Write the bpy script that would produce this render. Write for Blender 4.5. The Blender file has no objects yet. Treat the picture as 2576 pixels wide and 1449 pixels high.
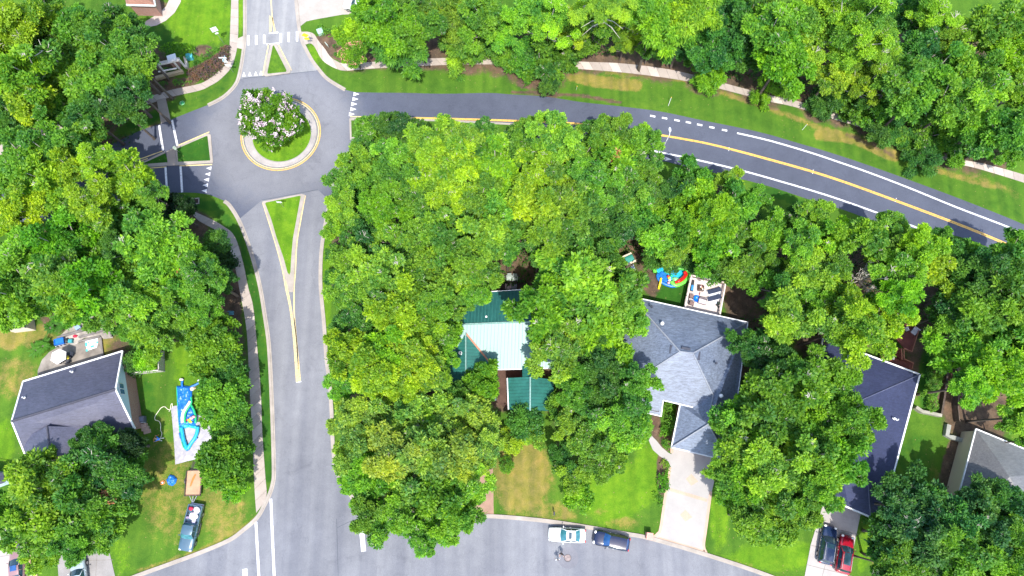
import bpy, bmesh, math, random
import numpy as np
from mathutils import Vector, Matrix

# ------------------------------------------------------------------ camera, sky, sun, exposure
R = math.radians
scene = bpy.context.scene
COL = scene.collection
H = 95.0
TILT = R(14.0)
FPX = 24.0 / 36.0 * 2576.0
cam_d = bpy.data.cameras.new("camera")
cam_d.sensor_width = 36.0
cam_d.lens = 24.0
cam_d.clip_start = 1.0
cam_d.clip_end = 6000.0
cam = bpy.data.objects.new("camera", cam_d)
COL.objects.link(cam)
cam.location = (0, 0, H)
cam.rotation_euler = (TILT, 0, 0)
scene.camera = cam

SUN_EL = R(64.0)
SUN_DIR = Vector((0.12 * math.cos(SUN_EL), -0.987 * math.cos(SUN_EL), math.sin(SUN_EL))).normalized()
world = bpy.data.worlds.new("World")
scene.world = world
world.use_nodes = True
wn = world.node_tree
bg = wn.nodes["Background"]
sky = wn.nodes.new("ShaderNodeTexSky")
sky.sky_type = 'NISHITA'
sky.sun_disc = False
sky.sun_elevation = SUN_EL
sky.sun_rotation = math.atan2(SUN_DIR.x, SUN_DIR.y)
sky.air_density = 1.0
sky.dust_density = 1.5
sky.ozone_density = 1.0
wn.links.new(sky.outputs[0], bg.inputs[0])
bg.inputs[1].default_value = 0.15
sun_d = bpy.data.lights.new("sun", 'SUN')
sun_d.energy = 2.4
sun_d.angle = R(0.6)
sun_d.color = (1.0, 0.955, 0.88)
sun = bpy.data.objects.new("sun", sun_d)
COL.objects.link(sun)
sun.rotation_euler = SUN_DIR.to_track_quat('Z', 'Y').to_euler()
sun.location = (0, 0, 150)

scene.view_settings.view_transform = 'Standard'
scene.view_settings.look = 'None'
scene.view_settings.exposure = 1.42
scene.view_settings.gamma = 1.0

# ------------------------------------------------------------------ photo pixel -> ground point at height z
CT, ST = math.cos(TILT), math.sin(TILT)
def P(x, y, z=0.0):
    dx, dy = x - 1288.0, 724.5 - y
    Y = dy * CT + FPX * ST
    Z = dy * ST - FPX * CT
    t = (H - z) / (-Z)
    return (dx * t, Y * t)
def P3(x, y, z=0.0):
    a = P(x, y, z)
    return (a[0], a[1], z)
def pix(X, Y, Zw=0.0):
    # numpy arrays or floats: world -> picture coordinates
    y = Y; z = Zw - H
    yc = y * CT + z * ST
    zc = -y * ST + z * CT
    return X / (-zc) * FPX + 1288.0, 724.5 - yc / (-zc) * FPX
def scale_at(y, z=0.0):
    a = P(1288, y, z); b = P(1289, y, z)
    return b[0] - a[0]

# crop helpers: coordinates read in an enlarged crop of the photograph
def crop(x0, y0, zoom):
    return lambda x, y: ((x0 + x / zoom) * 2576.0 / 3072.0, (y0 + y / zoom) * 2576.0 / 3072.0)
Z7 = crop(440, 80, 6.587)
Z5 = crop(880, 80, 9.058)
ZR = crop(700, 100, 3.2925)
ZW = crop(400, 360, 6.0385)
ZD = crop(1860, 760, 7.244)
ZE = crop(2600, 920, 7.246)
ZF = crop(2640, 1240, 5.963)
ZP = crop(100, 920, 6.585)
ZS = crop(480, 1100, 4.83)
ZT = crop(420, 1280, 3.623)
ZH = crop(380, 1080, 5.175)
ZV = crop(1930, 1320, 4.528)
ZC = crop(1640, 1560, 9.058)
ZK = crop(1500, 800, 14.49)
def TL(c, r):
    return lambda x, y: (c * 644.0 + x / 4.0, r * 362.25 + y / 4.0)

rng = np.random.default_rng(7)
random.seed(7)

# ------------------------------------------------------------------ materials
def newmat(name):
    m = bpy.data.materials.new(name)
    m.use_nodes = True
    return m, m.node_tree, m.node_tree.nodes["Principled BSDF"]
def N(nt, t, **kw):
    n = nt.nodes.new(t)
    for k, v in kw.items():
        setattr(n, k, v)
    return n
def ramp(nt, fac, stops):
    r = nt.nodes.new("ShaderNodeValToRGB")
    els = r.color_ramp.elements
    while len(els) < len(stops):
        els.new(0.5)
    for e, (p, c) in zip(els, stops):
        e.position = p
        e.color = (c[0], c[1], c[2], 1)
    nt.links.new(fac, r.inputs[0])
    return r.outputs[0]
def noise(nt, scale, detail=6, rough=0.55, vec=None, dist=0.0):
    n = nt.nodes.new("ShaderNodeTexNoise")
    n.inputs["Scale"].default_value = scale
    n.inputs["Detail"].default_value = detail
    n.inputs["Roughness"].default_value = rough
    n.inputs["Distortion"].default_value = dist
    if vec is None:
        g = nt.nodes.new("ShaderNodeNewGeometry")
        vec = g.outputs["Position"]
    nt.links.new(vec, n.inputs["Vector"])
    return n.outputs["Fac"]
def mixc(nt, fac, a, b, mode='MIX'):
    m = nt.nodes.new("ShaderNodeMix")
    m.data_type = 'RGBA'
    m.blend_type = mode
    for s, v in ((m.inputs[0], fac), (m.inputs[6], a), (m.inputs[7], b)):
        if isinstance(v, bpy.types.NodeSocket):
            nt.links.new(v, s)
        elif isinstance(v, (int, float)):
            s.default_value = v
        else:
            s.default_value = (v[0], v[1], v[2], 1)
    return m.outputs[2]
def math_(nt, op, a, b=None, clamp=False):
    m = nt.nodes.new("ShaderNodeMath")
    m.operation = op
    m.use_clamp = clamp
    for s, v in ((m.inputs[0], a), (m.inputs[1], b)):
        if v is None: continue
        if isinstance(v, bpy.types.NodeSocket):
            nt.links.new(v, s)
        else:
            s.default_value = v
    return m.outputs[0]
def bump(nt, bsdf, h, strength=0.3, dist=0.05):
    b = nt.nodes.new("ShaderNodeBump")
    b.inputs["Strength"].default_value = strength
    b.inputs["Distance"].default_value = dist
    nt.links.new(h, b.inputs["Height"])
    nt.links.new(b.outputs[0], bsdf.inputs["Normal"])
def spec(bsdf, v):
    bsdf.inputs["Specular IOR Level"].default_value = v

MATS = {}
def plain(name, c, rough=0.6, metal=0.0, var=0.12, vs=3.0, coat=0.0, bmp=0.0):
    """a painted or raw surface with mild procedural wear"""
    if name in MATS: return MATS[name]
    m, nt, b = newmat(name)
    tc = nt.nodes.new("ShaderNodeTexCoord")
    n = noise(nt, vs, 5, 0.6, tc.outputs["Object"])
    d = tuple(max(0, v * (1 - var * 1.6)) for v in c)
    l = tuple(min(1, v * (1 + var)) for v in c)
    nt.links.new(ramp(nt, n, [(0.3, d), (0.7, l)]), b.inputs["Base Color"])
    b.inputs["Roughness"].default_value = rough
    b.inputs["Metallic"].default_value = metal
    b.inputs["Coat Weight"].default_value = coat
    if bmp: bump(nt, b, n, bmp)
    MATS[name] = m
    return m

def mat_asphalt(name, base, lo=0.8, hi=1.2, tint=(1, 1, 1), streak=None, stain=0.5, fine=18.0, worn=None):
    m, nt, b = newmat(name)
    g = nt.nodes.new("ShaderNodeNewGeometry")
    big = noise(nt, 0.06, 4, 0.5, g.outputs["Position"])
    mid = noise(nt, 0.55, 6, 0.6, g.outputs["Position"])
    fin = noise(nt, fine, 2, 0.7, g.outputs["Position"])
    c1 = ramp(nt, big, [(0.35, tuple(v * lo for v in base)), (0.65, tuple(v * hi for v in base))])
    if worn:
        # asphalt polished and dusted pale by traffic within a radius of the roundabout
        cx, cy, r0, r1, col = worn
        dv_ = nt.nodes.new("ShaderNodeVectorMath"); dv_.operation = 'DISTANCE'; dv_.inputs[1].default_value = (cx, cy, 0)
        nt.links.new(g.outputs["Position"], dv_.inputs[0])
        dd = math_(nt, 'ADD', dv_.outputs["Value"], math_(nt, 'MULTIPLY', math_(nt, 'SUBTRACT', mid, 0.5), 5.0))
        mr_ = nt.nodes.new("ShaderNodeMapRange"); mr_.interpolation_type = 'SMOOTHSTEP'; mr_.inputs[1].default_value = r1; mr_.inputs[2].default_value = r0
        nt.links.new(dd, mr_.inputs[0])
        cw = ramp(nt, big, [(0.35, tuple(v * .86 for v in col)), (0.65, tuple(v * 1.14 for v in col))])
        c1 = mixc(nt, mr_.outputs[0], c1, cw)
    c2 = ramp(nt, mid, [(0.3, (0.90, 0.90, 0.91)), (0.7, (1.07, 1.07, 1.06))])
    c3 = ramp(nt, fin, [(0.3, (0.80, 0.80, 0.80)), (0.75, (1.22, 1.22, 1.22))])
    c = mixc(nt, 1.0, c1, c2, 'MULTIPLY')
    c = mixc(nt, 1.0, c, c3, 'MULTIPLY')
    if streak:
        mp = nt.nodes.new("ShaderNodeMapping")
        mp.inputs["Scale"].default_value = streak
        nt.links.new(g.outputs["Position"], mp.inputs["Vector"])
        st = noise(nt, 1.0, 3, 0.5, mp.outputs[0])
        c = mixc(nt, 1.0, c, ramp(nt, st, [(0.35, (0.86, 0.87, 0.90)), (0.65, (1.12, 1.12, 1.10))]), 'MULTIPLY')
    sn = noise(nt, 0.28, 8, 0.75, g.outputs["Position"], 0.6)
    c = mixc(nt, stain, c, ramp(nt, sn, [(0.30, (0.55, 0.55, 0.58)), (0.44, (1, 1, 1))]), 'MULTIPLY')
    # hairline cracks and sealed joints
    v = nt.nodes.new("ShaderNodeTexVoronoi")
    v.feature = 'DISTANCE_TO_EDGE'
    v.inputs["Scale"].default_value = 0.11
    wob = nt.nodes.new("ShaderNodeTexNoise"); wob.inputs["Scale"].default_value = 0.5; wob.inputs["Detail"].default_value = 5
    nt.links.new(g.outputs["Position"], wob.inputs["Vector"])
    ad = nt.nodes.new("ShaderNodeMix"); ad.data_type = 'VECTOR'; ad.inputs[0].default_value = 0.75
    nt.links.new(g.outputs["Position"], ad.inputs[4])
    vm = nt.nodes.new("ShaderNodeVectorMath"); vm.operation = 'MULTIPLY_ADD'
    vm.inputs[1].default_value = (5, 5, 0)
    nt.links.new(wob.outputs["Color"], vm.inputs[0]); nt.links.new(g.outputs["Position"], vm.inputs[2])
    nt.links.new(vm.outputs[0], v.inputs["Vector"])
    crk = ramp(nt, v.outputs["Distance"], [(0.0, (0.84, 0.84, 0.84)), (0.006, (1, 1, 1))])
    c = mixc(nt, 0.8, c, crk, 'MULTIPLY')
    nt.links.new(c, b.inputs["Base Color"])
    b.inputs["Roughness"].default_value = 0.86
    spec(b, 0.25)
    bump(nt, b, fin, 0.15, 0.02)
    return m
M_NEW = mat_asphalt("asphalt_dark_blue", (0.080, 0.090, 0.124), 0.9, 1.12, worn=(*P(703, 330), 9.0, 14.5, (0.172, 0.176, 0.196)))
M_ROUND = M_NEW
M_SOUTH = mat_asphalt("asphalt_grey_wheel_tracks", (0.170, 0.174, 0.192), 0.92, 1.15, streak=(0.55, 0.02, 1))
M_NORTH = mat_asphalt("asphalt_bleached", (0.245, 0.245, 0.25), 0.92, 1.08, streak=(0.7, 0.03, 1), stain=0.25)

def mat_concrete(name, base, var=0.1, attr=False, stain=0.6):
    m, nt, b = newmat(name)
    g = nt.nodes.new("ShaderNodeNewGeometry")
    n1 = noise(nt, 0.5, 6, 0.65, g.outputs["Position"])
    n2 = noise(nt, 9, 3, 0.6, g.outputs["Position"])
    c = ramp(nt, n1, [(0.3, tuple(v * (1 - var * 2) for v in base)), (0.7, tuple(min(.95, v * (1 + var)) for v in base))])
    c = mixc(nt, stain, c, ramp(nt, n2, [(0.3, (0.85, 0.84, 0.82)), (0.7, (1.06, 1.06, 1.06))]), 'MULTIPLY')
    if attr:
        a = nt.nodes.new("ShaderNodeAttribute"); a.attribute_name = "slab"
        c = mixc(nt, 1.0, c, a.outputs["Color"], 'MULTIPLY')
    nt.links.new(c, b.inputs["Base Color"])
    b.inputs["Roughness"].default_value = 0.85
    spec(b, 0.2)
    return m
M_WALK = mat_concrete("concrete_sidewalk", (0.40, 0.342, 0.298), 0.08, True)
M_KERB = mat_concrete("concrete_kerb", (0.36, 0.32, 0.28), 0.12)
M_APRON = mat_concrete("concrete_apron", (0.36, 0.335, 0.32), 0.12)
M_DRIVE = mat_concrete("concrete_white_driveway", (0.37, 0.35, 0.335), 0.05, False, 0.3)
M_DRIVE2 = mat_concrete("concrete_driveway", (0.40, 0.37, 0.355), 0.08)
M_DRIVE3 = mat_concrete("concrete_grey_driveway", (0.28, 0.265, 0.26), 0.1)
M_PINK = mat_concrete("pink_stained_concrete", (0.50, 0.345, 0.265), 0.06)
M_CLAY = mat_concrete("bare_clay_strip", (0.33, 0.21, 0.15), 0.12)
M_PATIO = mat_concrete("weathered_patio_concrete", (0.27, 0.24, 0.21), 0.25)
M_PEBBLE = mat_concrete("pebble_bed", (0.42, 0.38, 0.34), 0.3, False, 1.0)

def mat_paint(name, c):
    m, nt, b = newmat(name)
    g = nt.nodes.new("ShaderNodeNewGeometry")
    n = noise(nt, 3.5, 8, 0.8, g.outputs["Position"])
    f = ramp(nt, n, [(0.34, tuple(v * 0.42 for v in c)), (0.50, tuple(v * .88 for v in c)), (0.8, tuple(min(0.95, v * 1.06) for v in c))])
    nt.links.new(f, b.inputs["Base Color"])
    b.inputs["Roughness"].default_value = 0.7
    return m
M_WHITE = mat_paint("road_paint_white", (0.78, 0.78, 0.80))
M_YELLOW = mat_paint("road_paint_yellow", (0.78, 0.46, 0.10))
M_CREAM = mat_paint("road_paint_faded_yellow", (0.80, 0.62, 0.28))

def mat_ground():
    m, nt, b = newmat("lawn_and_soil")
    g = nt.nodes.new("ShaderNodeNewGeometry")
    pos = g.outputs["Position"]
    def A(n):
        a = nt.nodes.new("ShaderNodeAttribute"); a.attribute_name = n
        return a.outputs["Fac"]
    n_fine = noise(nt, 7, 4, 0.75, pos)
    n_mid = noise(nt, 0.9, 6, 0.65, pos)
    n_big = noise(nt, 0.12, 4, 0.5, pos)
    grass = ramp(nt, n_big, [(0.3, (0.052, 0.128, 0.014)), (0.7, (0.078, 0.165, 0.018))])
    lush = ramp(nt, n_mid, [(0.3, (0.075, 0.185, 0.010)), (0.7, (0.120, 0.235, 0.014))])
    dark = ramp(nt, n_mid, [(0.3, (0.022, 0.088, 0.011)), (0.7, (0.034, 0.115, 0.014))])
    dry = ramp(nt, n_mid, [(0.3, (0.150, 0.155, 0.026)), (0.7, (0.240, 0.195, 0.060))])
    soil = ramp(nt, n_mid, [(0.25, (0.060, 0.040, 0.030)), (0.6, (0.130, 0.090, 0.062)), (0.8, (0.215, 0.155, 0.108))])
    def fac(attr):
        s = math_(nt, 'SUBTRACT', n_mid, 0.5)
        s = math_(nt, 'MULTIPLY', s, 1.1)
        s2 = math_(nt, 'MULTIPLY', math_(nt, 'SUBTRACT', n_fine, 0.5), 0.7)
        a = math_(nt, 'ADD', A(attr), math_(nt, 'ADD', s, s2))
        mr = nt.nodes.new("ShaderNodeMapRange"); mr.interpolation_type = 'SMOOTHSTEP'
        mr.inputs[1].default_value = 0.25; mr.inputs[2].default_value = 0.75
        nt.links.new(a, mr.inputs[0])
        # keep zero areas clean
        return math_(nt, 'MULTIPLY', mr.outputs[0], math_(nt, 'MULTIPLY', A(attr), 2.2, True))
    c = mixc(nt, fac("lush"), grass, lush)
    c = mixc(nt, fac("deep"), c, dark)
    c = mixc(nt, fac("dry"), c, dry)
    c = mixc(nt, fac("soil"), c, soil)
    c = mixc(nt, 1.0, c, ramp(nt, n_fine, [(0.25, (0.66, 0.70, 0.66)), (0.75, (1.28, 1.24, 1.28))]), 'MULTIPLY')
    # mowing stripes, clover patches and specks of fallen leaf
    mp = nt.nodes.new("ShaderNodeMapping"); mp.inputs["Rotation"].default_value = (0, 0, R(9)); mp.inputs["Scale"].default_value = (0.85, 0.03, 1)
    nt.links.new(pos, mp.inputs["Vector"]); st = noise(nt, 1.0, 1, 0.4, mp.outputs[0])
    c = mixc(nt, 1.0, c, ramp(nt, st, [(0.40, (0.86, 0.88, 0.90)), (0.60, (1.10, 1.08, 1.0))]), 'MULTIPLY')
    n_p = noise(nt, 0.42, 7, 0.7, pos, 0.8)
    c = mixc(nt, 0.8, c, ramp(nt, n_p, [(0.34, (0.70, 0.78, 0.80)), (0.5, (1, 1, 1)), (0.66, (1.28, 1.12, 1.10))]), 'MULTIPLY')
    vo = nt.nodes.new("ShaderNodeTexVoronoi"); vo.inputs["Scale"].default_value = 1.3; nt.links.new(pos, vo.inputs["Vector"])
    c = mixc(nt, ramp(nt, vo.outputs["Distance"], [(0.05, (0.8,) * 3), (0.10, (0, 0, 0))]), c, (0.28, 0.20, 0.09))
    nt.links.new(c, b.inputs["Base Color"])
    b.inputs["Roughness"].default_value = 0.95
    spec(b, 0.1)
    bump(nt, b, n_fine, 0.5, 0.06)
    return m
M_GROUND = mat_ground()

def mat_leaf(name):
    m, nt, b = newmat(name)
    oi = nt.nodes.new("ShaderNodeObjectInfo")
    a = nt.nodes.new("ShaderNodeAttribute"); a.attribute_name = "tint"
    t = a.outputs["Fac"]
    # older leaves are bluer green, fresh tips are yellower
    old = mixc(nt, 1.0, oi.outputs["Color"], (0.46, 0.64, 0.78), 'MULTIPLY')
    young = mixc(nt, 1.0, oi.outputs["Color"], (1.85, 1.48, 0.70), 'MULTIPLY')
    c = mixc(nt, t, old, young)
    # whole boughs of newer, yellower growth
    g = nt.nodes.new("ShaderNodeNewGeometry")
    nb = noise(nt, 0.30, 3, 0.5, g.outputs["Position"])
    c = mixc(nt, 1.0, c, ramp(nt, nb, [(0.36, (0.78, 0.86, 1.0)), (0.50, (1, 1, 1)), (0.66, (1.20, 1.12, 0.85))]), 'MULTIPLY')
    nt.links.new(c, b.inputs["Base Color"])
    b.inputs["Roughness"].default_value = 0.55
    spec(b, 0.35)
    tr = nt.nodes.new("ShaderNodeBsdfTranslucent")
    tc = mixc(nt, 1.0, c, (1.30, 1.40, 0.45), 'MULTIPLY')
    nt.links.new(tc, tr.inputs["Color"])
    mx = nt.nodes.new("ShaderNodeMixShader"); mx.inputs[0].default_value = 0.40
    nt.links.new(b.outputs[0], mx.inputs[1]); nt.links.new(tr.outputs[0], mx.inputs[2])
    nt.links.new(mx.outputs[0], nt.nodes["Material Output"].inputs[0])
    return m
M_LEAF = mat_leaf("leaves")
M_BARK = plain("bark_grey_brown", (0.13, 0.10, 0.08), 0.9, var=0.3, vs=4, bmp=0.4)
M_TWIG = plain("pale_bark", (0.46, 0.42, 0.36), 0.85, var=0.25, vs=4)

def mat_shingle(name, base, contrast=0.35, rough=0.72):
    m, nt, b = newmat(name)
    g = nt.nodes.new("ShaderNodeNewGeometry")
    tc = nt.nodes.new("ShaderNodeTexCoord")
    mp = nt.nodes.new("ShaderNodeMapping"); mp.inputs["Scale"].default_value = (1.2, 4.5, 4.5)
    mp.inputs["Rotation"].default_value = (0, 0, R(12))
    nt.links.new(tc.outputs["Object"], mp.inputs["Vector"])
    n1 = noise(nt, 1.1, 5, 0.7, mp.outputs[0], 0.5)
    n2 = noise(nt, 0.25, 4, 0.6, tc.outputs["Object"])
    n3 = noise(nt, 14, 2, 0.6, tc.outputs["Object"])
    c = ramp(nt, n1, [(0.36, tuple(v * (1 - contrast) for v in base)), (0.62, tuple(v * (1 + contrast * 0.45) for v in base))])
    c = mixc(nt, 1.0, c, ramp(nt, n2, [(0.3, (0.82, 0.83, 0.86)), (0.7, (1.16, 1.14, 1.10))]), 'MULTIPLY')
    c = mixc(nt, 1.0, c, ramp(nt, n3, [(0.3, (0.8, 0.8, 0.8)), (0.7, (1.2, 1.2, 1.2))]), 'MULTIPLY')
    nt.links.new(c, b.inputs["Base Color"])
    b.inputs["Roughness"].default_value = rough
    spec(b, 0.75 if rough < .6 else .35)
    bump(nt, b, n1, 0.25, 0.03)
    return m
def mat_brick(name="red_brick", c1=(0.27, 0.095, 0.07), c2=(0.38, 0.16, 0.11)):
    m, nt, b = newmat(name)
    tc = nt.nodes.new("ShaderNodeTexCoord")
    cmb = nt.nodes.new("ShaderNodeSeparateXYZ"); nt.links.new(tc.outputs["Object"], cmb.inputs[0])
    cc = nt.nodes.new("ShaderNodeCombineXYZ")
    nt.links.new(math_(nt, 'ADD', cmb.outputs[0], cmb.outputs[1]), cc.inputs[0]); nt.links.new(cmb.outputs[2], cc.inputs[1])
    br = nt.nodes.new("ShaderNodeTexBrick")
    br.inputs["Scale"].default_value = 1.0
    br.inputs["Brick Width"].default_value = 0.22; br.inputs["Row Height"].default_value = 0.075
    br.inputs["Mortar Size"].default_value = 0.01
    br.inputs["Color1"].default_value = (*c1, 1); br.inputs["Color2"].default_value = (*c2, 1)
    br.inputs["Mortar"].default_value = (0.42, 0.36, 0.32, 1)
    nt.links.new(cc.outputs[0], br.inputs["Vector"])
    nt.links.new(br.outputs[0], b.inputs["Base Color"])
    b.inputs["Roughness"].default_value = 0.85
    return m
def mat_boards(name, c, axis='X', width=0.14, dark=0.55, metal=0.0, rough=0.6, local=True):
    m, nt, b = newmat(name)
    b.inputs["Coat Weight"].default_value = 0.5 if metal else 0.0
    b.inputs["Coat Roughness"].default_value = 0.38
    tc = nt.nodes.new("ShaderNodeTexCoord")
    s = nt.nodes.new("ShaderNodeSeparateXYZ"); nt.links.new(tc.outputs["Object"], s.inputs[0])
    v = s.outputs[{'X': 1, 'Y': 0, 'Z': 2}[axis]]
    fr = math_(nt, 'FRACT', math_(nt, 'MULTIPLY', v, 1.0 / width))
    j = ramp(nt, fr, [(0.0, (dark,) * 3), (0.10, (1, 1, 1)), (0.9, (1.0, 1.0, 1.0)), (1.0, (dark,) * 3)])
    n1 = noise(nt, 1.2, 5, 0.6, tc.outputs["Object"])
    cc = ramp(nt, n1, [(0.3, tuple(k * 0.78 for k in c)), (0.7, tuple(min(1, k * 1.15) for k in c))])
    nt.links.new(mixc(nt, 1.0, cc, j, 'MULTIPLY'), b.inputs["Base Color"])
    b.inputs["Roughness"].default_value = rough
    b.inputs["Metallic"].default_value = metal
    bump(nt, b, j, 0.4, 0.03)
    return m
M_BRICK = mat_brick()
def mat_glass(name, c=(0.02, 0.05, 0.07), rough=0.06):
    m, nt, b = newmat(name)
    tc = nt.nodes.new("ShaderNodeTexCoord")
    n = noise(nt, 1.5, 2, 0.5, tc.outputs["Object"])
    nt.links.new(ramp(nt, n, [(0.3, tuple(v * 0.7 for v in c)), (0.7, tuple(v * 1.3 for v in c))]), b.inputs["Base Color"])
    b.inputs["Roughness"].default_value = rough
    spec(b, 0.9)
    return m
M_GLASS = mat_glass("tinted_glass")
M_GLASS_TEAL = mat_glass("teal_tinted_glass", (0.04, 0.17, 0.20))
M_GLASS_BLUE = mat_glass("blue_tinted_glass", (0.02, 0.08, 0.24))
M_TYRE = plain("black_rubber", (0.025, 0.025, 0.027), 0.85)
M_RIM = plain("alloy_rim", (0.5, 0.5, 0.52), 0.35, 0.8)
M_WP = plain("white_paint", (0.78, 0.78, 0.77), 0.45, var=0.05)
M_BLACK = plain("black_paint", (0.03, 0.03, 0.035), 0.5)
M_METAL = plain("galvanised_metal", (0.5, 0.51, 0.52), 0.4, 0.7)
M_LAMP = plain("clear_lamp_lens", (0.75, 0.75, 0.72), 0.1)
M_REDLAMP = plain("red_lamp_lens", (0.45, 0.02, 0.02), 0.15)

# ------------------------------------------------------------------ mesh building
def catmull(pts, per=8, closed=False):
    pts = [tuple(p) for p in pts]
    n = len(pts); out = []
    if n < 3: return pts
    rngi = range(n if closed else n - 1)
    for i in rngi:
        p0 = pts[(i - 1) % n] if closed or i > 0 else pts[0]
        p1 = pts[i]; p2 = pts[(i + 1) % n]
        p3 = pts[(i + 2) % n] if closed or i + 2 < n else pts[-1]
        for k in range(per):
            t = k / per
            out.append(tuple(0.5 * ((2 * b) + (-a + c) * t + (2 * a - 5 * b + 4 * c - d) * t * t + (-a + 3 * b - 3 * c + d) * t ** 3)
                             for a, b, c, d in zip(p0, p1, p2, p3)))
    if not closed: out.append(pts[-1])
    return out

class MB:
    def __init__(s):
        s.v = []; s.f = []; s.m = []
    def face(s, pts, m=0):
        i = len(s.v); s.v += [tuple(p) for p in pts]
        s.f.append(tuple(range(i, i + len(pts)))); s.m.append(m)
        return s
    def raw(s, vs, fs, m=0):
        i = len(s.v); s.v += [tuple(p) for p in vs]
        for f in fs:
            s.f.append(tuple(i + k for k in f)); s.m.append(m)
        return s
    def prism(s, pts, z0, z1, m=0, top=True, bottom=False):
        n = len(pts)
        a = sum(pts[i][0] * pts[(i + 1) % n][1] - pts[(i + 1) % n][0] * pts[i][1] for i in range(n))
        if a < 0: pts = pts[::-1]
        vs = [(p[0], p[1], z0) for p in pts] + [(p[0], p[1], z1) for p in pts]
        fs = [(i, (i + 1) % n, (i + 1) % n + n, i + n) for i in range(n)]
        if top: fs.append(tuple(range(n, 2 * n)))
        if bottom: fs.append(tuple(range(n - 1, -1, -1)))
        return s.raw(vs, fs, m)
    def box(s, c, size, rz=0.0, m=0, M=None, bev=0.0):
        x, y, z = (k / 2 for k in size)
        if bev <= 0:
            vs = [Vector((a * x, b * y, d * z)) for d in (-1, 1) for b in (-1, 1) for a in (-1, 1)]
            fs = [(0, 2, 3, 1), (4, 5, 7, 6), (0, 1, 5, 4), (1, 3, 7, 5), (3, 2, 6, 7), (2, 0, 4, 6)]
        else:
            bm = bmesh.new(); bmesh.ops.create_cube(bm, size=1.0)
            for v in bm.verts: v.co = Vector((v.co.x * 2 * x, v.co.y * 2 * y, v.co.z * 2 * z))
            bmesh.ops.bevel(bm, geom=list(bm.edges), offset=bev, segments=2, affect='EDGES', profile=0.5)
            bm.verts.index_update()
            vs = [v.co.copy() for v in bm.verts]; fs = [tuple(v.index for v in f.verts) for f in bm.faces]
            bm.free()
        T = Matrix.Translation(Vector(c)) @ (M if M is not None else Matrix.Rotation(rz, 4, 'Z'))
        return s.raw([T @ v for v in vs], fs, m)
    def tube(s, pts, r, n=6, m=0, cap=True, closed=False):
        pts = [Vector(p) for p in pts]; k = len(pts)
        rr = r if isinstance(r, (list, tuple)) else [r] * k
        rings = []; up = Vector((0, 0, 1)); prev = None
        for i, p in enumerate(pts):
            d = (pts[(i + 1) % k] - pts[i - 1]) if (closed or 0 < i < k - 1) else (pts[1] - pts[0] if i == 0 else pts[-1] - pts[-2])
            if d.length < 1e-9: d = Vector((0, 0, 1))
            d.normalize()
            if prev is None:
                a = d.cross(up)
                if a.length < 1e-3: a = d.cross(Vector((1, 0, 0)))
            else:
                a = prev - d * prev.dot(d)
                if a.length < 1e-4: a = d.cross(up)
            a.normalize(); prev = a; b = d.cross(a)
            rings.append([p + (a * math.cos(2 * math.pi * j / n) + b * math.sin(2 * math.pi * j / n)) * rr[i] for j in range(n)])
        vs = [v for ring in rings for v in ring]
        fs = []
        for i in range(k if closed else k - 1):
            i2 = (i + 1) % k
            for j in range(n):
                fs.append((i * n + j, i * n + (j + 1) % n, i2 * n + (j + 1) % n, i2 * n + j))
        if cap and not closed:
            fs.append(tuple(range(n - 1, -1, -1))); fs.append(tuple((k - 1) * n + j for j in range(n)))
        return s.raw(vs, fs, m)
    def lathe(s, c, prof, n=16, m=0, M=None):
        """prof: (r, z) bottom to top"""
        vs = []
        for r, z in prof:
            for j in range(n):
                a = 2 * math.pi * j / n
                v = Vector((r * math.cos(a), r * math.sin(a), z))
                vs.append(v)
        fs = []
        for i in range(len(prof) - 1):
            for j in range(n):
                fs.append((i * n + j, i * n + (j + 1) % n, (i + 1) * n + (j + 1) % n, (i + 1) * n + j))
        fs.append(tuple(range(n - 1, -1, -1))); fs.append(tuple((len(prof) - 1) * n + j for j in range(n)))
        T = Matrix.Translation(Vector(c)) @ (M if M is not None else Matrix.Identity(4))
        return s.raw([T @ v for v in vs], fs, m)
    def ell(s, c, r, nu=14, nv=8, m=0, M=None):
        prof = [(math.sin(math.pi * i / nv), -math.cos(math.pi * i / nv)) for i in range(nv + 1)]
        prof[0] = (0.02, -1); prof[-1] = (0.02, 1)
        S = Matrix.Diagonal((*r, 1))
        return s.lathe(c, prof, nu, m, (M @ S) if M is not None else S)
    def ribbon(s, pts, w, z, m=0):
        """flat strip of width w along a world polyline"""
        pts = [Vector((p[0], p[1])) for p in pts]; L = []; Rr = []
        for i, p in enumerate(pts):
            d = pts[min(i + 1, len(pts) - 1)] - pts[max(i - 1, 0)]
            d.normalize(); nn = Vector((-d.y, d.x)) * (w / 2)
            L.append(p + nn); Rr.append(p - nn)
        for i in range(len(pts) - 1):
            s.face([(Rr[i].x, Rr[i].y, z), (Rr[i + 1].x, Rr[i + 1].y, z), (L[i + 1].x, L[i + 1].y, z), (L[i].x, L[i].y, z)], m)
        return s
    def rail(s, pts, w, z0, z1, m=0):
        """solid bar of rectangular section along a world polyline"""
        pts = [Vector((p[0], p[1])) for p in pts]; L = []; Rr = []
        for i, p in enumerate(pts):
            d = pts[min(i + 1, len(pts) - 1)] - pts[max(i - 1, 0)]
            d.normalize(); nn = Vector((-d.y, d.x)) * (w / 2)
            L.append(p + nn); Rr.append(p - nn)
        n = len(pts)
        vs = []
        for i in range(n):
            vs += [(Rr[i].x, Rr[i].y, z0), (Rr[i].x, Rr[i].y, z1), (L[i].x, L[i].y, z1), (L[i].x, L[i].y, z0)]
        fs = []
        for i in range(n - 1):
            a, b2 = i * 4, (i + 1) * 4
            fs += [(a, b2, b2 + 1, a + 1), (a + 1, b2 + 1, b2 + 2, a + 2), (a + 2, b2 + 2, b2 + 3, a + 3)]
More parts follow.
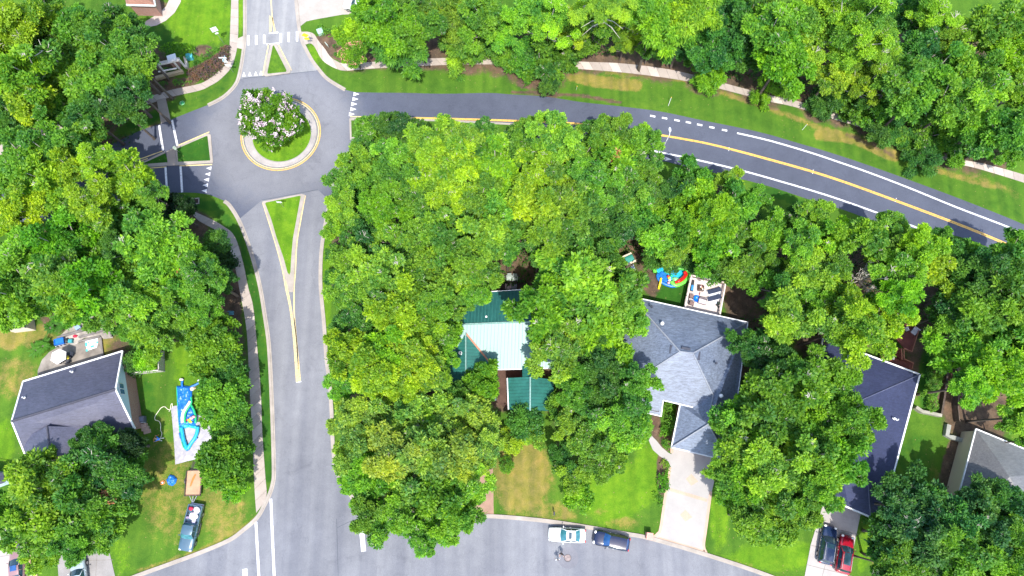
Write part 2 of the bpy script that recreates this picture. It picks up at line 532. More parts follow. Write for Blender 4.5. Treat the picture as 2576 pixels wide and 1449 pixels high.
        fs += [(0, 1, 2, 3), tuple((n - 1) * 4 + k for k in (3, 2, 1, 0))]
        return s.raw(vs, fs, m)
    def build(s, name, mats, parent=None, smooth=False, local=False, origin=None, attr=None):
        me = bpy.data.meshes.new(name)
        if not isinstance(mats, (list, tuple)): mats = [mats]
        off = Vector((0, 0, 0))
        if not local:
            if parent is not None:
                off = root_loc(parent)
            elif origin is not None:
                off = Vector(origin)
        vs = [(v[0] - off.x, v[1] - off.y, v[2] - off.z) for v in s.v]
        me.from_pydata(vs, [], s.f)
        for mt in mats: me.materials.append(mt)
        if len(mats) > 1: me.polygons.foreach_set("material_index", s.m)
        if smooth: me.polygons.foreach_set("use_smooth", [True] * len(s.f))
        me.update()
        o = bpy.data.objects.new(name, me)
        COL.objects.link(o)
        if parent is not None: o.parent = parent
        else: o.location = off if not local else (0, 0, 0)
        return o
def root_loc(o):
    v = Vector((0, 0, 0))
    while o is not None:
        v += o.location; o = o.parent
    return v
def tag(o, label=None, cat=None, group=None, kind=None):
    if label: o["label"] = label
    if cat: o["category"] = cat
    if group: o["group"] = group
    if kind: o["kind"] = kind
    return o
def thing(name, label, cat, loc, rz=0.0, group=None):
    o = bpy.data.objects.new(name, None); COL.objects.link(o)
    o.location = (loc[0], loc[1], loc[2] if len(loc) > 2 else 0.0); o.rotation_euler = (0, 0, rz)
    o.empty_display_size = 0.3
    return tag(o, label, cat, group)
def struct(name, mb, mats, smooth=False):
    o = mb.build(name, mats, smooth=smooth)
    o["kind"] = "structure"
    return o
def copy_tree(o, parent=None):
    c = o.copy(); COL.objects.link(c)
    if parent is not None: c.parent = parent
    for ch in list(o.children): copy_tree(ch, c)
    return c
# ------------------------------------------------------------------ ROADS (sheets) on top of one ground sheet
W = lambda pts, z=0.0: [P(x, y, z) for x, y in pts]
def sheet(name, px, z, mat, smooth_pts=False):
    mb = MB(); pts = W(px)
    n = len(pts)
    a = sum(pts[i][0] * pts[(i + 1) % n][1] - pts[(i + 1) % n][0] * pts[i][1] for i in range(n))
    if a < 0: pts = pts[::-1]
    mb.face([(p[0], p[1], z) for p in pts])
    return struct(name, mb, mat)

N_EDGE = catmull([(-150, 500), (-60, 470), (0, 448), (100, 420), (200, 392), (282, 362), (350, 330), (405, 311), (430, 301), (480, 281), (524, 264)], 4)
N_EDGE2 = catmull([(868, 226), (894, 232), (1019, 234), (1119, 236), (1231, 234), (1288, 238), (1370, 243), (1463, 257), (1563, 268), (1663, 281), (1763, 302),
           (1863, 322), (1932, 338), (2007, 360), (2082, 382), (2182, 415), (2307, 460), (2432, 507), (2557, 557), (2660, 602), (2800, 665)], 4)
S_EDGE2 = catmull([(2800, 770), (2640, 690), (2500, 628), (2407, 594), (2219, 560), (2119, 527), (2029, 500), (1932, 468), (1820, 440), (1713, 416), (1660, 404),
           (1550, 392), (1400, 375), (1250, 362), (1100, 355), (950, 362), (880, 380)], 4)
S_EDGE = catmull([(562, 504), (545, 494), (525, 489.5), (490, 485), (456, 484.5), (410, 487), (300, 505), (150, 545), (60, 568), (0, 590), (-60, 612), (-150, 650)], 4)
sheet("main_road", N_EDGE + [(700, 230)] + N_EDGE2 + S_EDGE2 + [(700, 470)] + S_EDGE, 0.020, M_NEW)
sheet("roundabout_road", [(524, 266), (563, 245), (594, 213), (600, 198), (611, 196.5), (660, 190), (794, 178.5), (800, 174), (824, 200), (868, 226), (893, 232), (888, 262), (881, 294), (879, 300), (881, 350),
       (872, 380), (850, 440), (830, 500), (826, 524), (800, 478), (730, 491), (659, 504), (601, 552), (575, 514), (562, 504), (527, 490), (531, 455), (536, 410), (535, 370), (530, 310)], 0.024, M_ROUND)
SW_OUT = catmull([(562, 504), (578, 516), (601, 552), (621, 600), (641, 662), (656, 724), (667, 790), (676, 850), (680, 899), (684, 980), (688, 1084), (690.5, 1187), (688, 1215), (681, 1240), (668, 1268), (648, 1303), (612, 1335), (577, 1360),
          (502, 1392), (427, 1420), (352, 1447), (240, 1490)], 4)
SE_OUT = catmull([(826, 520), (819, 557), (810, 612), (806, 662), (806, 724), (813, 799), (816, 837), (820, 899), (829, 974), (834, 1049), (835, 1086), (838, 1137), (844, 1184), (859, 1212), (876, 1238), (891, 1258),
          (925, 1280), (1000, 1291), (1111, 1295), (1196, 1298), (1288, 1303), (1408, 1316), (1570, 1343), (1638, 1356), (1778, 1397), (1932, 1449), (2080, 1510)], 4)
SBOT = SW_OUT[9:] + [(100, 1720), (2300, 1720)] + SE_OUT[::-1]
sheet("south_street", [(659, 504), (601, 552)] + SBOT + [(824, 500), (800, 478), (730, 491)], 0.028, M_SOUTH)
sheet("north_street", [(616, -60), (617, 0), (617, 92), (614, 125), (607, 176), (600, 200), (612, 197), (700, 189), (794, 179), (801, 172), (783, 150), (766, 118), (758, 100), (751, 65), (744, 0), (738, -60)], 0.030, M_NORTH)
sheet("parking_pad", [(738, -60), (744, 0), (751, 65), (755, 67), (771, 54), (794, 49), (861, 37), (930, 34), (960, -60)], 0.026, mat_concrete("bleached_concrete_pad", (0.38, 0.345, 0.31), 0.07))

# asphalt patches and seams (real repairs)
pt = MB()
pt.ribbon(W([(659, 503.5), (730, 490.5), (800, 477.5)]), 0.12, 0.033)
pt.ribbon(W([(612, 197), (700, 189), (794, 178.5)]), 0.12, 0.034)
pt.ribbon(W([(847, 1305), (849, 1380), (851, 1449), (851, 1480)]), 0.07, 0.034)
pt.ribbon(W([(849, 1327), (880, 1312), (900, 1308)]), 0.06, 0.034)
struct("sealed_joints", pt, mat_asphalt("joint_sealant", (0.10, 0.11, 0.13)))
mh = MB()
for (x, y, r) in ((1427.5, 1407, 0.42), (1735.5, 1425.5, 0.0)):
    if r: mh.lathe((*P(x, y), 0.03), [(r, 0), (r, 0.008)], 20)
mhd = MB(); mhd.lathe((*P(1429, 1403), 0.029), [(1.35, 0), (1.35, 0.002)], 28)
struct("asphalt_patch", mhd, mat_asphalt("patch_asphalt", (0.165, 0.165, 0.185)))
def manhole(x, y, r, label, mat, group=None):
    t = thing("manhole_cover", label, "manhole cover", (*P(x, y), 0.032), group=group)
    a = MB(); a.lathe((0, 0, 0), [(r, 0), (r, 0.012), (r * 0.92, 0.014)], 24); a.build("cover", mat, t, local=True)
    b = MB(); b.tube([(r * 1.05 * math.cos(k * math.pi / 12), r * 1.05 * math.sin(k * math.pi / 12), 0.01) for k in range(24)], 0.03, 5, closed=True)
    b.build("rim", M_BLACK, t, local=True)
manhole(1428, 1403.5, 0.42, "round manhole cover in a patched circle of the road beside the two people", plain("rusty_iron", (0.25, 0.20, 0.19), 0.7, 0.3, 0.3))

# ------------------------------------------------------------------ road paint
wp = MB(); yp = MB(); cp = MB()
ZL = 0.036
def line(mb, px, w, z=ZL, sm=True):
    pts = W(px)
    if sm and len(pts) > 2: pts = catmull(pts, 5)
    mb.ribbon(pts, w, z)
def bar(mb, px4, z=ZL):
    pts = W(px4)
    a = sum(pts[i][0] * pts[(i + 1) % len(pts)][1] - pts[(i + 1) % len(pts)][0] * pts[i][1] for i in range(len(pts)))
    if a < 0: pts = pts[::-1]
    mb.face([(p[0], p[1], z) for p in pts])
for x, y0, y1 in ((624.7, 89, 114.4), (644.8, 89, 113), (664.8, 87.7, 110.6), (706.7, 83.8, 107.5), (726.5, 81, 106), (747.5, 79, 104.5)):
    bar(wp, [(x - 2.7, y0), (x + 2.7, y0), (x + 2.7, y1), (x - 2.7, y1)])
line(wp, [(677, 84), (700, 82)], 0.25); line(wp, [(670, 112), (704, 109)], 0.25)
for x, y in ((613.7, 187), (628.5, 186.5), (643.5, 185.5), (656.5, 184)):
    bar(wp, [(x - 4.6, y + 5.5), (x + 4.6, y + 5), (x, y - 6)])
for x, y in ((896.5, 237), (894, 249.5), (891, 262), (888.5, 275), (885, 287.5)):
    bar(wp, [(x - 6.5, y - 5), (x - 7.3, y + 5), (x + 8, y)])
for x, y in ((525.7, 423.4), (523, 438), (520, 452), (517, 466), (514.3, 480)):
    bar(wp, [(x + 6.5, y - 4.5), (x + 5.5, y + 5), (x - 7.5, y)])
for a, b_ in (((400.5, 315), (410.5, 379)), ((433, 302), (446.5, 366.5)), ((416.5, 420), (420.5, 484)), ((454.5, 419), (458.5, 484))):
    line(wp, [a, b_], 0.32)
line(cp, [(448.6, 366), (527, 332)], 0.16); line(cp, [(348.6, 402), (409, 380)], 0.16)
line(cp, [(452, 417.6), (534, 414)], 0.16); line(cp, [(369, 424), (419, 419.8)], 0.16)
line(cp, [(351, 406), (372, 399)], 0.14)
# main road: dashes, edge lines, bike arrow
for zx, zy in ((1415, 1170), (1535, 1190), (1660, 1212), (1775, 1233), (1888, 1257), (2010, 1283), (2138, 1311)):
    cx, cy = 1288 + zx / 4, zy / 4
    line(wp, [(cx - 6.6, cy - 1.3), (cx + 6.6, cy + 1.3)], 0.30)
line(wp, [(1854, 335), (1932, 353), (2032, 382), (2107, 407), (2182, 433), (2282, 471), (2407, 522), (2550, 577), (2700, 642)], 0.26)
line(wp, [(1640, 379), (1663, 384), (1740, 399.5), (1845, 424), (1932, 447.5), (2082, 492), (2227, 543), (2304, 572), (2400, 609), (2500, 652), (2700, 750)], 0.26)
line(wp, [(1655, 397.5), (1674, 399.5)], 0.22); bar(wp, [(1673, 394.5), (1690, 401.5), (1672, 404.5), (1676, 400)])
for y, w_ in ((1.25, 0.17), (-1.25, 0.17)):
    line(yp, [(1040, 297 + y), (1160, 300 + y), (1288, 304 + y), (1425, 309.5 + y), (1525, 320 + y), (1638, 336.5 + y), (1720, 350 + y), (1800, 366 + y), (1932, 400.5 + y * 1.3), (2082, 444 + y * 1.3), (2257, 506.5 + y * 1.4), (2482, 593 + y * 1.5), (2700, 690 + y * 1.5)], w_)
line(cp, [(881, 293.5), (960, 295), (1040, 297)], 0.16)
for x, y in ((1932 + 455 / 4, 362.25 + 263 / 4), (1932 + 448 / 4, 362.25 + 298 / 4), (2254.5, 499.5), (2251.5, 507), (2467.5, 581), (2465.5, 589), (1834, 372), (1833, 379)):
    bar(wp, [(x - 0.9, y - 0.9), (x + 0.9, y - 0.9), (x + 0.9, y + 0.9), (x - 0.9, y + 0.9)], 0.042)
# left arm under the trees
line(wp, [(24, 455), (30, 451), (38, 452)], 0.3); line(wp, [(26, 467), (44, 460)], 0.25); line(wp, [(10, 566), (18, 562)], 0.25)
# north street centre
for a, b_ in (((680, -30), (684.5, 40)), ((684.5, 40), (693, 81)), ((679, 40), (679, 82)), ((683.2, 42), (681.5, 80)), ((685, 44), (690, 80))):
    line(cp, [a, b_], 0.16)
line(cp, [(676, 111), (661, 190)], 0.17); line(cp, [(700, 112), (733, 177)], 0.17)
# south splitter lines, converging
line(cp, [(661, 510), (676, 557), (693, 612), (710, 675), (719, 724), (730, 777), (738.5, 849), (746.5, 961)], 0.17)
line(cp, [(768, 492), (757, 552), (747, 612), (743, 687), (740, 724), (740.5, 790), (745.5, 849), (755.5, 959)], 0.17)
line(cp, [(665, 512), (680, 560), (697, 615), (714, 677), (723, 724), (733, 777), (742, 849), (749.5, 961)], 0.12)
line(cp, [(740, 800), (747.5, 870), (752.5, 960)], 0.12)
line(wp, [(745.5, 962), (758, 959.5)], 0.16)
# bottom lines
line(wp, [(644, 1313), (652, 1460)], 0.33); line(wp, [(681.5, 1255), (690.5, 1460)], 0.33)
line(wp, [(911, 1272), (909, 1320), (915, 1387)], 0.62); line(wp, [(616, 1431), (619, 1480)], 0.62)
# roundabout circles
def circ3(a, b, c):
    ax, ay = a; bx, by = b; cx, cy = c
    d = 2 * (ax * (by - cy) + bx * (cy - ay) + cx * (ay - by))
    ux = ((ax * ax + ay * ay) * (by - cy) + (bx * bx + by * by) * (cy - ay) + (cx * cx + cy * cy) * (ay - by)) / d
    uy = ((ax * ax + ay * ay) * (cx - bx) + (bx * bx + by * by) * (ax - cx) + (cx * cx + cy * cy) * (bx - ax)) / d
    return (ux, uy), math.hypot(ax - ux, ay - uy)
RC, RR = circ3(P(806.5, 323), P(697, 429.5), P(605.5, 344))
GC, GR = circ3(P(779, 313), P(689, 406), P(642, 372))
def ring_pts(c, r, n=96): return [(c[0] + r * math.cos(2 * math.pi * i / n), c[1] + r * math.sin(2 * math.pi * i / n)) for i in range(n)]
def annulus(mb, c0, r0, c1, r1, z0, z1, n=96, m=0):
    a = ring_pts(c0, r0, n); b = ring_pts(c1, r1, n)
    for i in range(n):
        j = (i + 1) % n
        mb.face([(*b[i], z1), (*b[j], z1), (*a[j], z0), (*a[i], z0)][::-1], m)
def ycircle(mb, r, w):
    n = 96; a = ring_pts(RC, r - w / 2, n); b = ring_pts(RC, r + w / 2, n)
    for i in range(n):
        j = (i + 1) % n
        mb.face([(*a[i], ZL), (*b[i], ZL), (*b[j], ZL), (*a[j], ZL)])
ycircle(yp, RR - 0.05, 0.15); ycircle(cp, RR - 0.32, 0.12)
struct("white_road_markings", wp, M_WHITE); struct("yellow_road_markings", yp, M_YELLOW); struct("faded_yellow_road_markings", cp, M_CREAM)
ap = MB()
annulus(ap, RC, RR - 0.55, RC, RR - 0.62, 0.03, 0.12)
annulus(ap, RC, RR - 0.62, RC, RR - 0.85, 0.12, 0.14)
annulus(ap, RC, RR - 0.85, RC, RR - 0.88, 0.14, 0.125)
annulus(ap, RC, RR - 0.88, GC, GR + 0.15, 0.125, 0.22)
annulus(ap, GC, GR + 0.15, GC, GR, 0.22, 0.16)
struct("roundabout_kerb", ap, M_APRON)

# ------------------------------------------------------------------ kerbs
kb = MB()
def kerb(px, w=0.34, inset=0.0, h=0.13):
    kb.rail(W(px), w, -0.05, h)
def offset_px(px, d):
    out = []
    for i, p in enumerate(px):
        a = px[max(i - 1, 0)]; b = px[min(i + 1, len(px) - 1)]
        dx, dy = b[0] - a[0], b[1] - a[1]; L = math.hypot(dx, dy) or 1
        out.append((p[0] + dy / L * d, p[1] - dx / L * d))
    return out
KW = catmull([(617, -60), (617, 0), (617, 92), (614, 125), (606, 176), (594, 213), (563, 245), (524, 266)], 5)
KE = catmull([(738, -60), (744, 0), (751, 65), (758, 100), (766, 118), (783, 150), (799, 172), (824, 200), (868, 227)], 5)
kerb(offset_px(KW, -2.2)); kerb(offset_px(KE, 2.2)); kerb(offset_px(SW_OUT[1:], -2.6), 0.36); kerb(offset_px(SE_OUT, 2.6) if False else offset_px(SE_OUT, 2.6), 0.36)
struct("kerb", kb, M_KERB)
# gutters are a pale concrete strip lying on the asphalt beside the kerb
gt = MB()
for px, d, sgn in ((SW_OUT[1:], 1.6, 1), (SE_OUT, -1.6, 1), (KW, 1.5, 1), (KE, -1.5, 1)):
    gt.ribbon(W(offset_px(px, d)), 0.26, 0.040)
struct("gutter", gt, M_KERB)

# medians: kerb ring + raised lawn
M_TURF = None
def median(outer, inner, name="median"):
    mo = W(outer); mi_ = W(inner)
    mb = MB(); mb.prism(mo, 0.0, 0.13)
    struct("median_kerb", mb, M_KERB)
    g = MB(); n = len(mi_)
    a = sum(mi_[i][0] * mi_[(i + 1) % n][1] - mi_[(i + 1) % n][0] * mi_[i][1] for i in range(n))
    if a < 0: mi_ = mi_[::-1]
    g.face([(p[0], p[1], 0.136) for p in mi_])
    o = struct("median_grass", g, M_GROUND)
    return o
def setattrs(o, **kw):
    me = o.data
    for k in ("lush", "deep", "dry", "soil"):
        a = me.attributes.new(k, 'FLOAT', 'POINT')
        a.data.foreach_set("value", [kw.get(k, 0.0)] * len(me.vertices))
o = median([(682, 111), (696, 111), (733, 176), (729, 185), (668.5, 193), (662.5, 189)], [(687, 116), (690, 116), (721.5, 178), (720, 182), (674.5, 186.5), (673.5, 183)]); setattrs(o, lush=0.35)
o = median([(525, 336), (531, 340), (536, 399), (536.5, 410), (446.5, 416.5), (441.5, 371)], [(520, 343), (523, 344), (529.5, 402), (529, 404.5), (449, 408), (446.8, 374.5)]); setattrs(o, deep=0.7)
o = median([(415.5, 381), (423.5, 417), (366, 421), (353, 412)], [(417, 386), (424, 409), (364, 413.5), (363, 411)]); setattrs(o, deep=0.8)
o = median([(660.5, 510), (661, 507.5), (759, 488.5), (768.5, 491), (755, 552), (745.5, 612), (741, 687), (739, 735), (728, 735), (711, 675), (694, 612), (676.5, 557)],
           [(668, 513), (670, 510), (753, 493.5), (757, 494.5), (746.5, 552), (737.5, 600), (733, 652), (731.5, 684), (729, 692), (724, 686), (715, 652), (697, 600), (683, 552)]); setattrs(o, lush=0.9)
o = median([(879, 299), (884, 297.5), (1100, 301), (1280, 310), (1420, 318), (1500, 330), (1420, 345), (1250, 342), (1050, 340), (900, 352), (881, 352)],
           [(884, 304), (900, 302.5), (1100, 306), (1280, 315), (1420, 322), (1460, 329), (1400, 341), (1250, 337), (1050, 335), (900, 345), (885, 346)]); setattrs(o, lush=0.2)
ps = MB(); ps.prism(W([(419.5, 382.5), (440.5, 371.5), (446.5, 417), (423.5, 418)]), 0.0, 0.138)
o = struct("median_crossing", ps, M_WALK); a = o.data.attributes.new("slab", 'FLOAT_COLOR', 'POINT'); a.data.foreach_set("color", [.85, .85, .85, 1] * len(o.data.vertices))
# roundabout lawn: slightly domed
rg = MB()
rings = [(GR, 0.16), (GR * 0.75, 0.26), (GR * 0.5, 0.34), (GR * 0.25, 0.38)]
for (r0, z0), (r1, z1) in zip(rings, rings[1:]):
    a = ring_pts(GC, r0); b = ring_pts(GC, r1)
    for i in range(96):
        j = (i + 1) % 96
        rg.face([(*a[i], z0), (*a[j], z0), (*b[j], z1), (*b[i], z1)])
rg.face([(*p, 0.38) for p in ring_pts(GC, GR * 0.25)])
o = struct("roundabout_grass", rg, M_GROUND); setattrs(o, lush=0.75)

# ------------------------------------------------------------------ sidewalks made of separate slabs
def resample(pts, n):
    d = [0]
    for a, b in zip(pts, pts[1:]): d.append(d[-1] + math.hypot(b[0] - a[0], b[1] - a[1]))
    out = []
    for k in range(n + 1):
        t = d[-1] * k / n
        i = max(j for j in range(len(d)) if d[j] <= t + 1e-9); i = min(i, len(pts) - 2)
        u = (t - d[i]) / max(1e-9, d[i + 1] - d[i])
        out.append((pts[i][0] + (pts[i + 1][0] - pts[i][0]) * u, pts[i][1] + (pts[i + 1][1] - pts[i][1]) * u))
    return out
def sidewalk(left, right, step=1.5, z=0.07, bright=0.08, name="sidewalk"):
    Lw = catmull(W(left), 8); Rw = catmull(W(right), 8)
    ln = sum(math.hypot(b[0] - a[0], b[1] - a[1]) for a, b in zip(Lw, Lw[1:]))
    n = max(2, int(ln / step)); sub = 3
    Lp = resample(Lw, n * sub); Rp = resample(Rw, n * sub)
    mb = MB(); cols = []
    g = 0.035
    for i in range(n):
        l = [Vector(q) for q in Lp[i * sub:(i + 1) * sub + 1]]; r = [Vector(q) for q in Rp[i * sub:(i + 1) * sub + 1]]
        def sh(a, b): 
            d = (b - a); d.normalize(); return a + d * g
        l[0] = sh(l[0], l[1]); r[0] = sh(r[0], r[1])
        poly = [(p.x, p.y) for p in r] + [(p.x, p.y) for p in l[::-1]]
        zz = z + random.uniform(-0.006, 0.006)
        k0 = len(mb.v); mb.prism(poly, -0.05, zz)
        c = random.uniform(0.90, 1.06)
        if random.random() < bright: c = 1.28
        cols += [(c, c, c, 1)] * (len(mb.v) - k0)
    o = struct(name, mb, M_WALK)
    a = o.data.attributes.new("slab", 'FLOAT_COLOR', 'POINT')
    a.data.foreach_set("color", [x for c in cols for x in c])
    return o
sidewalk([(582, -60), (582, 0), (580, 60), (578, 118), (577, 146), (564, 166), (545, 184), (522, 202), (496, 213), (433, 226), (377, 243), (300, 264), (215, 290), (140, 313), (45, 350), (-60, 385)],
         [(600, -60), (600, 0), (600, 67), (599, 94), (596, 125), (588, 156), (578, 176), (552, 202), (531, 215), (506, 227), (458, 238), (417, 248), (310, 283), (225, 308), (150, 334), (55, 372), (-60, 408)][:17], 1.5)
def pad(px, z=0.073, name="sidewalk", mat=None, col=1.0):
    mb = MB(); mb.prism(W(px), -0.05, z)
    o = struct(name, mb, mat or M_WALK)
    a = o.data.attributes.new("slab", 'FLOAT_COLOR', 'POINT')
    a.data.foreach_set("color", [col, col, col, 1] * len(o.data.vertices))
    return o
pad([(599, 97), (613, 91), (612, 124), (596, 121)], col=1.05)
pad([(395, 252), (417, 246.5), (429.5, 302), (405.5, 311)], col=0.85)
sidewalk([(757, 81), (775, 80.5), (790, 86), (802, 104), (818, 124), (831, 143), (847, 154), (868, 160), (939, 156), (1099, 147), (1280, 146), (1448, 155), (1563, 160), (1663, 172), (1733, 186), (1815, 208), (1932, 239), (1984, 249), (2024, 260), (2097, 282), (2172, 305), (2290, 350), (2399, 396), (2482, 414), (2576, 440), (2700, 480)],
         [(770, 112), (781, 109), (790, 116), (797, 128), (806, 145), (819.5, 159), (844.5, 172.5), (869.5, 178), (939, 172.5), (1114, 164), (1280, 163), (1460, 174), (1598, 186), (1738, 206), (1813, 224), (1928, 254), (1977, 264), (2022, 276), (2092, 299), (2167, 321), (2285, 365), (2395, 408), (2462, 425), (2576, 460), (2700, 505)][:25], 1.5, bright=0.2)
pad([(754, 80), (760, 80), (772, 112), (765, 112)], col=1.05)
sidewalk([(478, 531), (500, 555), (542, 579), (567, 602), (585, 649), (595, 687), (602, 724), (620, 824), (626, 924), (631, 1024), (635, 1086), (640, 1211), (642, 1250), (645, 1290)],
         [(486, 531), (532, 552), (562, 569), (590, 594), (610, 654), (625, 724), (637, 770), (645, 849), (654, 949), (658, 1024), (660, 1086), (668, 1200), (671.5, 1240), (666, 1262)], 1.5)

# ------------------------------------------------------------------ driveways and pads
dv = sheet("white_driveway", [(1689.6, 1122), (1766.5, 1140), (1800, 1150), (1801, 1190), (1790.5, 1236.5), (1777.6, 1329), (1770, 1375), (1779, 1394), (1638, 1354), (1650, 1346), (1661, 1329), (1673.9, 1243.8), (1687.8, 1175.3), (1681, 1160.5), (1660, 1148), (1642.4, 1132), (1632, 1108), (1638, 1095), (1651.6, 1108.7), (1664.6, 1125), (1680, 1138), (1689, 1143)], 0.045, M_DRIVE)
db = MB()
def dline(px, w): db.ribbon(catmull(W(px), 4) if len(px) > 2 else W(px), w, 0.050)
dline([(1686, 1175), (1674.5, 1243), (1662, 1327), (1655, 1342), (1642, 1353)], 0.36)
dline([(1788, 1236), (1776, 1327), (1770, 1372), (1777, 1392)], 0.36)
dline([(1685, 1231), (1779, 1259)], 0.42)
dline([(1690, 1125), (1690, 1140)], 0.4)
dline([(1655, 1352), (1772, 1387)], 0.3)
def diamond(x, y):
    bar(db, [(x - 16, y - 3), (x - 2, y - 16), (x + 15.5, y + 3), (x - 2, y + 14)], 0.0505)
diamond(1741, 1208); diamond(1726, 1298)
struct("driveway_border", db, M_PINK)
sheet("driveway", [(2100, 1268), (2137, 1278), (2164.5, 1294), (2157, 1330), (2128, 1470), (2018, 1480), (2039.5, 1369), (2070, 1270)], 0.045, M_DRIVE2)
dj = MB()
for a, b_ in (((2028, 1420), (2142, 1449)), ((2041, 1372), (2148, 1396)), ((2098, 1340), (2068, 1449)), ((2055, 1320), (2158, 1344))):
    dj.ribbon(W([a, b_]), 0.06, 0.049)
for a, b_ in (((205, 1410), (285, 1408)), ((245, 1385), (240, 1470)), ((0, 1400), (60, 1392))):
    dj.ribbon(W([a, b_]), 0.06, 0.049)
struct("driveway_joints", dj, plain("joint_dirt", (0.2, 0.18, 0.16), 0.9))
sheet("driveway", [(140, 1330), (262, 1345), (275, 1386), (297, 1480), (150, 1490)], 0.045, M_DRIVE3)
sheet("driveway", [(-60, 1325), (0, 1330), (48, 1368), (62, 1392), (78, 1430), (92, 1490), (-60, 1490)], 0.045, M_DRIVE2)
db2 = MB(); db2.rail(W([(66, 1382), (75, 1402), (86, 1430), (96, 1480)]), 0.5, 0, 0.09)
struct("brick_edging", db2, mat_brick("tan_brick", (0.45, 0.27, 0.17), (0.55, 0.36, 0.24)))
sheet("clay_path", [(1212, 1165), (1240, 1160), (1242, 1294), (1194, 1293), (1203, 1240)], 0.04, M_CLAY)
sheet("garage_apron", [(0, 1306), (30, 1312), (28, 1330), (-20, 1345), (-40, 1306)], 0.05, M_NEW)
# concrete path in the top left garden
sheet("garden_path", [(362, 57), (385, 43), (400, 34), (418, 16), (430, -10), (437, -40), (462, -40), (455, 5), (440, 32), (418, 52), (395, 64), (370, 69)], 0.04, M_WALK)
o = bpy.data.objects["garden_path"]
a = o.data.attributes.new("slab", 'FLOAT_COLOR', 'POINT'); a.data.foreach_set("color", [1.1, 1.12, 1.15, 1] * len(o.data.vertices))
# ------------------------------------------------------------------ TREE LIST: x, y, radius (picture units), height m, tone, kind
TREES = []
def T_(zone, rows, litter=0.9):
    for r in rows:
        x, y, rad, h, tone = r[:5]
        TREES.append(dict(x=x, y=y, r=rad, h=h, tone=tone, kind=r[5] if len(r) > 5 else 'oak', zone=zone, litter=litter))
T_("TL", [(40, 55, 95, 19, 'Y', 'pine'), (-20, 150, 80, 17, 'L'), (45, 165, 75, 18, 'Y'), (60, 245, 60, 15, 'Y'), (140, 165, 100, 18, 'L'), (185, 60, 65, 15, 'M'), (255, 75, 60, 15, 'M'), (300, 55, 50, 13, 'D'),
          (215, 215, 72, 15, 'M'), (296, 125, 58, 16, 'M'), (340, 150, 50, 14, 'M'), (285, 205, 65, 16, 'M'), (333, 215, 48, 13, 'D'), (300, 270, 52, 11, 'D'), (215, 285, 50, 11, 'D'),
          (110, 270, 60, 12, 'M'), (20, 300, 45, 9, 'D'), (140, 110, 60, 13, 'M'), (335, 100, 42, 12, 'D'), (110, 30, 50, 11, 'D'), (-40, 240, 70, 14, 'M')])
T_("LM", [(200, 350, 62, 13, 'M'), (125, 378, 68, 14, 'M'), (40, 400, 62, 14, 'M'), (-30, 440, 70, 14, 'L'), (115, 440, 68, 17, 'Y'), (170, 430, 45, 15, 'Y'), (245, 405, 55, 15, 'Y'), (320, 424, 42, 13, 'M'),
          (325, 455, 62, 16, 'Y'), (376, 484, 40, 13, 'L'), (235, 500, 66, 17, 'Y'), (60, 500, 62, 16, 'Y'), (20, 560, 40, 14, 'Y'), (165, 500, 50, 12, 'M'), (290, 545, 60, 13, 'L'), (340, 520, 48, 12, 'M'),
          (445, 530, 48, 8, 'X'), (408, 560, 45, 9, 'D'), (150, 605, 78, 17, 'V'), (60, 640, 72, 15, 'L'), (380, 600, 82, 18, 'L'), (230, 630, 60, 13, 'M'), (300, 620, 50, 12, 'D'), (470, 640, 66, 16, 'L'),
          (410, 690, 78, 16, 'L'), (505, 690, 58, 14, 'M'), (320, 700, 62, 15, 'L'), (220, 700, 72, 16, 'V'), (130, 710, 70, 16, 'L'), (40, 730, 80, 16, 'L'), (-30, 660, 70, 15, 'L'), (260, 760, 60, 14, 'M'),
          (340, 765, 66, 14, 'L'), (435, 755, 66, 13, 'L'), (510, 755, 50, 10, 'M'), (550, 705, 40, 7, 'D'), (560, 660, 35, 5, 'X', 'bush'), (545, 610, 34, 6, 'D', 'bush'), (190, 770, 58, 12, 'L'), (100, 765, 45, 10, 'M'), (160, 560, 40, 10, 'D')])
T_("LH", [(365, 830, 62, 12, 'L'), (320, 815, 45, 10, 'M'), (425, 810, 42, 8, 'M'), (330, 910, 24, 4, 'D', 'bush'), (365, 905, 30, 4.5, 'V', 'bush')], 0.5)
T_("ST", [(540, 872, 76, 8.5, 'S', 'street'), (557, 1010, 72, 8, 'S', 'street'), (563, 1160, 73, 8, 'S', 'street'), (590, 1235, 31, 3.2, 'V', 'bush'), (578, 935, 42, 6, 'D', 'street'), (590, 1085, 40, 6, 'D', 'street'), (470, 835, 30, 5, 'M', 'bush')], 0.6)
T_("LB", [(95, 1215, 82, 11, 'L'), (190, 1215, 80, 10, 'M'), (270, 1165, 78, 9, 'D'), (320, 1120, 48, 7, 'X'), (75, 1310, 84, 10, 'L'), (170, 1310, 86, 10, 'M'), (240, 1290, 66, 9, 'M'), (320, 1210, 48, 8, 'D'),
          (245, 1345, 60, 7, 'M'), (110, 1370, 58, 7, 'L'), (-10, 1280, 52, 8, 'L'), (225, 1105, 42, 7, 'D'), (180, 1385, 45, 9, 'M')], 0.25)
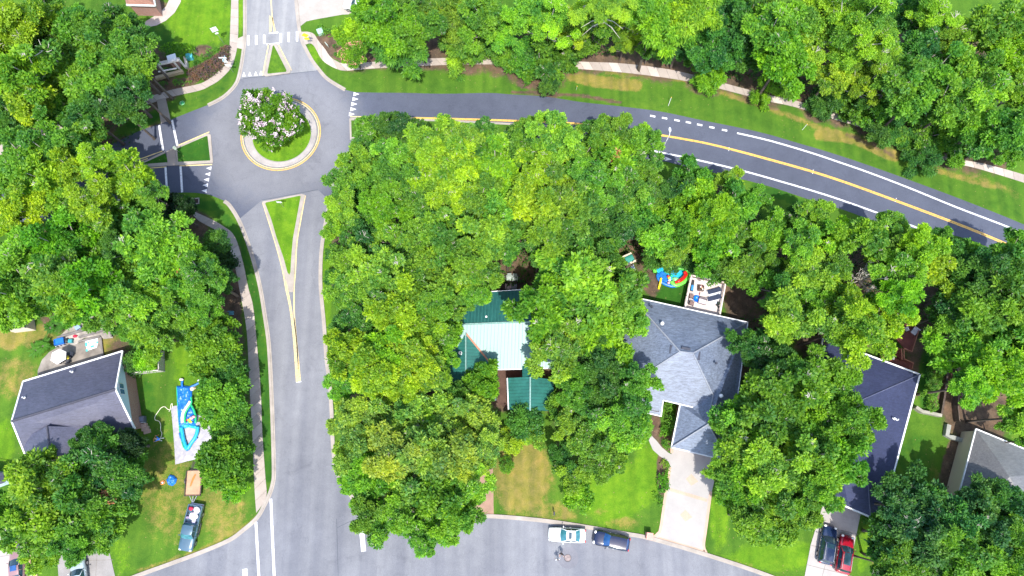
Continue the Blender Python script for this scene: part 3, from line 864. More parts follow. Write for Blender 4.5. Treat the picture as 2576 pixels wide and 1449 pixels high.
T_("MF", [(935, 345, 58, 15, 'M'), (1005, 325, 55, 14, 'D'), (905, 400, 45, 12, 'L'), (990, 385, 55, 14, 'L'), (1075, 350, 62, 17, 'L'), (1150, 345, 52, 16, 'L'), (1215, 350, 52, 15, 'M'), (1150, 410, 70, 19, 'Y'),
          (1070, 430, 68, 18, 'Y'), (1240, 420, 66, 19, 'Y'), (1300, 370, 55, 17, 'M'), (1320, 330, 40, 14, 'M'), (1400, 340, 62, 19, 'L'), (1360, 420, 66, 18, 'Y'), (1455, 390, 60, 18, 'L'), (1500, 335, 48, 15, 'M'), (1560, 340, 55, 15, 'M'),
          (1615, 345, 45, 13, 'L'), (1550, 405, 66, 18, 'V'), (1625, 420, 46, 14, 'L'), (1490, 450, 62, 17, 'M'), (1410, 490, 66, 18, 'L'), (1330, 490, 66, 18, 'Y'), (1580, 470, 60, 15, 'M'), (1640, 480, 40, 12, 'M'),
          (985, 450, 60, 15, 'M'), (920, 470, 55, 13, 'M'), (860, 455, 42, 12, 'L'), (865, 515, 45, 12, 'L'), (965, 515, 62, 17, 'V'), (905, 555, 46, 10, 'D'), (1045, 500, 62, 16, 'M'), (1125, 490, 60, 17, 'Y'), (1195, 500, 60, 15, 'M'),
          (1260, 520, 62, 15, 'L'), (1090, 575, 66, 17, 'L'), (1170, 570, 52, 12, 'M'), (1230, 600, 66, 17, 'L'), (1320, 570, 66, 16, 'L'), (1010, 600, 62, 16, 'L'), (1390, 570, 62, 15, 'L'), (1460, 520, 62, 15, 'M'), (1530, 530, 66, 14, 'D'),
          (1600, 540, 56, 14, 'M'), (925, 625, 60, 12, 'D'), (880, 650, 52, 15, 'L'), (960, 670, 72, 17, 'L'), (1045, 660, 66, 17, 'L'), (1130, 645, 66, 16, 'L'), (885, 730, 56, 16, 'L'), (960, 740, 60, 14, 'M'), (1040, 725, 60, 14, 'M'), (1120, 720, 66, 16, 'L'),
          (1200, 670, 60, 16, 'L'), (1275, 622, 44, 13, 'M'), (1355, 640, 40, 10, 'D'), (1195, 735, 42, 13, 'L'), (1450, 590, 52, 11, 'D'), (1540, 600, 44, 9, 'D'), (835, 575, 36, 9, 'L'), (840, 640, 26, 3.5, 'D', 'bush'), (838, 700, 24, 3, 'D', 'bush'), (1395, 640, 40, 10, 'M')])
T_("MR", [(1700, 480, 44, 10, 'D'), (1745, 455, 52, 12, 'M'), (1760, 500, 58, 14, 'Y'), (1835, 455, 38, 9, 'L'), (1800, 545, 60, 14, 'Y'), (1725, 565, 66, 15, 'V'), (1660, 590, 60, 14, 'L'), (1860, 520, 55, 12, 'M'), (1800, 615, 66, 15, 'V'), (1870, 600, 62, 13, 'M'),
          (1700, 625, 40, 10, 'L'), (1855, 670, 55, 11, 'M'), (1930, 580, 52, 13, 'L'), (1925, 650, 50, 11, 'M'), (1640, 655, 26, 5, 'D', 'bush'), (1690, 655, 30, 6, 'D', 'bush'), (1790, 680, 34, 6, 'D', 'bush'), (1740, 660, 28, 5.5, 'D', 'bush'), (1910, 500, 36, 8, 'M')])
T_("FR", [(2055, 538, 44, 15, 'L'), (2000, 560, 40, 10, 'M'), (2095, 602, 62, 17, 'Y'), (2020, 610, 48, 13, 'L'), (2180, 588, 56, 16, 'L'), (2250, 560, 42, 12, 'M'), (2240, 620, 55, 13, 'M'), (2330, 622, 56, 17, 'Y'), (2345, 665, 66, 17, 'Y'),
          (2260, 680, 60, 15, 'L'), (1965, 720, 60, 15, 'M'), (2040, 690, 66, 16, 'L'), (2110, 670, 46, 12, 'M'), (1985, 790, 72, 16, 'L'), (2060, 770, 60, 15, 'L'), (2125, 755, 56, 16, 'Y'), (2170, 830, 72, 17, 'Y'), (2110, 830, 50, 14, 'L'), (2240, 800, 60, 15, 'Y'), (2270, 745, 50, 15, 'V'),
          (2190, 690, 62, 16, 'B', 'bare'), (1888, 862, 46, 9, 'D'), (1920, 900, 46, 9, 'D'), (1960, 845, 48, 8, 'D'), (2368, 598, 32, 11, 'M')])
T_("FE", [(2440, 668, 58, 15, 'D'), (2512, 652, 50, 14, 'M'), (2578, 628, 50, 14, 'M'), (2500, 680, 66, 15, 'D'), (2420, 730, 62, 13, 'D'), (2570, 670, 60, 15, 'M'), (2480, 780, 78, 17, 'M'), (2570, 760, 66, 16, 'M'), (2410, 820, 58, 14, 'M'), (2560, 850, 72, 17, 'L'), (2440, 890, 76, 17, 'L'),
          (2520, 940, 72, 17, 'Y'), (2450, 970, 50, 14, 'L'), (2600, 950, 66, 15, 'L'), (2380, 790, 40, 10, 'D'), (2560, 1050, 46, 13, 'L'), (2600, 1110, 30, 10, 'L'), (2342, 985, 22, 3, 'M', 'bush'), (2352, 940, 20, 3, 'M', 'bush')])
T_("HW", [(995, 775, 82, 18, 'Y'), (1075, 800, 62, 16, 'Y'), (905, 800, 52, 11, 'D'), (860, 820, 34, 5, 'D', 'bush'), (1120, 840, 46, 14, 'V'), (880, 890, 66, 16, 'Y'), (965, 880, 66, 17, 'V'), (1050, 900, 66, 16, 'Y'), (935, 945, 62, 16, 'Y'), (1010, 960, 66, 16, 'Y'), (1090, 945, 46, 12, 'L'),
          (870, 955, 46, 11, 'M'), (1115, 900, 36, 11, 'L'), (1100, 770, 50, 14, 'M'), (1150, 760, 34, 12, 'L')])
T_("HS", [(1208, 965, 52, 8, 'S'), (890, 1050, 58, 13, 'G'), (965, 1045, 66, 14, 'G'), (1050, 1050, 72, 15, 'G'), (1130, 1060, 66, 14, 'G'), (1200, 1060, 60, 12, 'G'), (900, 1130, 62, 14, 'G'), (985, 1130, 78, 16, 'G'), (1075, 1140, 78, 16, 'G'), (1160, 1150, 70, 15, 'G'), (1215, 1130, 50, 12, 'G'),
          (925, 1205, 66, 15, 'L'), (1010, 1225, 78, 16, 'G'), (1100, 1235, 78, 16, 'L'), (1175, 1230, 56, 14, 'L'), (925, 1290, 52, 12, 'M'), (990, 1310, 60, 13, 'L'), (1070, 1325, 66, 14, 'L'), (1145, 1300, 56, 13, 'L'), (1065, 1365, 32, 10, 'M'), (1150, 1000, 44, 10, 'M'), (880, 1215, 30, 10, 'L')], 0.7)
T_("HC", [(1445, 720, 105, 17, 'L'), (1370, 780, 80, 16, 'V'), (1530, 740, 88, 16, 'L'), (1500, 830, 88, 16, 'V'), (1400, 870, 72, 15, 'L'), (1445, 640, 66, 14, 'M'), (1520, 650, 56, 13, 'M'), (1590, 790, 46, 13, 'L')], 0.8)
T_("HM", [(1510, 900, 56, 10, 'D'), (1450, 965, 52, 10, 'M'), (1530, 970, 62, 11, 'D'), (1600, 960, 52, 11, 'M'), (1590, 1020, 56, 11, 'M'), (1490, 1030, 58, 11, 'M'), (1560, 1080, 62, 10, 'L'), (1480, 1100, 56, 9, 'M'), (1430, 1060, 42, 8, 'L'), (1600, 1090, 40, 9, 'L'), (1420, 1140, 40, 6, 'D'),
          (1500, 1165, 52, 7, 'M'), (1440, 1205, 46, 6, 'L'), (1455, 1250, 38, 4.5, 'V', 'bush'), (1550, 1150, 42, 7, 'L'), (1320, 1060, 44, 5, 'D', 'bush'), (1290, 1105, 34, 3.5, 'Y', 'bush'), (1345, 1100, 30, 3.5, 'L', 'bush'), (1274, 1169, 20, 2.2, 'S', 'bush'), (1400, 1020, 30, 5, 'L', 'bush')], 0.6)
T_("HE", [(1940, 1000, 78, 14, 'M'), (2040, 960, 82, 15, 'S'), (2110, 990, 72, 15, 'S'), (2145, 1060, 68, 15, 'S'), (2060, 1060, 78, 16, 'M'), (1970, 1080, 82, 16, 'M'), (1880, 1060, 72, 14, 'L'), (1850, 1140, 66, 14, 'L'), (1940, 1170, 82, 15, 'L'), (2040, 1160, 82, 16, 'L'), (2120, 1150, 66, 15, 'S'),
          (1880, 1230, 72, 14, 'L'), (1970, 1260, 82, 15, 'L'), (2062, 1236, 62, 15, 'L'), (1900, 1310, 60, 12, 'L'), (1965, 1325, 56, 13, 'L'), (2028, 1300, 44, 12, 'L'), (1830, 1200, 40, 11, 'L'), (1975, 900, 42, 10, 'D'), (1830, 1060, 42, 11, 'M')], 0.3)
T_("BR", [(2265, 1275, 60, 12, 'E'), (2340, 1255, 66, 12, 'E'), (2400, 1300, 66, 12, 'E'), (2470, 1265, 58, 12, 'E'), (2540, 1270, 60, 13, 'E'), (2250, 1350, 62, 12, 'E'), (2330, 1350, 72, 13, 'E'), (2420, 1380, 72, 13, 'M'), (2500, 1350, 66, 13, 'E'), (2570, 1360, 60, 13, 'M'), (2270, 1420, 62, 12, 'M'),
          (2350, 1430, 66, 12, 'E'), (2440, 1455, 66, 13, 'L'), (2530, 1440, 66, 13, 'L'), (2225, 1420, 36, 9, 'M')], 0.3)
T_("TR", [(873, 78, 34, 4.5, 'Y', 'bush'), (888, 125, 44, 6, 'V', 'crape'), (960, 50, 72, 15, 'V'), (1000, 120, 64, 11, 'M', 'weep'), (945, 20, 50, 13, 'V'), (1050, 60, 56, 14, 'M'), (1040, 10, 50, 12, 'M'), (1120, 50, 66, 17, 'L', 'weep'), (1165, 120, 62, 14, 'L', 'weep'), (1190, 60, 56, 16, 'L'), (1250, 120, 55, 13, 'M', 'weep'),
          (1225, 25, 52, 14, 'M'), (1275, 60, 56, 15, 'L', 'weep'), (1370, 140, 78, 14, 'M'), (1310, 150, 50, 12, 'M'), (1430, 130, 46, 11, 'M'), (1380, 45, 66, 19, 'P', 'pine'), (1330, 15, 50, 16, 'L'), (1450, 60, 56, 20, 'P', 'pine'), (1383, 215, 26, 3.5, 'D', 'bush'),
          (1505, 20, 62, 21, 'P', 'pine'), (1575, 95, 42, 16, 'P', 'pine'), (1475, 100, 40, 10, 'M'), (1580, 30, 50, 17, 'P', 'pine'), (1650, 40, 66, 18, 'V', 'weep'), (1700, 70, 62, 19, 'P', 'weep'), (1745, 25, 66, 20, 'Y', 'weep'), (1640, 108, 38, 7, 'M'),
          (1695, 120, 38, 8, 'D'), (1752, 145, 30, 7, 'M'), (1790, 190, 44, 8, 'V', 'weep'), (1800, 120, 62, 10, 'D'), (1868, 125, 52, 10, 'D'), (1850, 50, 60, 14, 'D'), (1900, 30, 55, 15, 'M'), (1880, 95, 50, 12, 'D'),
          (1960, 60, 72, 17, 'L'), (1970, 150, 72, 16, 'V'), (1950, 210, 52, 12, 'V', 'weep'), (2020, 110, 66, 19, 'P', 'pine'), (2080, 40, 82, 21, 'P', 'pine'), (2160, 45, 82, 22, 'P', 'pine'), (2220, 110, 62, 21, 'P', 'pine'), (2140, 120, 66, 20, 'P', 'pine'), (2090, 195, 46, 14, 'P'),
          (2080, 250, 46, 9, 'D', 'weep'), (2145, 250, 52, 11, 'M'), (2180, 200, 55, 14, 'P', 'pine'), (2220, 270, 55, 12, 'M'), (2260, 200, 60, 13, 'M'), (2300, 250, 60, 13, 'M'), (2290, 30, 50, 12, 'D'), (2360, 30, 60, 17, 'P', 'pine'), (2400, 85, 60, 17, 'P', 'pine'), (2310, 110, 52, 11, 'D'),
          (2350, 180, 62, 14, 'M'), (2430, 160, 60, 16, 'L'), (2480, 60, 66, 18, 'L'), (2550, 40, 60, 18, 'L'), (2550, 140, 66, 17, 'Y'), (2470, 230, 66, 16, 'L'), (2390, 270, 66, 14, 'M'), (2320, 330, 62, 12, 'M'), (2560, 230, 60, 15, 'L'), (2400, 350, 60, 12, 'M'), (2470, 320, 66, 14, 'M'),
          (2550, 320, 60, 14, 'M'), (2330, 395, 44, 7, 'D', 'weep'), (2470, 370, 34, 8, 'M', 'weep'), (2548, 378, 38, 9, 'M'), (2250, 335, 40, 8, 'D', 'weep'), (2210, 340, 30, 6, 'D', 'bush')])

PATHX = [1100, 1280, 1448, 1563, 1663, 1733, 1815, 1932, 2024, 2097, 2172, 2290, 2399, 2482, 2576, 2700]
PATHY = [147, 146, 155, 160, 172, 186, 208, 239, 260, 282, 305, 350, 396, 414, 440, 480]
for t in TREES:
    t['h'] = t['h'] if t['h'] < 9 else 9 + (t['h'] - 9) * .6
    if t['zone'] == 'TR' and t['x'] > 1100:
        while t['h'] > 4.2:
            X, Y = P(t['x'], t['y'], t['h'] * .75); bx_, by_ = pix(X, Y)
            if by_ < np.interp(bx_, PATHX, PATHY) - 7: break
            t['h'] -= .5
# ------------------------------------------------------------------ GROUND: one sheet to the horizon, lawn / soil / dry cover stored per vertex
xs = np.concatenate([[-3000, -1000, -400, -200, -130], np.arange(-100, 100.01, 0.42), [130, 200, 400, 1000, 3000]])
ys = np.concatenate([[-3000, -1000, -400, -150, -60], np.arange(-30, 92.01, 0.42), [120, 200, 400, 1000, 3000]])
GX, GY = np.meshgrid(xs, ys)
nx, ny = len(xs), len(ys)
gv = np.stack([GX.ravel(), GY.ravel(), np.zeros(nx * ny)], 1)
cx_ = np.clip(GX.ravel(), -110, 110); cy_ = np.clip(GY.ravel(), -35, 98)
px_, py_ = pix(cx_, cy_)
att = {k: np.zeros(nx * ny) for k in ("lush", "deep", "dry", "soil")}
def blob(k, x, y, rx, ry, amt=1.0, soft=0.35, rot=0.0):
    c, s = math.cos(R(rot)), math.sin(R(rot))
    dx, dy = px_ - x, py_ - y
    u = (dx * c + dy * s) / rx; v = (-dx * s + dy * c) / ry
    d = np.sqrt(u * u + v * v)
    w = np.clip((1 + soft - d) / (2 * soft), 0, 1) * amt
    att[k][:] = np.maximum(att[k], w)
def erase(k, x, y, rx, ry, soft=0.35, rot=0.0):
    c, s = math.cos(R(rot)), math.sin(R(rot))
    dx, dy = px_ - x, py_ - y
    u = (dx * c + dy * s) / rx; v = (-dx * s + dy * c) / ry
    w = np.clip((1 + soft - np.sqrt(u * u + v * v)) / (2 * soft), 0, 1)
    att[k][:] *= (1 - w)
def path(k, pts, w, amt=1.0, soft=0.4):
    d = np.full(nx * ny, 1e9)
    for (x0, y0), (x1, y1) in zip(pts, pts[1:]):
        L2 = (x1 - x0) ** 2 + (y1 - y0) ** 2 + 1e-9
        t = np.clip(((px_ - x0) * (x1 - x0) + (py_ - y0) * (y1 - y0)) / L2, 0, 1)
        d = np.minimum(d, np.hypot(px_ - x0 - t * (x1 - x0), py_ - y0 - t * (y1 - y0)))
    att[k][:] = np.maximum(att[k], np.clip((1 + soft - d / w) / (2 * soft), 0, 1) * amt)
for t in TREES:
    if t['litter'] > 0.4:
        X, Y = P(t['x'], t['y'], t['h'] * 0.7); gx, gy = pix(X, Y)
        blob("soil", gx, gy, t['r'] * 0.95, t['r'] * 0.95, t['litter'] * 0.8, 0.3)
# lawns on top of litter
for k in ("soil",):
    erase(k, 1040, 210, 200, 22); erase(k, 1000, 200, 140, 24); erase(k, 480, 60, 105, 75, 0.2); erase(k, 480, 265, 80, 30, 0.3, -20); erase(k, 1700, 250, 240, 22, 0.3, 12); erase(k, 2000, 320, 200, 22, 0.3, 18)
    erase(k, 2350, 445, 260, 26, 0.3, 23); erase(k, 822, 760, 12, 260, 0.4); erase(k, 640, 830, 16, 300, 0.4, -3); erase(k, 520, 510, 70, 22, 0.3, 20); erase(k, 350, 310, 60, 18, 0.3, -25)
    erase(k, 500, 1180, 150, 200, 0.2); erase(k, 440, 980, 60, 120, 0.2); erase(k, 60, 900, 70, 90, 0.3); erase(k, 1560, 1250, 110, 90, 0.2); erase(k, 1320, 1220, 110, 110, 0.2); erase(k, 2330, 960, 20, 90, 0.3, 5); erase(k, 1665, 740, 60, 75, 0.2)
    erase(k, 1960, 520, 130, 18, 0.3, 20); erase(k, 1690, 420, 40, 12); erase(k, 1900, 1390, 130, 50, 0.2)
# bright lawns
blob("lush", 500, 45, 85, 75, 1.0); blob("lush", 605, 20, 8, 70, 1.0)
blob("lush", 822, 740, 12, 280, 0.95); blob("lush", 790, 140, 24, 40, 0.7, 0.4, 20)
blob("lush", 1545, 1235, 85, 85, 1.0, 0.3); blob("lush", 1630, 1190, 40, 90, 0.8); blob("lush", 1960, 1400, 140, 40, 0.8); blob("lush", 1810, 1300, 26, 90, 0.7, 0.3)
blob("lush", 470, 905, 40, 90, 0.7); blob("lush", 10, 1110, 30, 60, 0.8); blob("lush", 2180, 1370, 20, 80, 0.7, 0.3, 12); blob("lush", 420, 1290, 110, 100, 0.35); blob("lush", 300, 1400, 40, 60, 0.5)
blob("lush", 590, 640, 8, 60, 0.4); blob("lush", 1060, 205, 120, 12, 0.25)
# deep green verges and lawn patches, one of them painted house shade
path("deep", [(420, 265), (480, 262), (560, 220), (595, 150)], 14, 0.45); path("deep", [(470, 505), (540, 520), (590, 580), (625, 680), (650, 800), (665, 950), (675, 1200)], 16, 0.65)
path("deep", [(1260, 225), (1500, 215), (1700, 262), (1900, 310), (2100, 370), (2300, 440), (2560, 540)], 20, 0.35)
blob("deep", 390, 110, 60, 60, 0.6); blob("deep", 1960, 490, 80, 14, 0.7, 0.3, 20); blob("deep", 2330, 960, 18, 90, 0.7, 0.3, 5); blob("deep", 1680, 740, 60, 60, 0.8); blob("deep", 360, 305, 50, 16, 0.7, 0.3, -22); blob("deep", 370, 1010, 26, 80, 0.55); blob("deep", 2310, 1160, 60, 80, 0.5); blob("deep", 1640, 590, 30, 20, 0.6)  # patch right of the gabled house is its shade, put into the grass colour
# dry and worn
path("dry", [(1440, 190), (1500, 205), (1600, 215)], 16, 0.9); path("dry", [(1530, 180), (1720, 200), (1900, 260), (2060, 320), (2200, 360), (2330, 420), (2500, 470)], 8, 0.75, 0.8)
path("dry", [(2060, 340), (2150, 350), (2250, 395)], 13, 0.9); path("dry", [(2420, 425), (2560, 490)], 12, 0.5, 0.8)
blob("dry", 1315, 1200, 75, 100, 0.95, 0.35); blob("dry", 1400, 1290, 60, 30, 0.6); blob("dry", 1570, 1315, 45, 18, 0.6, 0.5); blob("dry", 1510, 1290, 25, 14, 0.5, 0.6)
blob("dry", 100, 850, 45, 40, 0.7); blob("dry", 40, 950, 70, 60, 0.55); blob("dry", 25, 840, 40, 40, 0.95); blob("dry", 560, 1290, 70, 90, 0.55); blob("dry", 420, 1230, 80, 150, 0.50); blob("dry", 430, 1050, 40, 40, 0.35)
blob("dry", 540, 980, 30, 30, 0.2); blob("dry", 2250, 1110, 20, 90, 0.5, 0.5, 15); blob("dry", 2350, 1200, 20, 70, 0.4, 0.5); blob("dry", 1900, 970, 14, 60, 0.9); blob("dry", 1870, 1420, 40, 14, 0.4); blob("dry", 260, 870, 50, 50, 0.6)
blob("dry", 2200, 1390, 18, 60, 0.5); blob("dry", 990, 90, 10, 10, 0.2)
# bare soil
blob("soil", 840, 108, 34, 22, 1.0, 0.3, 30); path("soil", [(800, 100), (830, 130), (870, 152), (940, 150), (1100, 138)], 10, 1.0); blob("soil", 1085, 115, 24, 30, 1.0); blob("soil", 1325, 205, 26, 18, 1.0, 0.3); path("soil", [(1290, 232), (1460, 240), (1560, 258)], 5, 0.8, 0.6)
blob("soil", 1478, 142, 34, 12, 1.0); path("soil", [(1450, 150), (1620, 158), (1740, 178), (1830, 205), (1960, 240), (2100, 278), (2200, 308)], 9, 0.85, 0.5)
path("soil", [(2130, 340), (2200, 365), (2250, 395)], 8, 0.6, 0.8)
blob("soil", 440, 215, 60, 16, 0.9, 0.3, -12); blob("soil", 512, 128, 24, 16, 1.0); blob("soil", 1640, 708, 24, 40, 0.9); blob("soil", 1855, 770, 34, 60, 0.9)
blob("soil", 1665, 1190, 14, 60, 1.0, 0.2); blob("soil", 1675, 1115, 20, 22, 1.0, 0.2); blob("soil", 1650, 1070, 12, 40, 1.0); blob("soil", 2460, 1040, 90, 80, 1.0, 0.25); blob("soil", 2375, 960, 34, 80, 1.0, 0.25, 8); blob("soil", 2395, 1160, 24, 90, 0.9, 0.3, 15)
blob("soil", 585, 800, 26, 120, 0.8, 0.3); blob("soil", 600, 1000, 22, 100, 0.6, 0.3); blob("soil", 240, 800, 60, 30, 0.8); blob("soil", 300, 880, 34, 30, 0.7); blob("soil", 1270, 985, 40, 50, 1.0, 0.2)
blob("soil", 330, 390, 10, 40, 0.2); blob("soil", 420, 60, 40, 50, 0.0); blob("soil", 375, 15, 50, 18, 0.8); blob("soil", 90, 330, 90, 14, 0.9, 0.4, -20); blob("soil", 505, 1120, 12, 12, 0.3); blob("soil", 1500, 1340, 400, 3, 0.0)
blob("soil", 1280, 720, 60, 40, 1.0, 0.2); blob("soil", 1400, 650, 60, 40, 1.0); path("soil", [(1200, 1299), (1290, 1303), (1420, 1316), (1500, 1328)], 4, 0.7, 0.6)
path("dry", [(660, 1290), (600, 1335), (500, 1385), (350, 1436)], 7, 0.6, 0.7)
me = bpy.data.meshes.new("ground")
me.vertices.add(nx * ny); me.vertices.foreach_set("co", gv.ravel())
ii = (np.arange(ny - 1)[:, None] * nx + np.arange(nx - 1)[None, :]).ravel()
fq = np.stack([ii, ii + 1, ii + nx + 1, ii + nx], 1)
me.loops.add(fq.size); me.loops.foreach_set("vertex_index", fq.ravel())
me.polygons.add(len(fq)); me.polygons.foreach_set("loop_start", np.arange(len(fq)) * 4)
me.materials.append(M_GROUND)
me.update(calc_edges=True)
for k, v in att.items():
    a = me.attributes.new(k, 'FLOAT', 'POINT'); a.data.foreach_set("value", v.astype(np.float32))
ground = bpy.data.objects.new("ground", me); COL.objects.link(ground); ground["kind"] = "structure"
# ------------------------------------------------------------------ HOUSES
M_NAVY = mat_shingle("navy_shingles", (0.030, 0.038, 0.088), 0.25)
M_SLATE = mat_shingle("blue_grey_shingles", (0.140, 0.172, 0.235), 0.40, 0.5)
M_CHAR = mat_shingle("charcoal_shingles", (0.066, 0.068, 0.110), 0.30, 0.55)
M_TAUPE = mat_shingle("grey_taupe_shingles", (0.16, 0.16, 0.165), 0.25, .55)
M_BROWNR = mat_shingle("brown_red_shingles", (0.30, 0.16, 0.12), 0.25)
M_SIDING = mat_boards("pale_blue_siding", (0.58, 0.70, 0.76), 'X', 0.18, 0.8)
def mat_siding(name, c):
    m, nt, b = newmat(name)
    tc = nt.nodes.new("ShaderNodeTexCoord")
    s = nt.nodes.new("ShaderNodeSeparateXYZ"); nt.links.new(tc.outputs["Object"], s.inputs[0])
    fr = math_(nt, 'FRACT', math_(nt, 'MULTIPLY', s.outputs[2], 5.5))
    j = ramp(nt, fr, [(0.0, (0.7,) * 3), (0.15, (1, 1, 1)), (1.0, (0.96,) * 3)])
    nt.links.new(mixc(nt, 1.0, c, j, 'MULTIPLY'), b.inputs["Base Color"]); b.inputs["Roughness"].default_value = 0.6
    return m
M_SIDE = mat_siding("pale_blue_lap_siding", (0.60, 0.72, 0.78))
M_CREAMS = mat_siding("cream_lap_siding", (0.68, 0.58, 0.42))
M_FASCIA = plain("white_fascia", (0.80, 0.80, 0.80), 0.5, var=0.05)
M_GREEN_X = mat_boards("green_seamed_metal_up_slope", (0.022, 0.135, 0.125), 'Y', 0.44, 0.6, 0.12, 0.5)
M_GREEN_Y = mat_boards("green_seamed_metal_across", (0.022, 0.150, 0.125), 'X', 0.44, 0.45, 0.12, 0.5)
M_RIDGE = {}
def up(pts):
    """order 3D points so the face looks up"""
    n = Vector((0, 0, 0)); v = [Vector(p) for p in pts]
    for i in range(len(v)):
        n += (v[i] - v[0]).cross(v[(i + 1) % len(v)] - v[0])
    return v if n.z > 0 else v[::-1]
def roof_faces(mb, faces, th=0.16, m=0):
    for f in faces:
        v = up(f)
        mb.face(v, m)
        mb.face([Vector((p.x, p.y, p.z - th)) for p in v[::-1]], m)
        for a, b in zip(v, v[1:] + v[:1]):
            mb.face([(a.x, a.y, a.z - th), (b.x, b.y, b.z - th), b, a], m)
def edge_bars(mb, segs, w=0.14, h=0.2):
    for a, b in segs:
        a = Vector(a); b = Vector(b); d = b - a; L = d.length; d.normalize()
        side = d.cross(Vector((0, 0, 1))).normalized() * (w / 2); upv = side.cross(d).normalized() * (h / 2)
        a = a - Vector((0, 0, 0.04)); b = b - Vector((0, 0, 0.04))
        q = [p + sg * side + t * upv for p in (a, b) for sg in (1, -1) for t in (1, -1)]
        mb.raw(q, [(0, 1, 3, 2), (4, 6, 7, 5), (0, 4, 5, 1), (2, 3, 7, 6), (0, 2, 6, 4), (1, 5, 7, 3)])
def ridge_caps(mb, segs, w=0.3):
    for a, b in segs:
        a = Vector(a) + Vector((0, 0, 0.03)); b = Vector(b) + Vector((0, 0, 0.03))
        mb.tube([a, b], w / 2, 6)
def ins(pts, d):
    """inset a world XY polygon"""
    c = Vector((sum(p[0] for p in pts) / len(pts), sum(p[1] for p in pts) / len(pts)))
    out = []
    n = len(pts); A = sum(pts[i][0] * pts[(i + 1) % n][1] - pts[(i + 1) % n][0] * pts[i][1] for i in range(n))
    s = 1 if A > 0 else -1
    for i in range(n):
        p0, p1, p2 = Vector(pts[i - 1][:2]), Vector(pts[i][:2]), Vector(pts[(i + 1) % n][:2])
        e1 = (p1 - p0).normalized(); e2 = (p2 - p1).normalized()
        n1 = Vector((-e1.y, e1.x)) * s; n2 = Vector((-e2.y, e2.x)) * s
        b = (n1 + n2); 
        if b.length < 0.2: b = n1
        b.normalize(); k = d / max(0.35, b.dot(n1))
        out.append((p1.x + b.x * k, p1.y + b.y * k))
    return out
def pipe_vent(parent, p, r=0.09, h=0.4, mat=None):
    mb = MB(); mb.lathe(p, [(r * 1.8, 0), (r * 1.8, 0.04), (r, 0.08), (r, h), (r * 0.5, h)], 10)
    return mb.build("vent_pipe", mat or M_WP, parent, smooth=False)
def on_roof(x, y, z): return P3(x, y, z)

# --- gabled house on the left
g = TL(0, 2)
ZE_, ZR_ = 3.0, 6.0
e = dict(nw=g(235, 940), ne=g(1235, 635), rr=g(1165, 1020), rl=g(120, 1340), se=g(1355, 1415), sw=(62.5, 1140))
NWp = P3(*e['nw'], ZE_); NEp = P3(*e['ne'], ZE_); RRp = P3(*e['rr'], ZR_); RLp = P3(*e['rl'], ZR_); SEp = P3(*e['se'], ZE_); SWp = P3(*e['sw'], ZE_)
house = thing("gabled_house", "gabled house with dark charcoal shingle roof and pale blue gable end over red brick", "house", ((NWp[0] + SEp[0]) / 2, (NWp[1] + SEp[1]) / 2, 0))
mb = MB(); roof_faces(mb, [[NWp, NEp, RRp, RLp], [RLp, RRp, SEp, SWp]]); 
# south cross gable, its ridge runs down the picture
A0 = P3(118, 1072, 5.6); A1 = P3(128, 1150, 5.6); A2 = P3(70, 1170, 3.3); A3 = P3(55, 1105, 3.6); A4 = P3(215, 1075, 3.5); A5 = P3(222, 1135, 3.3)
roof_faces(mb, [[A0, A1, A2, A3], [A0, A4, A5, A1]])
roof = mb.build("roof", M_CHAR, house)
rb = MB(); ridge_caps(rb, [(RLp, RRp)], 0.34); ridge_caps(rb, [(A0, A1)], 0.26); rb.build("ridge_cap", M_BLACK if False else plain("dark_ridge", (0.05, 0.05, 0.07), 0.7), roof)
fb = MB(); edge_bars(fb, [(NWp, NEp), (NEp, RRp), (RRp, SEp), (RLp, NWp), (RLp, SWp)], 0.2, 0.24); fb.build("fascia", M_FASCIA, roof)
wall = MB(); base = ins([NWp, NEp, SEp, SWp], 0.35)
wall.prism(base, 0, ZE_ - 0.15, top=False)
wb = wall.build("wall", M_BRICK, house)
gm = MB()
iNE, iSE = Vector((*base[1], ZE_ - 0.3)), Vector((*base[2], ZE_ - 0.3)); mid = (iNE + iSE) / 2; top_ = Vector((mid.x, mid.y, ZR_ - 0.25))
iNW, iSW = Vector((*base[0], ZE_ - 0.3)), Vector((*base[3], ZE_ - 0.3)); midw = (iNW + iSW) / 2; topw = Vector((midw.x, midw.y, ZR_ - 0.25))
outv = Vector((iNE.y - iSE.y, -(iNE.x - iSE.x), 0)).normalized()
gm.face([iNE + outv * 0.03, top_ + outv * 0.03, iSE + outv * 0.03][::-1]); gm.build("gable_wall", M_SIDE, house)
gm = MB(); gm.face([iNW, topw, iSW]); gm.build("gable_wall", M_SIDE, house)
wn_ = MB(); wc = mid + Vector((0, 0, 1.55)) + outv * 0.10
Mrot = Matrix.Rotation(math.atan2(iNE.y - iSE.y, iNE.x - iSE.x), 4, 'Z')
win = MB(); win.box(wc, (1.55, 0.10, 1.15), M=Mrot); wo = win.build("window", M_WP, house)
for s_ in (-1, 1):
    pn = MB(); pn.box(wc + (iNE - iSE).normalized() * 0.38 * s_ + outv * 0.06, (0.62, 0.04, 0.95), M=Mrot); pn.build("pane", M_GLASS_BLUE, wo)
for x, y in (g(1155, 850), g(725, 843), g(640, 1150), g(245, 1103)): pipe_vent(roof, P3(x, y, 4.6 if y > 960 else 4.0))
base_l = MB(); base_l.prism(ins([A3, A4, A5, A2], 0.3), 0, 3.2, top=False); base_l.build("wall", M_BRICK, house)

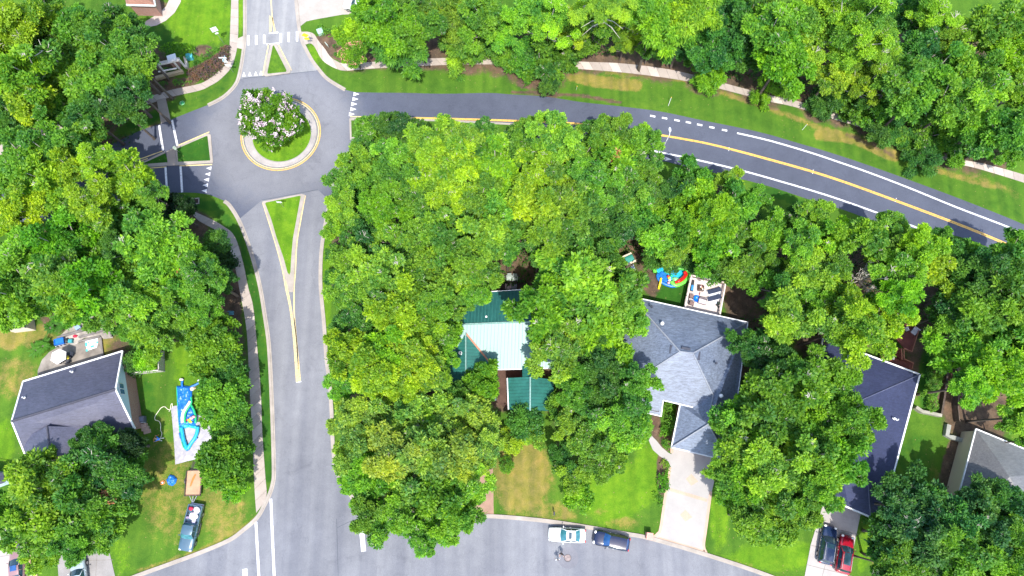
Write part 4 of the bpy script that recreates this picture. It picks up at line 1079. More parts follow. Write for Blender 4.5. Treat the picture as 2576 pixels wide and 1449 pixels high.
# --- garden shed
g0 = TL(0, 2)
s = dict(nw=(-6, 797), n=(40, 792), ne=(60, 788), se=g0(262, 402), r=g0(182, 378), sw=g0(32, 430), rn=(40, 790))
sh = thing("garden_shed", "small dark roofed garden shed with a pale gable front and four roof lights", "shed", P3(30, 825, 0))
p = lambda k, z: P3(*s[k], z)
sRn = P3(35, 786, 3.3); sRs = P3(*s['r'], 3.3); sNE = P3(59, 786, 2.3); sSE = P3(*s['se'], 2.3); sSW = P3(*s['sw'], 2.3); sNW = P3(-8, 800, 2.3)
mb = MB(); roof_faces(mb, [[sRn, sRs, sSW, sNW], [sRn, sNE, sSE, sRs]], 0.08); rf = mb.build("roof", plain("dark_felt", (0.05, 0.055, 0.075), 0.8), sh)
wl = MB(); b4 = ins([sNW, sNE, sSE, sSW], 0.12); wl.prism(b4, 0, 2.2); 
q1, q2 = Vector((*b4[2], 2.2)), Vector((*b4[3], 2.2)); tq = (q1 + q2) / 2 + Vector((0, 0, 0.95)); wl.face([q1, tq, q2]); wl.face([q2, tq, q1])
wl.build("wall", mat_siding("peach_boards", (0.74, 0.62, 0.52)), sh)
for x, y in (g0(40, 305), g0(65, 300), g0(55, 360), g0(76, 353)):
    sk = MB(); c_ = P3(x, y, 2.95); sk.box(c_, (0.30, 0.42, 0.08), R(8)); sk.build("roof_light", M_WP, rf)

# --- green metal roofed house
h = thing("green_roofed_house", "house under a dark green standing seam metal roof among tall trees", "house", P3(1250, 900, 0))
z_e, z_r = 3.2, 5.15
NW_, NE_ = P3(1114, 742, z_e), P3(1405, 722, z_e); RW_, RE_ = P3(1106, 818, z_r), P3(1402, 806, z_r); SW_, SE_ = P3(1098, 934, z_e), P3(1400, 926, z_e)
mb = MB(); roof_faces(mb, [[NW_, NE_, RE_, RW_]], 0.1, 0)
q0 = P3(1246.5, 927, z_e); qa = P3(1171.5, 841, 5.95); ql = P3(1119, 932, z_e)
roof_faces(mb, [[RW_, RE_, SE_, SW_]], 0.1, 0)
# cross wing
wr0 = P3(1171.5, 838, 4.80); wr1 = P3(1172, 972, 4.85); wl0 = P3(1112, 940, z_e + .05); wl1 = P3(1110, 1010, z_e); wr2 = P3(1247, 930, z_e + .05); wr3 = P3(1247, 1008, z_e)
roof_faces(mb, [[wr0, wr1, wl1, wl0], [wr0, wr2, wr3, wr1], [wr1, wr3, wl1]], 0.1, 1)
rf = mb.build("roof", [M_GREEN_X, M_GREEN_Y], h)
M_SEAM = plain("dark_seam", (0.05, 0.20, 0.18), 0.5)
def seams(parent, quads, sp=0.46):
    mb = MB()
    for t0, t1, b0, b1 in quads:
        t0, t1, b0, b1 = map(Vector, (t0, t1, b0, b1)); n_ = max(2, int((t1 - t0).length / sp))
        for i in range(1, n_):
            f = i / n_; edge_bars(mb, [(t0.lerp(t1, f) + Vector((0, 0, .06)), b0.lerp(b1, f) + Vector((0, 0, .06)))], 0.05, 0.07)
    mb.build("standing_seams", M_SEAM, parent)
seams(rf, [(RW_, RE_, SW_, SE_), (RW_, RE_, NW_, NE_)])
rc = MB(); ridge_caps(rc, [(RW_, RE_)], 0.26); ridge_caps(rc, [(wr0, wr1)], 0.22); rc.build("ridge_cap", plain("green_flashing", (0.25, 0.42, 0.38), 0.4, 0.4), rf)
fa = MB(); None
for e_2 in ((SW_, SE_), (NW_, NE_), (wl0, wl1), (wr2, wr3)):
    fa = MB(); edge_bars(fa, [e_2], 0.12, 0.16); fa.build("fascia", M_FASCIA, rf)
bs = MB(); edge_bars(bs, [(wr0, wr2)], 0.22, 0.18); bs.build("valley_flashing", plain("rusty_flashing", (0.42, 0.17, 0.10), 0.7), rf)
wl = MB(); wl.prism(ins([NW_, NE_, SE_, SW_], 0.4), 0, z_e - 0.1, top=False); wl.prism(ins([wl0, wr2, wr3, wl1], 0.4), 0, z_e - 0.12, top=False)
for a_, b_, c_ in ((NW_, SW_, RW_), (NE_, SE_, RE_)):
    t_ = Vector(c_) - Vector((0, 0, 0.15)); wl.face([Vector(a_) - Vector((0, 0, .15)), Vector(b_) - Vector((0, 0, .15)), t_]); wl.face([t_, Vector(b_) - Vector((0, 0, .15)), Vector(a_) - Vector((0, 0, .15))])
wl.build("wall", M_BRICK, h)
# garage wing with gable
gz = 3.0; gr = 4.6
a_ = P3(1276, 951, gz); b_ = P3(1334, 948, gr); c_ = P3(1393, 955, gz); d_ = P3(1391, 1034, gz); e_ = P3(1333.5, 1033, gr); f_ = P3(1279, 1030, gz)
mb = MB(); roof_faces(mb, [[a_, b_, e_, f_], [b_, c_, d_, e_]], 0.1)
l0, l1, l2, l3 = P3(1314, 921, gz + .5), P3(1354, 920, gz + .5), P3(1352, 950, gz + 1.35), P3(1314, 948, gz + 1.25)
roof_faces(mb, [[l0, l1, l2, l3]], 0.1)
r2 = mb.build("garage_roof", M_GREEN_Y, h)
rc = MB(); ridge_caps(rc, [(b_, e_)], 0.24); ridge_caps(rc, [(l1, l2)], 0.2); rc.build("ridge_cap", MATS["green_flashing"], r2)
fa = MB(); edge_bars(fa, [(f_, a_)], 0.14, 0.16); fa.build("fascia", M_FASCIA, r2)
wl = MB(); wl.prism(ins([a_, c_, d_, f_], 0.25), 0, gz - 0.08, top=False)
v1, v2 = Vector(d_), Vector(f_); wl.face([v1 + Vector((0, .2, -.1)), Vector(e_) + Vector((0, .2, -.15)), v2 + Vector((0, .2, -.1))]); wl.build("wall", M_BRICK, h)
for x, y in (TL(1, 2)(2055, 652), TL(1, 2)(2065, 655), TL(1, 2)(2318, 294)): pipe_vent(rf, P3(x, y, 4.5), 0.14, 0.35)
co = MB(); co.face([(*P(1246, 926), .03), (*P(1245, 1010), .03), (*P(1280, 1030), .03), (*P(1316, 1030), .03), (*P(1318, 924), .03)][::1]); o = struct("courtyard", co, mat_concrete("brown_pavers", (0.11, 0.065, 0.05), 0.2))

# --- slate grey hip roofed house
def plane_pt(x, y, a, b, c):
    """ray of picture point (x, y) met with the plane through a, b, c"""
    a, b, c = Vector(a), Vector(b), Vector(c); n_ = (b - a).cross(c - a)
    o_ = Vector((0, 0, H)); d_ = Vector(P3(x, y, 0)) - o_
    return tuple(o_ + d_ * (n_.dot(a - o_) / n_.dot(d_)))
g = TL(2, 2)
h = thing("hip_roofed_house", "large house with blue grey shingle hip roof at the head of the white driveway", "house", P3(1700, 950, 0))
ze, zr = 3.1, 6.9
k = dict(NW=(*g(1195, 85), ze), NE=(*g(2372, 345), ze), RW=(*g(1690, 640), zr), RE=(*g(1820, 655), zr), SW=(*g(912, 1135), ze), B1=(*g(1380, 1238), ze), B2=(*g(1500, 1290), ze), B2a=(*g(1378, 1262), ze),
         C=(*g(1520, 1130), ze), D=(*g(1690, 1170), ze), D2=(*g(1820, 1200), 3.7), G0=(*g(2022, 1080), 5.6), G1=(*g(1975, 1370), 5.6), GS=(*g(1602, 1604), ze), GE=(*g(2178, 1740), ze))
k['C'] = (*g(1520, 1130), 3.6)
K = {a: P3(*v) for a, v in k.items()}
for a in ('SW', 'B1', 'B2', 'B2a', 'D', 'D2', 'G0'): K[a] = plane_pt(k[a][0], k[a][1], K['RW'], K['RE'], K['C'])
mb = MB()
roof_faces(mb, [[K['NW'], K['NE'], K['RE'], K['RW']], [K['NW'], K['RW'], K['SW']], [K['RW'], K['RE'], K['G0'], K['D2'], K['D'], K['C'], K['B2'], K['B2a'], K['SW']],
                [K['RE'], K['NE'], K['G0']], [K['NE'], K['GE'], K['G1'], K['G0']], [K['G0'], K['G1'], K['GS'], K['D'], K['D2']], [K['G1'], K['GE'], K['GS']]], 0.14)
rf = mb.build("roof", M_SLATE, h)
rc = MB(); ridge_caps(rc, [(K['RW'], K['RE']), (K['RW'], K['NW']), (K['RE'], K['NE']), (K['RW'], K['SW']), (K['RE'], K['G0']), (K['G0'], K['G1']), (K['G1'], K['GS']), (K['G1'], K['GE'])], 0.22)
rc.build("ridge_cap", mat_shingle("pale_ridge_shingles", (0.25, 0.27, 0.31), 0.15), rf)
fa = MB(); edge_bars(fa, [(K['NW'], K['NE']), (K['SW'], K['B2a']), (K['B2a'], K['B2']), (K['B2'], K['C']), (K['C'], K['D2']), (K['D'], K['GS']), (K['GS'], K['GE']), (K['NE'], K['GE']), (K['NW'], K['SW'])], 0.13, 0.2)
fa.build("fascia", M_FASCIA, rf)
wl = MB(); wl.prism(ins([K['NW'], K['NE'], K['GE'], K['GS'], K['D'], K['C'], K['B2'], K['B2a'], K['SW']], 0.42), 0, ze - 0.12, top=False); wl.build("wall", M_BRICK, h)
def vent_box(x, y, z, rz, sx=0.35, sy=1.15):
    v = MB(); v.box(P3(x, y, z), (sx, sy, 0.16), rz, bev=0.03); v.build("ridge_vent", plain("black_vent", (0.035, 0.04, 0.06), 0.6), rf)
vent_box(*g(1600, 618), 6.3, R(-8)); vent_box(*g(1880, 682), 6.35, R(-8)); vent_box(*g(1750, 607), 6.7, R(-12), 1.2, 0.3)
for x, y, z in ((1405, 190, 4.6), (2052, 757, 5.6)):
    v = MB(); v.lathe(P3(*g(x, y), z), [(0.17, 0), (0.17, .2), (0.12, .3)], 10); v.build("roof_vent", MATS["black_vent"], rf)
for x, y, z in ((1510, 357, 5.4), (2103, 1085, 5.2)):
    v = MB(); v.lathe(P3(*g(x, y), z), [(0.26, 0), (0.26, .15), (0.2, .3), (.05, .36)], 14); v.build("roof_turbine", M_WP, rf)
# garage door hidden under the eave, porch column
gd = MB(); 
pa, pb = Vector((*P(1690, 1122), 0)), Vector((*P(1775, 1143), 0))

# --- navy roofed house
A = P3(*TL(3, 2)(555, 508), 3.2); B = P3(*TL(3, 2)(1527, 870), 3.2); C1 = P3(2234, 1240, 3.2); C1b = P3(2222, 1283, 3.2); C2 = P3(2189.5, 1300.5, 3.2); D = P3(2137, 1278, 3.2); E = P3(2076, 1252, 3.2); F = P3(2052, 1180, 3.2); G = P3(2010, 1165, 3.2)
R1 = P3(2135, 1020, 7.0); R2 = P3(2184, 1222, 5.2); R3 = P3(2110, 1150, 6.6)
h = thing("navy_roofed_house", "large house with navy shingle roof and white eaves half under a spreading tree", "house", P3(2160, 1080, 0))
mb = MB(); roof_faces(mb, [[A, B, R1], [B, C1, R2, R3, R1], [R2, C1, C1b, C2], [R2, C2, D], [R2, D, E, F, R3], [R3, F, G], [R1, R3, G, A]], 0.14)
rf = mb.build("roof", M_NAVY, h)
fa = MB(); edge_bars(fa, [(A, B), (B, C1), (C1, C1b), (C1b, C2), (C2, D), (D, E), (E, F), (F, G), (G, A)], 0.2, 0.22); fa.build("fascia", M_FASCIA, rf)
rc = MB(); ridge_caps(rc, [(B, R1), (R1, R3), (R3, R2), (R2, C2)], 0.16); rc.build("ridge_cap", mat_shingle("navy_ridge_shingles", (0.085, 0.095, 0.16), 0.15), rf)
wl = MB(); wl.prism(ins([A, B, C1, C1b, C2, D, E, F, G], 0.4), 0, 3.05, top=False); wl.build("wall", M_BRICK, h)
for x, y in (TL(3, 2)(1272, 1318), TL(3, 2)(1298, 1325), TL(3, 2)(1262, 1310)): pipe_vent(rf, P3(x, y, 4.6), 0.08, 0.35)

# --- grey taupe house at the right edge
A = P3(*TL(3, 2)(2092, 1418), 3.2); B = P3(2576, 1126, 3.2); B2 = P3(2700, 1180, 3.2); C = P3(*TL(3, 3)(1940, 558), 3.2); C2 = P3(2395, 1310, 3.2); D = P3(2640, 1400, 3.2)
Rg = P3(2540, 1200, 6.6); Rg2 = P3(2590, 1290, 6.6)
h = thing("grey_roofed_house", "house with grey shingle hip roof and cream siding at the right edge", "house", P3(2500, 1200, 0))
mb = MB(); roof_faces(mb, [[A, B2, Rg], [A, Rg, Rg2, C2], [Rg, B2, D, Rg2], [Rg2, D, C2]], 0.14); rf = mb.build("roof", M_TAUPE, h)
fa = MB(); edge_bars(fa, [(A, B2), (A, C2), (C2, D)], 0.16, 0.2); fa.build("fascia", M_FASCIA, rf)
wl = MB(); wl.prism(ins([A, B2, D, C2], 0.18), 0, 3.05, top=False); wl.build("wall", M_CREAMS, h)
pipe_vent(rf, P3(*TL(3, 3)(2362, 475), 4.9), 0.1, 0.45); pipe_vent(rf, P3(*TL(3, 3)(1970, 560), 3.6), 0.1, 0.3, M_BLACK)

# --- brick house at the top edge and the one at the left edge
h = thing("brick_house", "corner of a red brown roofed house at the top edge beside the curved garden path", "house", P3(340, -20, 0))
A = P3(318, 12, 3); B = P3(390, 14, 3); C = P3(378, -60, 3); D = P3(300, -60, 3); Rr = P3(345, -30, 5.2)
mb = MB(); roof_faces(mb, [[A, B, Rr], [B, C, Rr], [C, D, Rr], [D, A, Rr]]); rf = mb.build("roof", M_BROWNR, h)
fa = MB(); edge_bars(fa, [(A, B), (B, C)], 0.22, 0.25); fa.build("fascia", M_FASCIA, rf)
wl = MB(); wl.prism(ins([A, B, C, D], 0.25), 0, 2.9, top=False); wl.build("wall", M_BRICK, h)
h = thing("blue_house", "sliver of a pale blue walled house at the left edge below the gabled house", "house", P3(-20, 1210, 0))
A = P3(-60, 1180, 3); B = P3(8, 1188, 3); C = P3(12, 1213, 3); D = P3(-60, 1240, 3); Rr = P3(-50, 1200, 4.6)
mb = MB(); roof_faces(mb, [[A, B, Rr], [B, C, Rr], [C, D, Rr]]); rf = mb.build("roof", M_CHAR, h)
wl = MB(); wl.prism(ins([A, B, C, D], 0.25), 0, 2.9, top=False); wl.build("wall", M_SIDE, h)
# ------------------------------------------------------------------ VEHICLES (local x forward, y left)
def car(name, label, cat, px, heading, L, Wd, Ht, paint, glass, style='sedan', sunroof=None, rails=False, roof_mat=None, zref=0.75, group=None):
    loc = P(px[0], px[1], zref)
    t = thing(name, label, cat, (loc[0], loc[1], 0.03), R(heading), group)
    w = Wd / 2; zb = 0.28
    if style == 'sedan':
        st = [(-.5, .72, .62, .45), (-.492, .82, .80, .36), (-.46, .93, .93, .30), (-.36, .99, .98, .27), (-.2, 1, .97, .25), (0, 1, .95, .25), (.17, .99, .94, .25), (.3, .98, .90, .26), (.42, .93, .80, .28), (.475, .84, .68, .32), (.5, .68, .55, .42)]
        gr0, gr1, gf1, gf0, wb, wt = -.36, -.22, .04, .20, .90, .66
        belt = 0.95
    elif style == 'suv':
        st = [(-.5, .80, .80, .48), (-.492, .90, 1.0, .40), (-.47, .96, 1.06, .34), (-.36, 1, 1.07, .30), (-.1, 1, 1.05, .28), (.12, 1, 1.04, .28), (.24, .98, 1.04, .28), (.36, .96, .99, .30), (.45, .90, .90, .34), (.485, .80, .78, .38), (.5, .66, .64, .46)]
        gr0, gr1, gf1, gf0, wb, wt = -.465, -.40, .07, .235, .92, .70
        belt = 1.04
    else:  # pickup cab
        st = [(-.10, .96, 1.10, .38), (-.098, 1, 1.12, .36), (.0, 1, 1.10, .34), (.14, 1, 1.09, .34), (.24, .99, 1.10, .34), (.36, .98, 1.06, .36), (.45, .95, .98, .38), (.49, .88, .88, .42), (.5, .75, .75, .5)]
        gr0, gr1, gf1, gf0, wb, wt = -.095, -.07, .135, .245, .91, .72
        belt = 1.09
    rings = []
    for fx, fw, zt, zlo in st:
        W2 = w * fw; x = fx * L
        half = [(W2 * .80, zlo), (W2 * .97, zlo + .10), (W2 * 1.0, zlo + (zt - zlo) * .55), (W2 * .965, zt - .10), (W2 * .86, zt - .015), (W2 * .5, zt + .02), (0, zt + .03)]
        ring = [(x, y, z) for y, z in half] + [(x, -y, z) for y, z in half[-2::-1]]
        rings.append(ring)
    n = len(rings[0]); vs = [v for r_ in rings for v in r_]; fs = []
    for i in range(len(rings) - 1):
        for j in range(n - 1):
            fs.append((i * n + j, i * n + j + 1, (i + 1) * n + j + 1, (i + 1) * n + j))
        fs.append((i * n + n - 1, i * n, (i + 1) * n, (i + 1) * n + n - 1))
    fs.append(tuple(range(n))[::-1]); fs.append(tuple((len(rings) - 1) * n + j for j in range(n)))
    mb = MB(); mb.raw(vs, fs); body = mb.build("body", paint, t, smooth=True, local=True)
    # greenhouse
    rb = MB(); zt = Ht
    xs_b = [gr0 * L, gf0 * L]; xs_t = [gr1 * L, gf1 * L]
    def glass_part(nm, a, b, bow0, bow1, sgn):
        g_ = MB(); k = 8
        for i in range(k):
            u0, u1 = -1 + 2 * i / k, -1 + 2 * (i + 1) / k
            q = []
            for u, lev in ((u0, 0), (u1, 0), (u1, 1), (u0, 1)):
                if lev == 0: q.append((a - sgn * bow0 * u * u, u * w * wb * .93, belt + .0 - .03 * u * u))
                else: q.append((b - sgn * bow1 * u * u, u * w * wt * .96, zt - .035 - .02 * u * u))
            g_.face(q if sgn > 0 else q[::-1])
        return g_.build(nm, glass, t, smooth=True, local=True)
    glass_part("windshield", xs_b[1], xs_t[1], .16, .10, 1)
    glass_part("rear_window", xs_b[0], xs_t[0], .07, .05, -1)
    for sg in (1, -1):
        g_ = MB(); k = 6
        for i in range(k):
            a0, a1 = i / k, (i + 1) / k
            bx0, bx1 = xs_b[0] + .07 + (xs_b[1] - .16 - xs_b[0] - .07) * a0, xs_b[0] + .07 + (xs_b[1] - .16 - xs_b[0] - .07) * a1
            tx0, tx1 = xs_t[0] + .05 + (xs_t[1] - .1 - xs_t[0] - .05) * a0, xs_t[0] + .05 + (xs_t[1] - .1 - xs_t[0] - .05) * a1
            bl0 = math.sin(math.pi * a0) * .04; bl1 = math.sin(math.pi * a1) * .04
            q = [(bx0, sg * (w * wb * .96 + bl0), belt - .02), (bx1, sg * (w * wb * .96 + bl1), belt - .02), (tx1, sg * (w * wt), zt - .06), (tx0, sg * (w * wt), zt - .06)]
            g_.face(q[::-1] if sg > 0 else q)
        g_.build("side_window", M_GLASS, t, smooth=True, local=True)
    rf_ = MB(); k = 10; rows = []
    for i in range(k + 1):
        a = i / k; x = xs_t[0] + (xs_t[1] - xs_t[0]) * a
        cr = math.sin(math.pi * min(max(a, .02), .98)) * .05
        rows.append([(x - (.10 * u * u if a > .5 else -.05 * u * u) * abs(2 * a - 1), u * w * wt * 1.01, zt - .05 + .05 * (1 - u ** 4) + cr) for u in (-1, -.8, -.4, 0, .4, .8, 1)])
    vs = [v for r_ in rows for v in r_]; fs = [(i * 7 + j, (i + 1) * 7 + j, (i + 1) * 7 + j + 1, i * 7 + j + 1)[::-1] for i in range(k) for j in range(6)]
    vs2 = [(x, y, z - .06) for x, y, z in vs]; off = len(vs)
    fs += [tuple(q + off for q in f)[::-1] for f in fs]
    rf_.raw(vs + vs2, fs)
    for sg in (1, -1):
        for (xb, xt_) in ((xs_b[1] - .14, xs_t[1] - .08), (xs_b[0] + .06, xs_t[0] + .04), ((xs_b[0] + xs_b[1]) / 2 - .1, (xs_t[0] + xs_t[1]) / 2)):
            rf_.tube([(xb, sg * w * wb * .955, belt - .03), ((xb + xt_) / 2, sg * (w * (wb + wt) / 2 * .985), (belt + zt) / 2), (xt_, sg * w * wt * .985, zt - .05)], [.05, .045, .04], 6)
        rf_.tube([(xs_t[0] + .05, sg * w * wt * .99, zt - .05), (xs_t[1] - .1, sg * w * wt * .99, zt - .05)], .04, 6)
    ro = rf_.build("roof", roof_mat or paint, t, smooth=True, local=True)
    if sunroof:
        s_ = MB(); mid_ = (xs_t[1] - xs_t[0]); x0 = xs_t[0] + mid_ * sunroof[0]; x1 = xs_t[0] + mid_ * sunroof[1]
        s_.box(((x0 + x1) / 2, 0, zt + .045), (x1 - x0, w * wt * 1.35, .035), bev=.015); s_.build("sunroof", sunroof[2], t, local=True)
    if rails:
        for sg in (1, -1):
            s_ = MB(); s_.tube([(xs_t[0] + .1, sg * w * wt * .88, zt + .02), (xs_t[0] + .25, sg * w * wt * .88, zt + .10), (xs_t[1] - .35, sg * w * wt * .88, zt + .10), (xs_t[1] - .2, sg * w * wt * .88, zt + .02)], .022, 6)
            s_.build("roof_rail", M_METAL, t, local=True)
    wr = .36 if style != 'sedan' else .33
    for fx in ((-.29 if style != 'pickup' else -.30), .32):
        for sg in (1, -1):
            Mr = Matrix.Rotation(math.pi / 2, 4, 'X'); cy = sg * (w - .10)
            a = MB(); a.lathe((fx * L, cy, wr - .02), [(wr * .62, -.12), (wr * .95, -.12), (wr, -.08), (wr, .08), (wr * .95, .12), (wr * .62, .12)], 20, M=Mr)
            wh = a.build("wheel", M_TYRE, t, local=True)
            b = MB(); b.lathe((fx * L, cy + sg * .0, wr - .02), [(wr * .6, -.13), (wr * .2, -.10), (wr * .2, .10), (wr * .6, .13)], 16, M=Mr); b.build("rim", M_RIM, wh, local=True)
    for sg in (1, -1):
        a = MB(); a.ell((L * .468, sg * w * .68, .70 if style == 'sedan' else .86), (.16, .20, .08)); a.build("headlight", M_LAMP, t, smooth=True, local=True)
        if style != 'pickup':
            a = MB(); a.ell((-L * .486, sg * w * .72, .84 if style == 'sedan' else .98), (.09, .17, .08)); a.build("tail_light", M_REDLAMP, t, smooth=True, local=True)
        a = MB(); mx = gf0 * L - .42
        a.ell((mx, sg * (w + .13), belt + .05), (.07, .12, .08)); a.box((mx, sg * (w + .0), belt + .0), (.05, .14, .04)); a.build("side_mirror", paint, t, smooth=True, local=True)
    # bumpers and door seams
    for xe, nm in (((.488) * L, "front_bumper"), ((-.488) * L, "rear_bumper")):
        if style == 'pickup' and xe < 0: continue
        a = MB(); a.tube([(xe - .16 * (1 if xe > 0 else -1), w * .86, .46), (xe, w * .55, .46), (xe + .02 * (1 if xe > 0 else -1), 0, .46), (xe, -w * .55, .46), (xe - .16 * (1 if xe > 0 else -1), -w * .86, .46)], .09, 8)
        a.build(nm, paint if style != 'pickup' else M_BLACK, t, smooth=True, local=True)
    for sg in (1, -1):
        for hx in (-.08 * L, .07 * L):
            a = MB(); a.box((hx, sg * (w * 1.0 + .01), belt - .18), (.16, .03, .03)); a.build("door_handle", M_METAL, t, local=True)
    return t
def paint(name, c, rough=.22, metal=.0, coat=1.0):
    m = plain(name, c, rough, metal, var=.05, vs=.6, coat=coat); return m
car("white_sedan", "white four door sedan with sunroof parked along the kerb, left of the dark blue car", "car", (1427, 1346), 177.5, 4.85, 1.86, 1.42, paint("white_car_paint", (.74, .76, .74)), M_GLASS_TEAL, 'sedan', (.42, .72, M_GLASS))
car("blue_suv", "dark blue car parked along the kerb behind the white sedan", "car", (1538, 1360), 168, 4.75, 1.9, 1.62, paint("dark_blue_car_paint", (.008, .013, .045)), M_GLASS_BLUE, 'suv')
car("red_suv", "dark red sport utility vehicle with black glass roof on the right of the driveway", "car", (2125, 1394), 74.5, 4.75, 1.92, 1.68, paint("dark_red_car_paint", (.30, .006, .020)), M_GLASS, 'suv', (.30, .98, M_GLASS), True)
car("black_suv", "black and blue sport utility vehicle half under the tree, left of the red one", "car", (2081.5, 1370), 74.5, 4.85, 1.95, 1.72, paint("blue_black_car_paint", (.012, .025, .07)), M_GLASS, 'suv', (.70, .95, M_GLASS), True)
car("mauve_sedan", "rosy brown sedan with dark blue sunroof in the bottom left corner driveway", "car", (43, 1424), 101.5, 4.85, 1.86, 1.45, paint("rose_brown_car_paint", (.32, .18, .18), .25, .2), M_GLASS, 'sedan', (.45, .99, M_GLASS_BLUE))
car("silver_suv", "silver car with a blue sunroof nosed under the big tree at the bottom edge", "car", (199, 1452), 104, 4.7, 1.88, 1.62, paint("silver_green_car_paint", (.42, .50, .54), .25, .3), M_GLASS, 'suv', (.50, .78, M_GLASS_BLUE))
car("white_suv", "white vehicle on the pale parking pad at the top edge, half under a tree", "car", (902, 12), 174, 4.8, 1.9, 1.7, MATS["white_car_paint"], M_GLASS, 'suv')
# pickup
pk = car("pickup_truck", "slate blue pickup truck on the lawn with a loaded bed and trailer behind", "truck", (479, 1328), -98.5, 5.8, 1.96, 1.78, paint("slate_blue_car_paint", (.06, .12, .17), .3, .2), M_GLASS_TEAL, 'pickup', zref=.9)
L_, w_ = 5.8, .98
b = MB(); b.box((-.30 * L_, 0, .62), (.40 * L_, 1.9, .10))
for sg in (1, -1): b.box((-.30 * L_, sg * .92, .82), (.40 * L_, .12, .56), bev=.03)
b.box((-.497 * L_ , 0, .84), (.08, 1.72, .5), bev=.02); b.box((-.105 * L_, 0, .84), (.08, 1.7, .5)); b.box((-.30 * L_, 0, .45), (.38 * L_, 1.2, .2))
bed = b.build("truck_bed", MATS["slate_blue_car_paint"], pk, local=True)
b = MB(); b.box((-.515 * L_, 0, .5), (.16, 1.8, .16), bev=.03); b.build("rear_bumper", M_METAL, pk, local=True)
for sg in (1, -1):
    b = MB(); b.box((-.502 * L_, sg * .9, .85), (.06, .12, .3)); b.build("tail_light", M_REDLAMP, pk, local=True)
    b = MB(); b.box((.03 * L_, sg * 1.02, .34), (1.7, .12, .05)); b.build("running_board", M_BLACK, pk, local=True)

def cloth(mb, poly, z0, amp, cell=0.09, freq=2.2, seed=0, m=0, edge=0.25, zfun=None, dirv=(1, .3)):
    """crumpled fabric: fine grid clipped to a world polygon"""
    from mathutils import noise as nz
    xs_ = [p[0] for p in poly]; ys_ = [p[1] for p in poly]
    def inside(x, y):
        c = False; n = len(poly); j = n - 1
        for i in range(n):
            if ((poly[i][1] > y) != (poly[j][1] > y)) and (x < (poly[j][0] - poly[i][0]) * (y - poly[i][1]) / (poly[j][1] - poly[i][1] + 1e-12) + poly[i][0]): c = not c
            j = i
        return c
    def snap(x, y):
        best = None
        n = len(poly)
        for i in range(n):
            ax, ay = poly[i][:2]; bx, by = poly[(i + 1) % n][:2]
            t = max(0, min(1, ((x - ax) * (bx - ax) + (y - ay) * (by - ay)) / ((bx - ax) ** 2 + (by - ay) ** 2 + 1e-12)))
            qx, qy = ax + t * (bx - ax), ay + t * (by - ay); d = math.hypot(x - qx, y - qy)
            if best is None or d < best[0]: best = (d, qx, qy)
        return best
    nx_ = int((max(xs_) - min(xs_)) / cell) + 2; ny_ = int((max(ys_) - min(ys_)) / cell) + 2
    idx = {}; vs = []; fs = []
    def vert(i, j):
        if (i, j) in idx: return idx[(i, j)]
        x = min(xs_) + i * cell; y = min(ys_) + j * cell
        d, qx, qy = snap(x, y); ins_ = inside(x, y)
        if not ins_ or d < cell * .5: x, y, d = qx, qy, 0.0
        e = min(1, d / edge)
        u = x * dirv[0] + y * dirv[1]
        zn = nz.noise(Vector((x * freq + seed, y * freq * .5, seed))) * .6 + abs(nz.noise(Vector((x * freq * 2.3, y * freq * 1.1 + seed, 3)))) * .8
        z = z0 * (.15 + .85 * e) + amp * zn * (.3 + .7 * e) + (zfun(x, y) if zfun else 0)
        idx[(i, j)] = len(vs); vs.append((x, y, max(.05, z))); return idx[(i, j)]
    for i in range(nx_):
        for j in range(ny_):
            if inside(min(xs_) + (i + .5) * cell, min(ys_) + (j + .5) * cell):
                fs.append((vert(i, j), vert(i + 1, j), vert(i + 1, j + 1), vert(i, j + 1)))
    mb.raw(vs, fs, m); return mb
# cargo in the bed
rz = R(-98.5); bc = pk.location
def local_pt(o, x, y, z):
    v = Matrix.Rotation(o.rotation_euler[2], 4, 'Z') @ Vector((x, y, z)); return (o.location.x + v.x, o.location.y + v.y, o.location.z + v.z)
def blobby(name, label, cat, c, r, mat, seed=0, group=None):
    from mathutils import noise as nz
    mb = MB(); mb.ell((0, 0, 0), r, 18, 10)
    mb.v = [tuple(Vector(v) * (1 + .35 * nz.noise(Vector(v) * (2.2 / max(r)) + Vector((seed, 0, 0))))) for v in mb.v]
    mb.v = [(x, y, max(z, -r[2] * .7)) for x, y, z in mb.v]
    mb.v = [(x + c[0], y + c[1], z + c[2]) for x, y, z in mb.v]
    o = mb.build(name, mat, smooth=True, origin=(c[0], c[1], c[2] - r[2] * .7)); return tag(o, label, cat, group)
M_CLW = plain("white_cloth", (.78, .76, .80), .8, var=.1, vs=4, bmp=.3); M_CLR = plain("red_cloth", (.55, .02, .06), .8, var=.2); M_CLP = plain("purple_grey_cloth", (.30, .24, .36), .8, var=.25, vs=5)
blobby("cargo_bundle", "white crumpled bundle at the middle of the pickup bed", "bundle", local_pt(pk, -1.5, .05, .86), (.55, .5, .28), M_CLW, 1)
blobby("cargo_bundle", "white folded sheet at the tailgate end of the pickup bed", "bundle", local_pt(pk, -2.3, .25, .86), (.42, .45, .26), M_CLW, 2)
blobby("cargo_bag", "red bag lying at the rear corner of the pickup bed", "bag", local_pt(pk, -2.35, -.55, .86), (.30, .26, .20), M_CLR, 3)
blobby("cargo_bag", "mauve grey bag beside the white bundle in the pickup bed", "bag", local_pt(pk, -1.25, -.62, .84), (.42, .2, .2), M_CLP, 4)
blobby("cargo_bundle", "pale violet heap against the cab in the pickup bed", "bundle", local_pt(pk, -.95, .2, .84), (.28, .55, .22), plain("pale_violet_cloth", (.62, .58, .72), .8), 5)

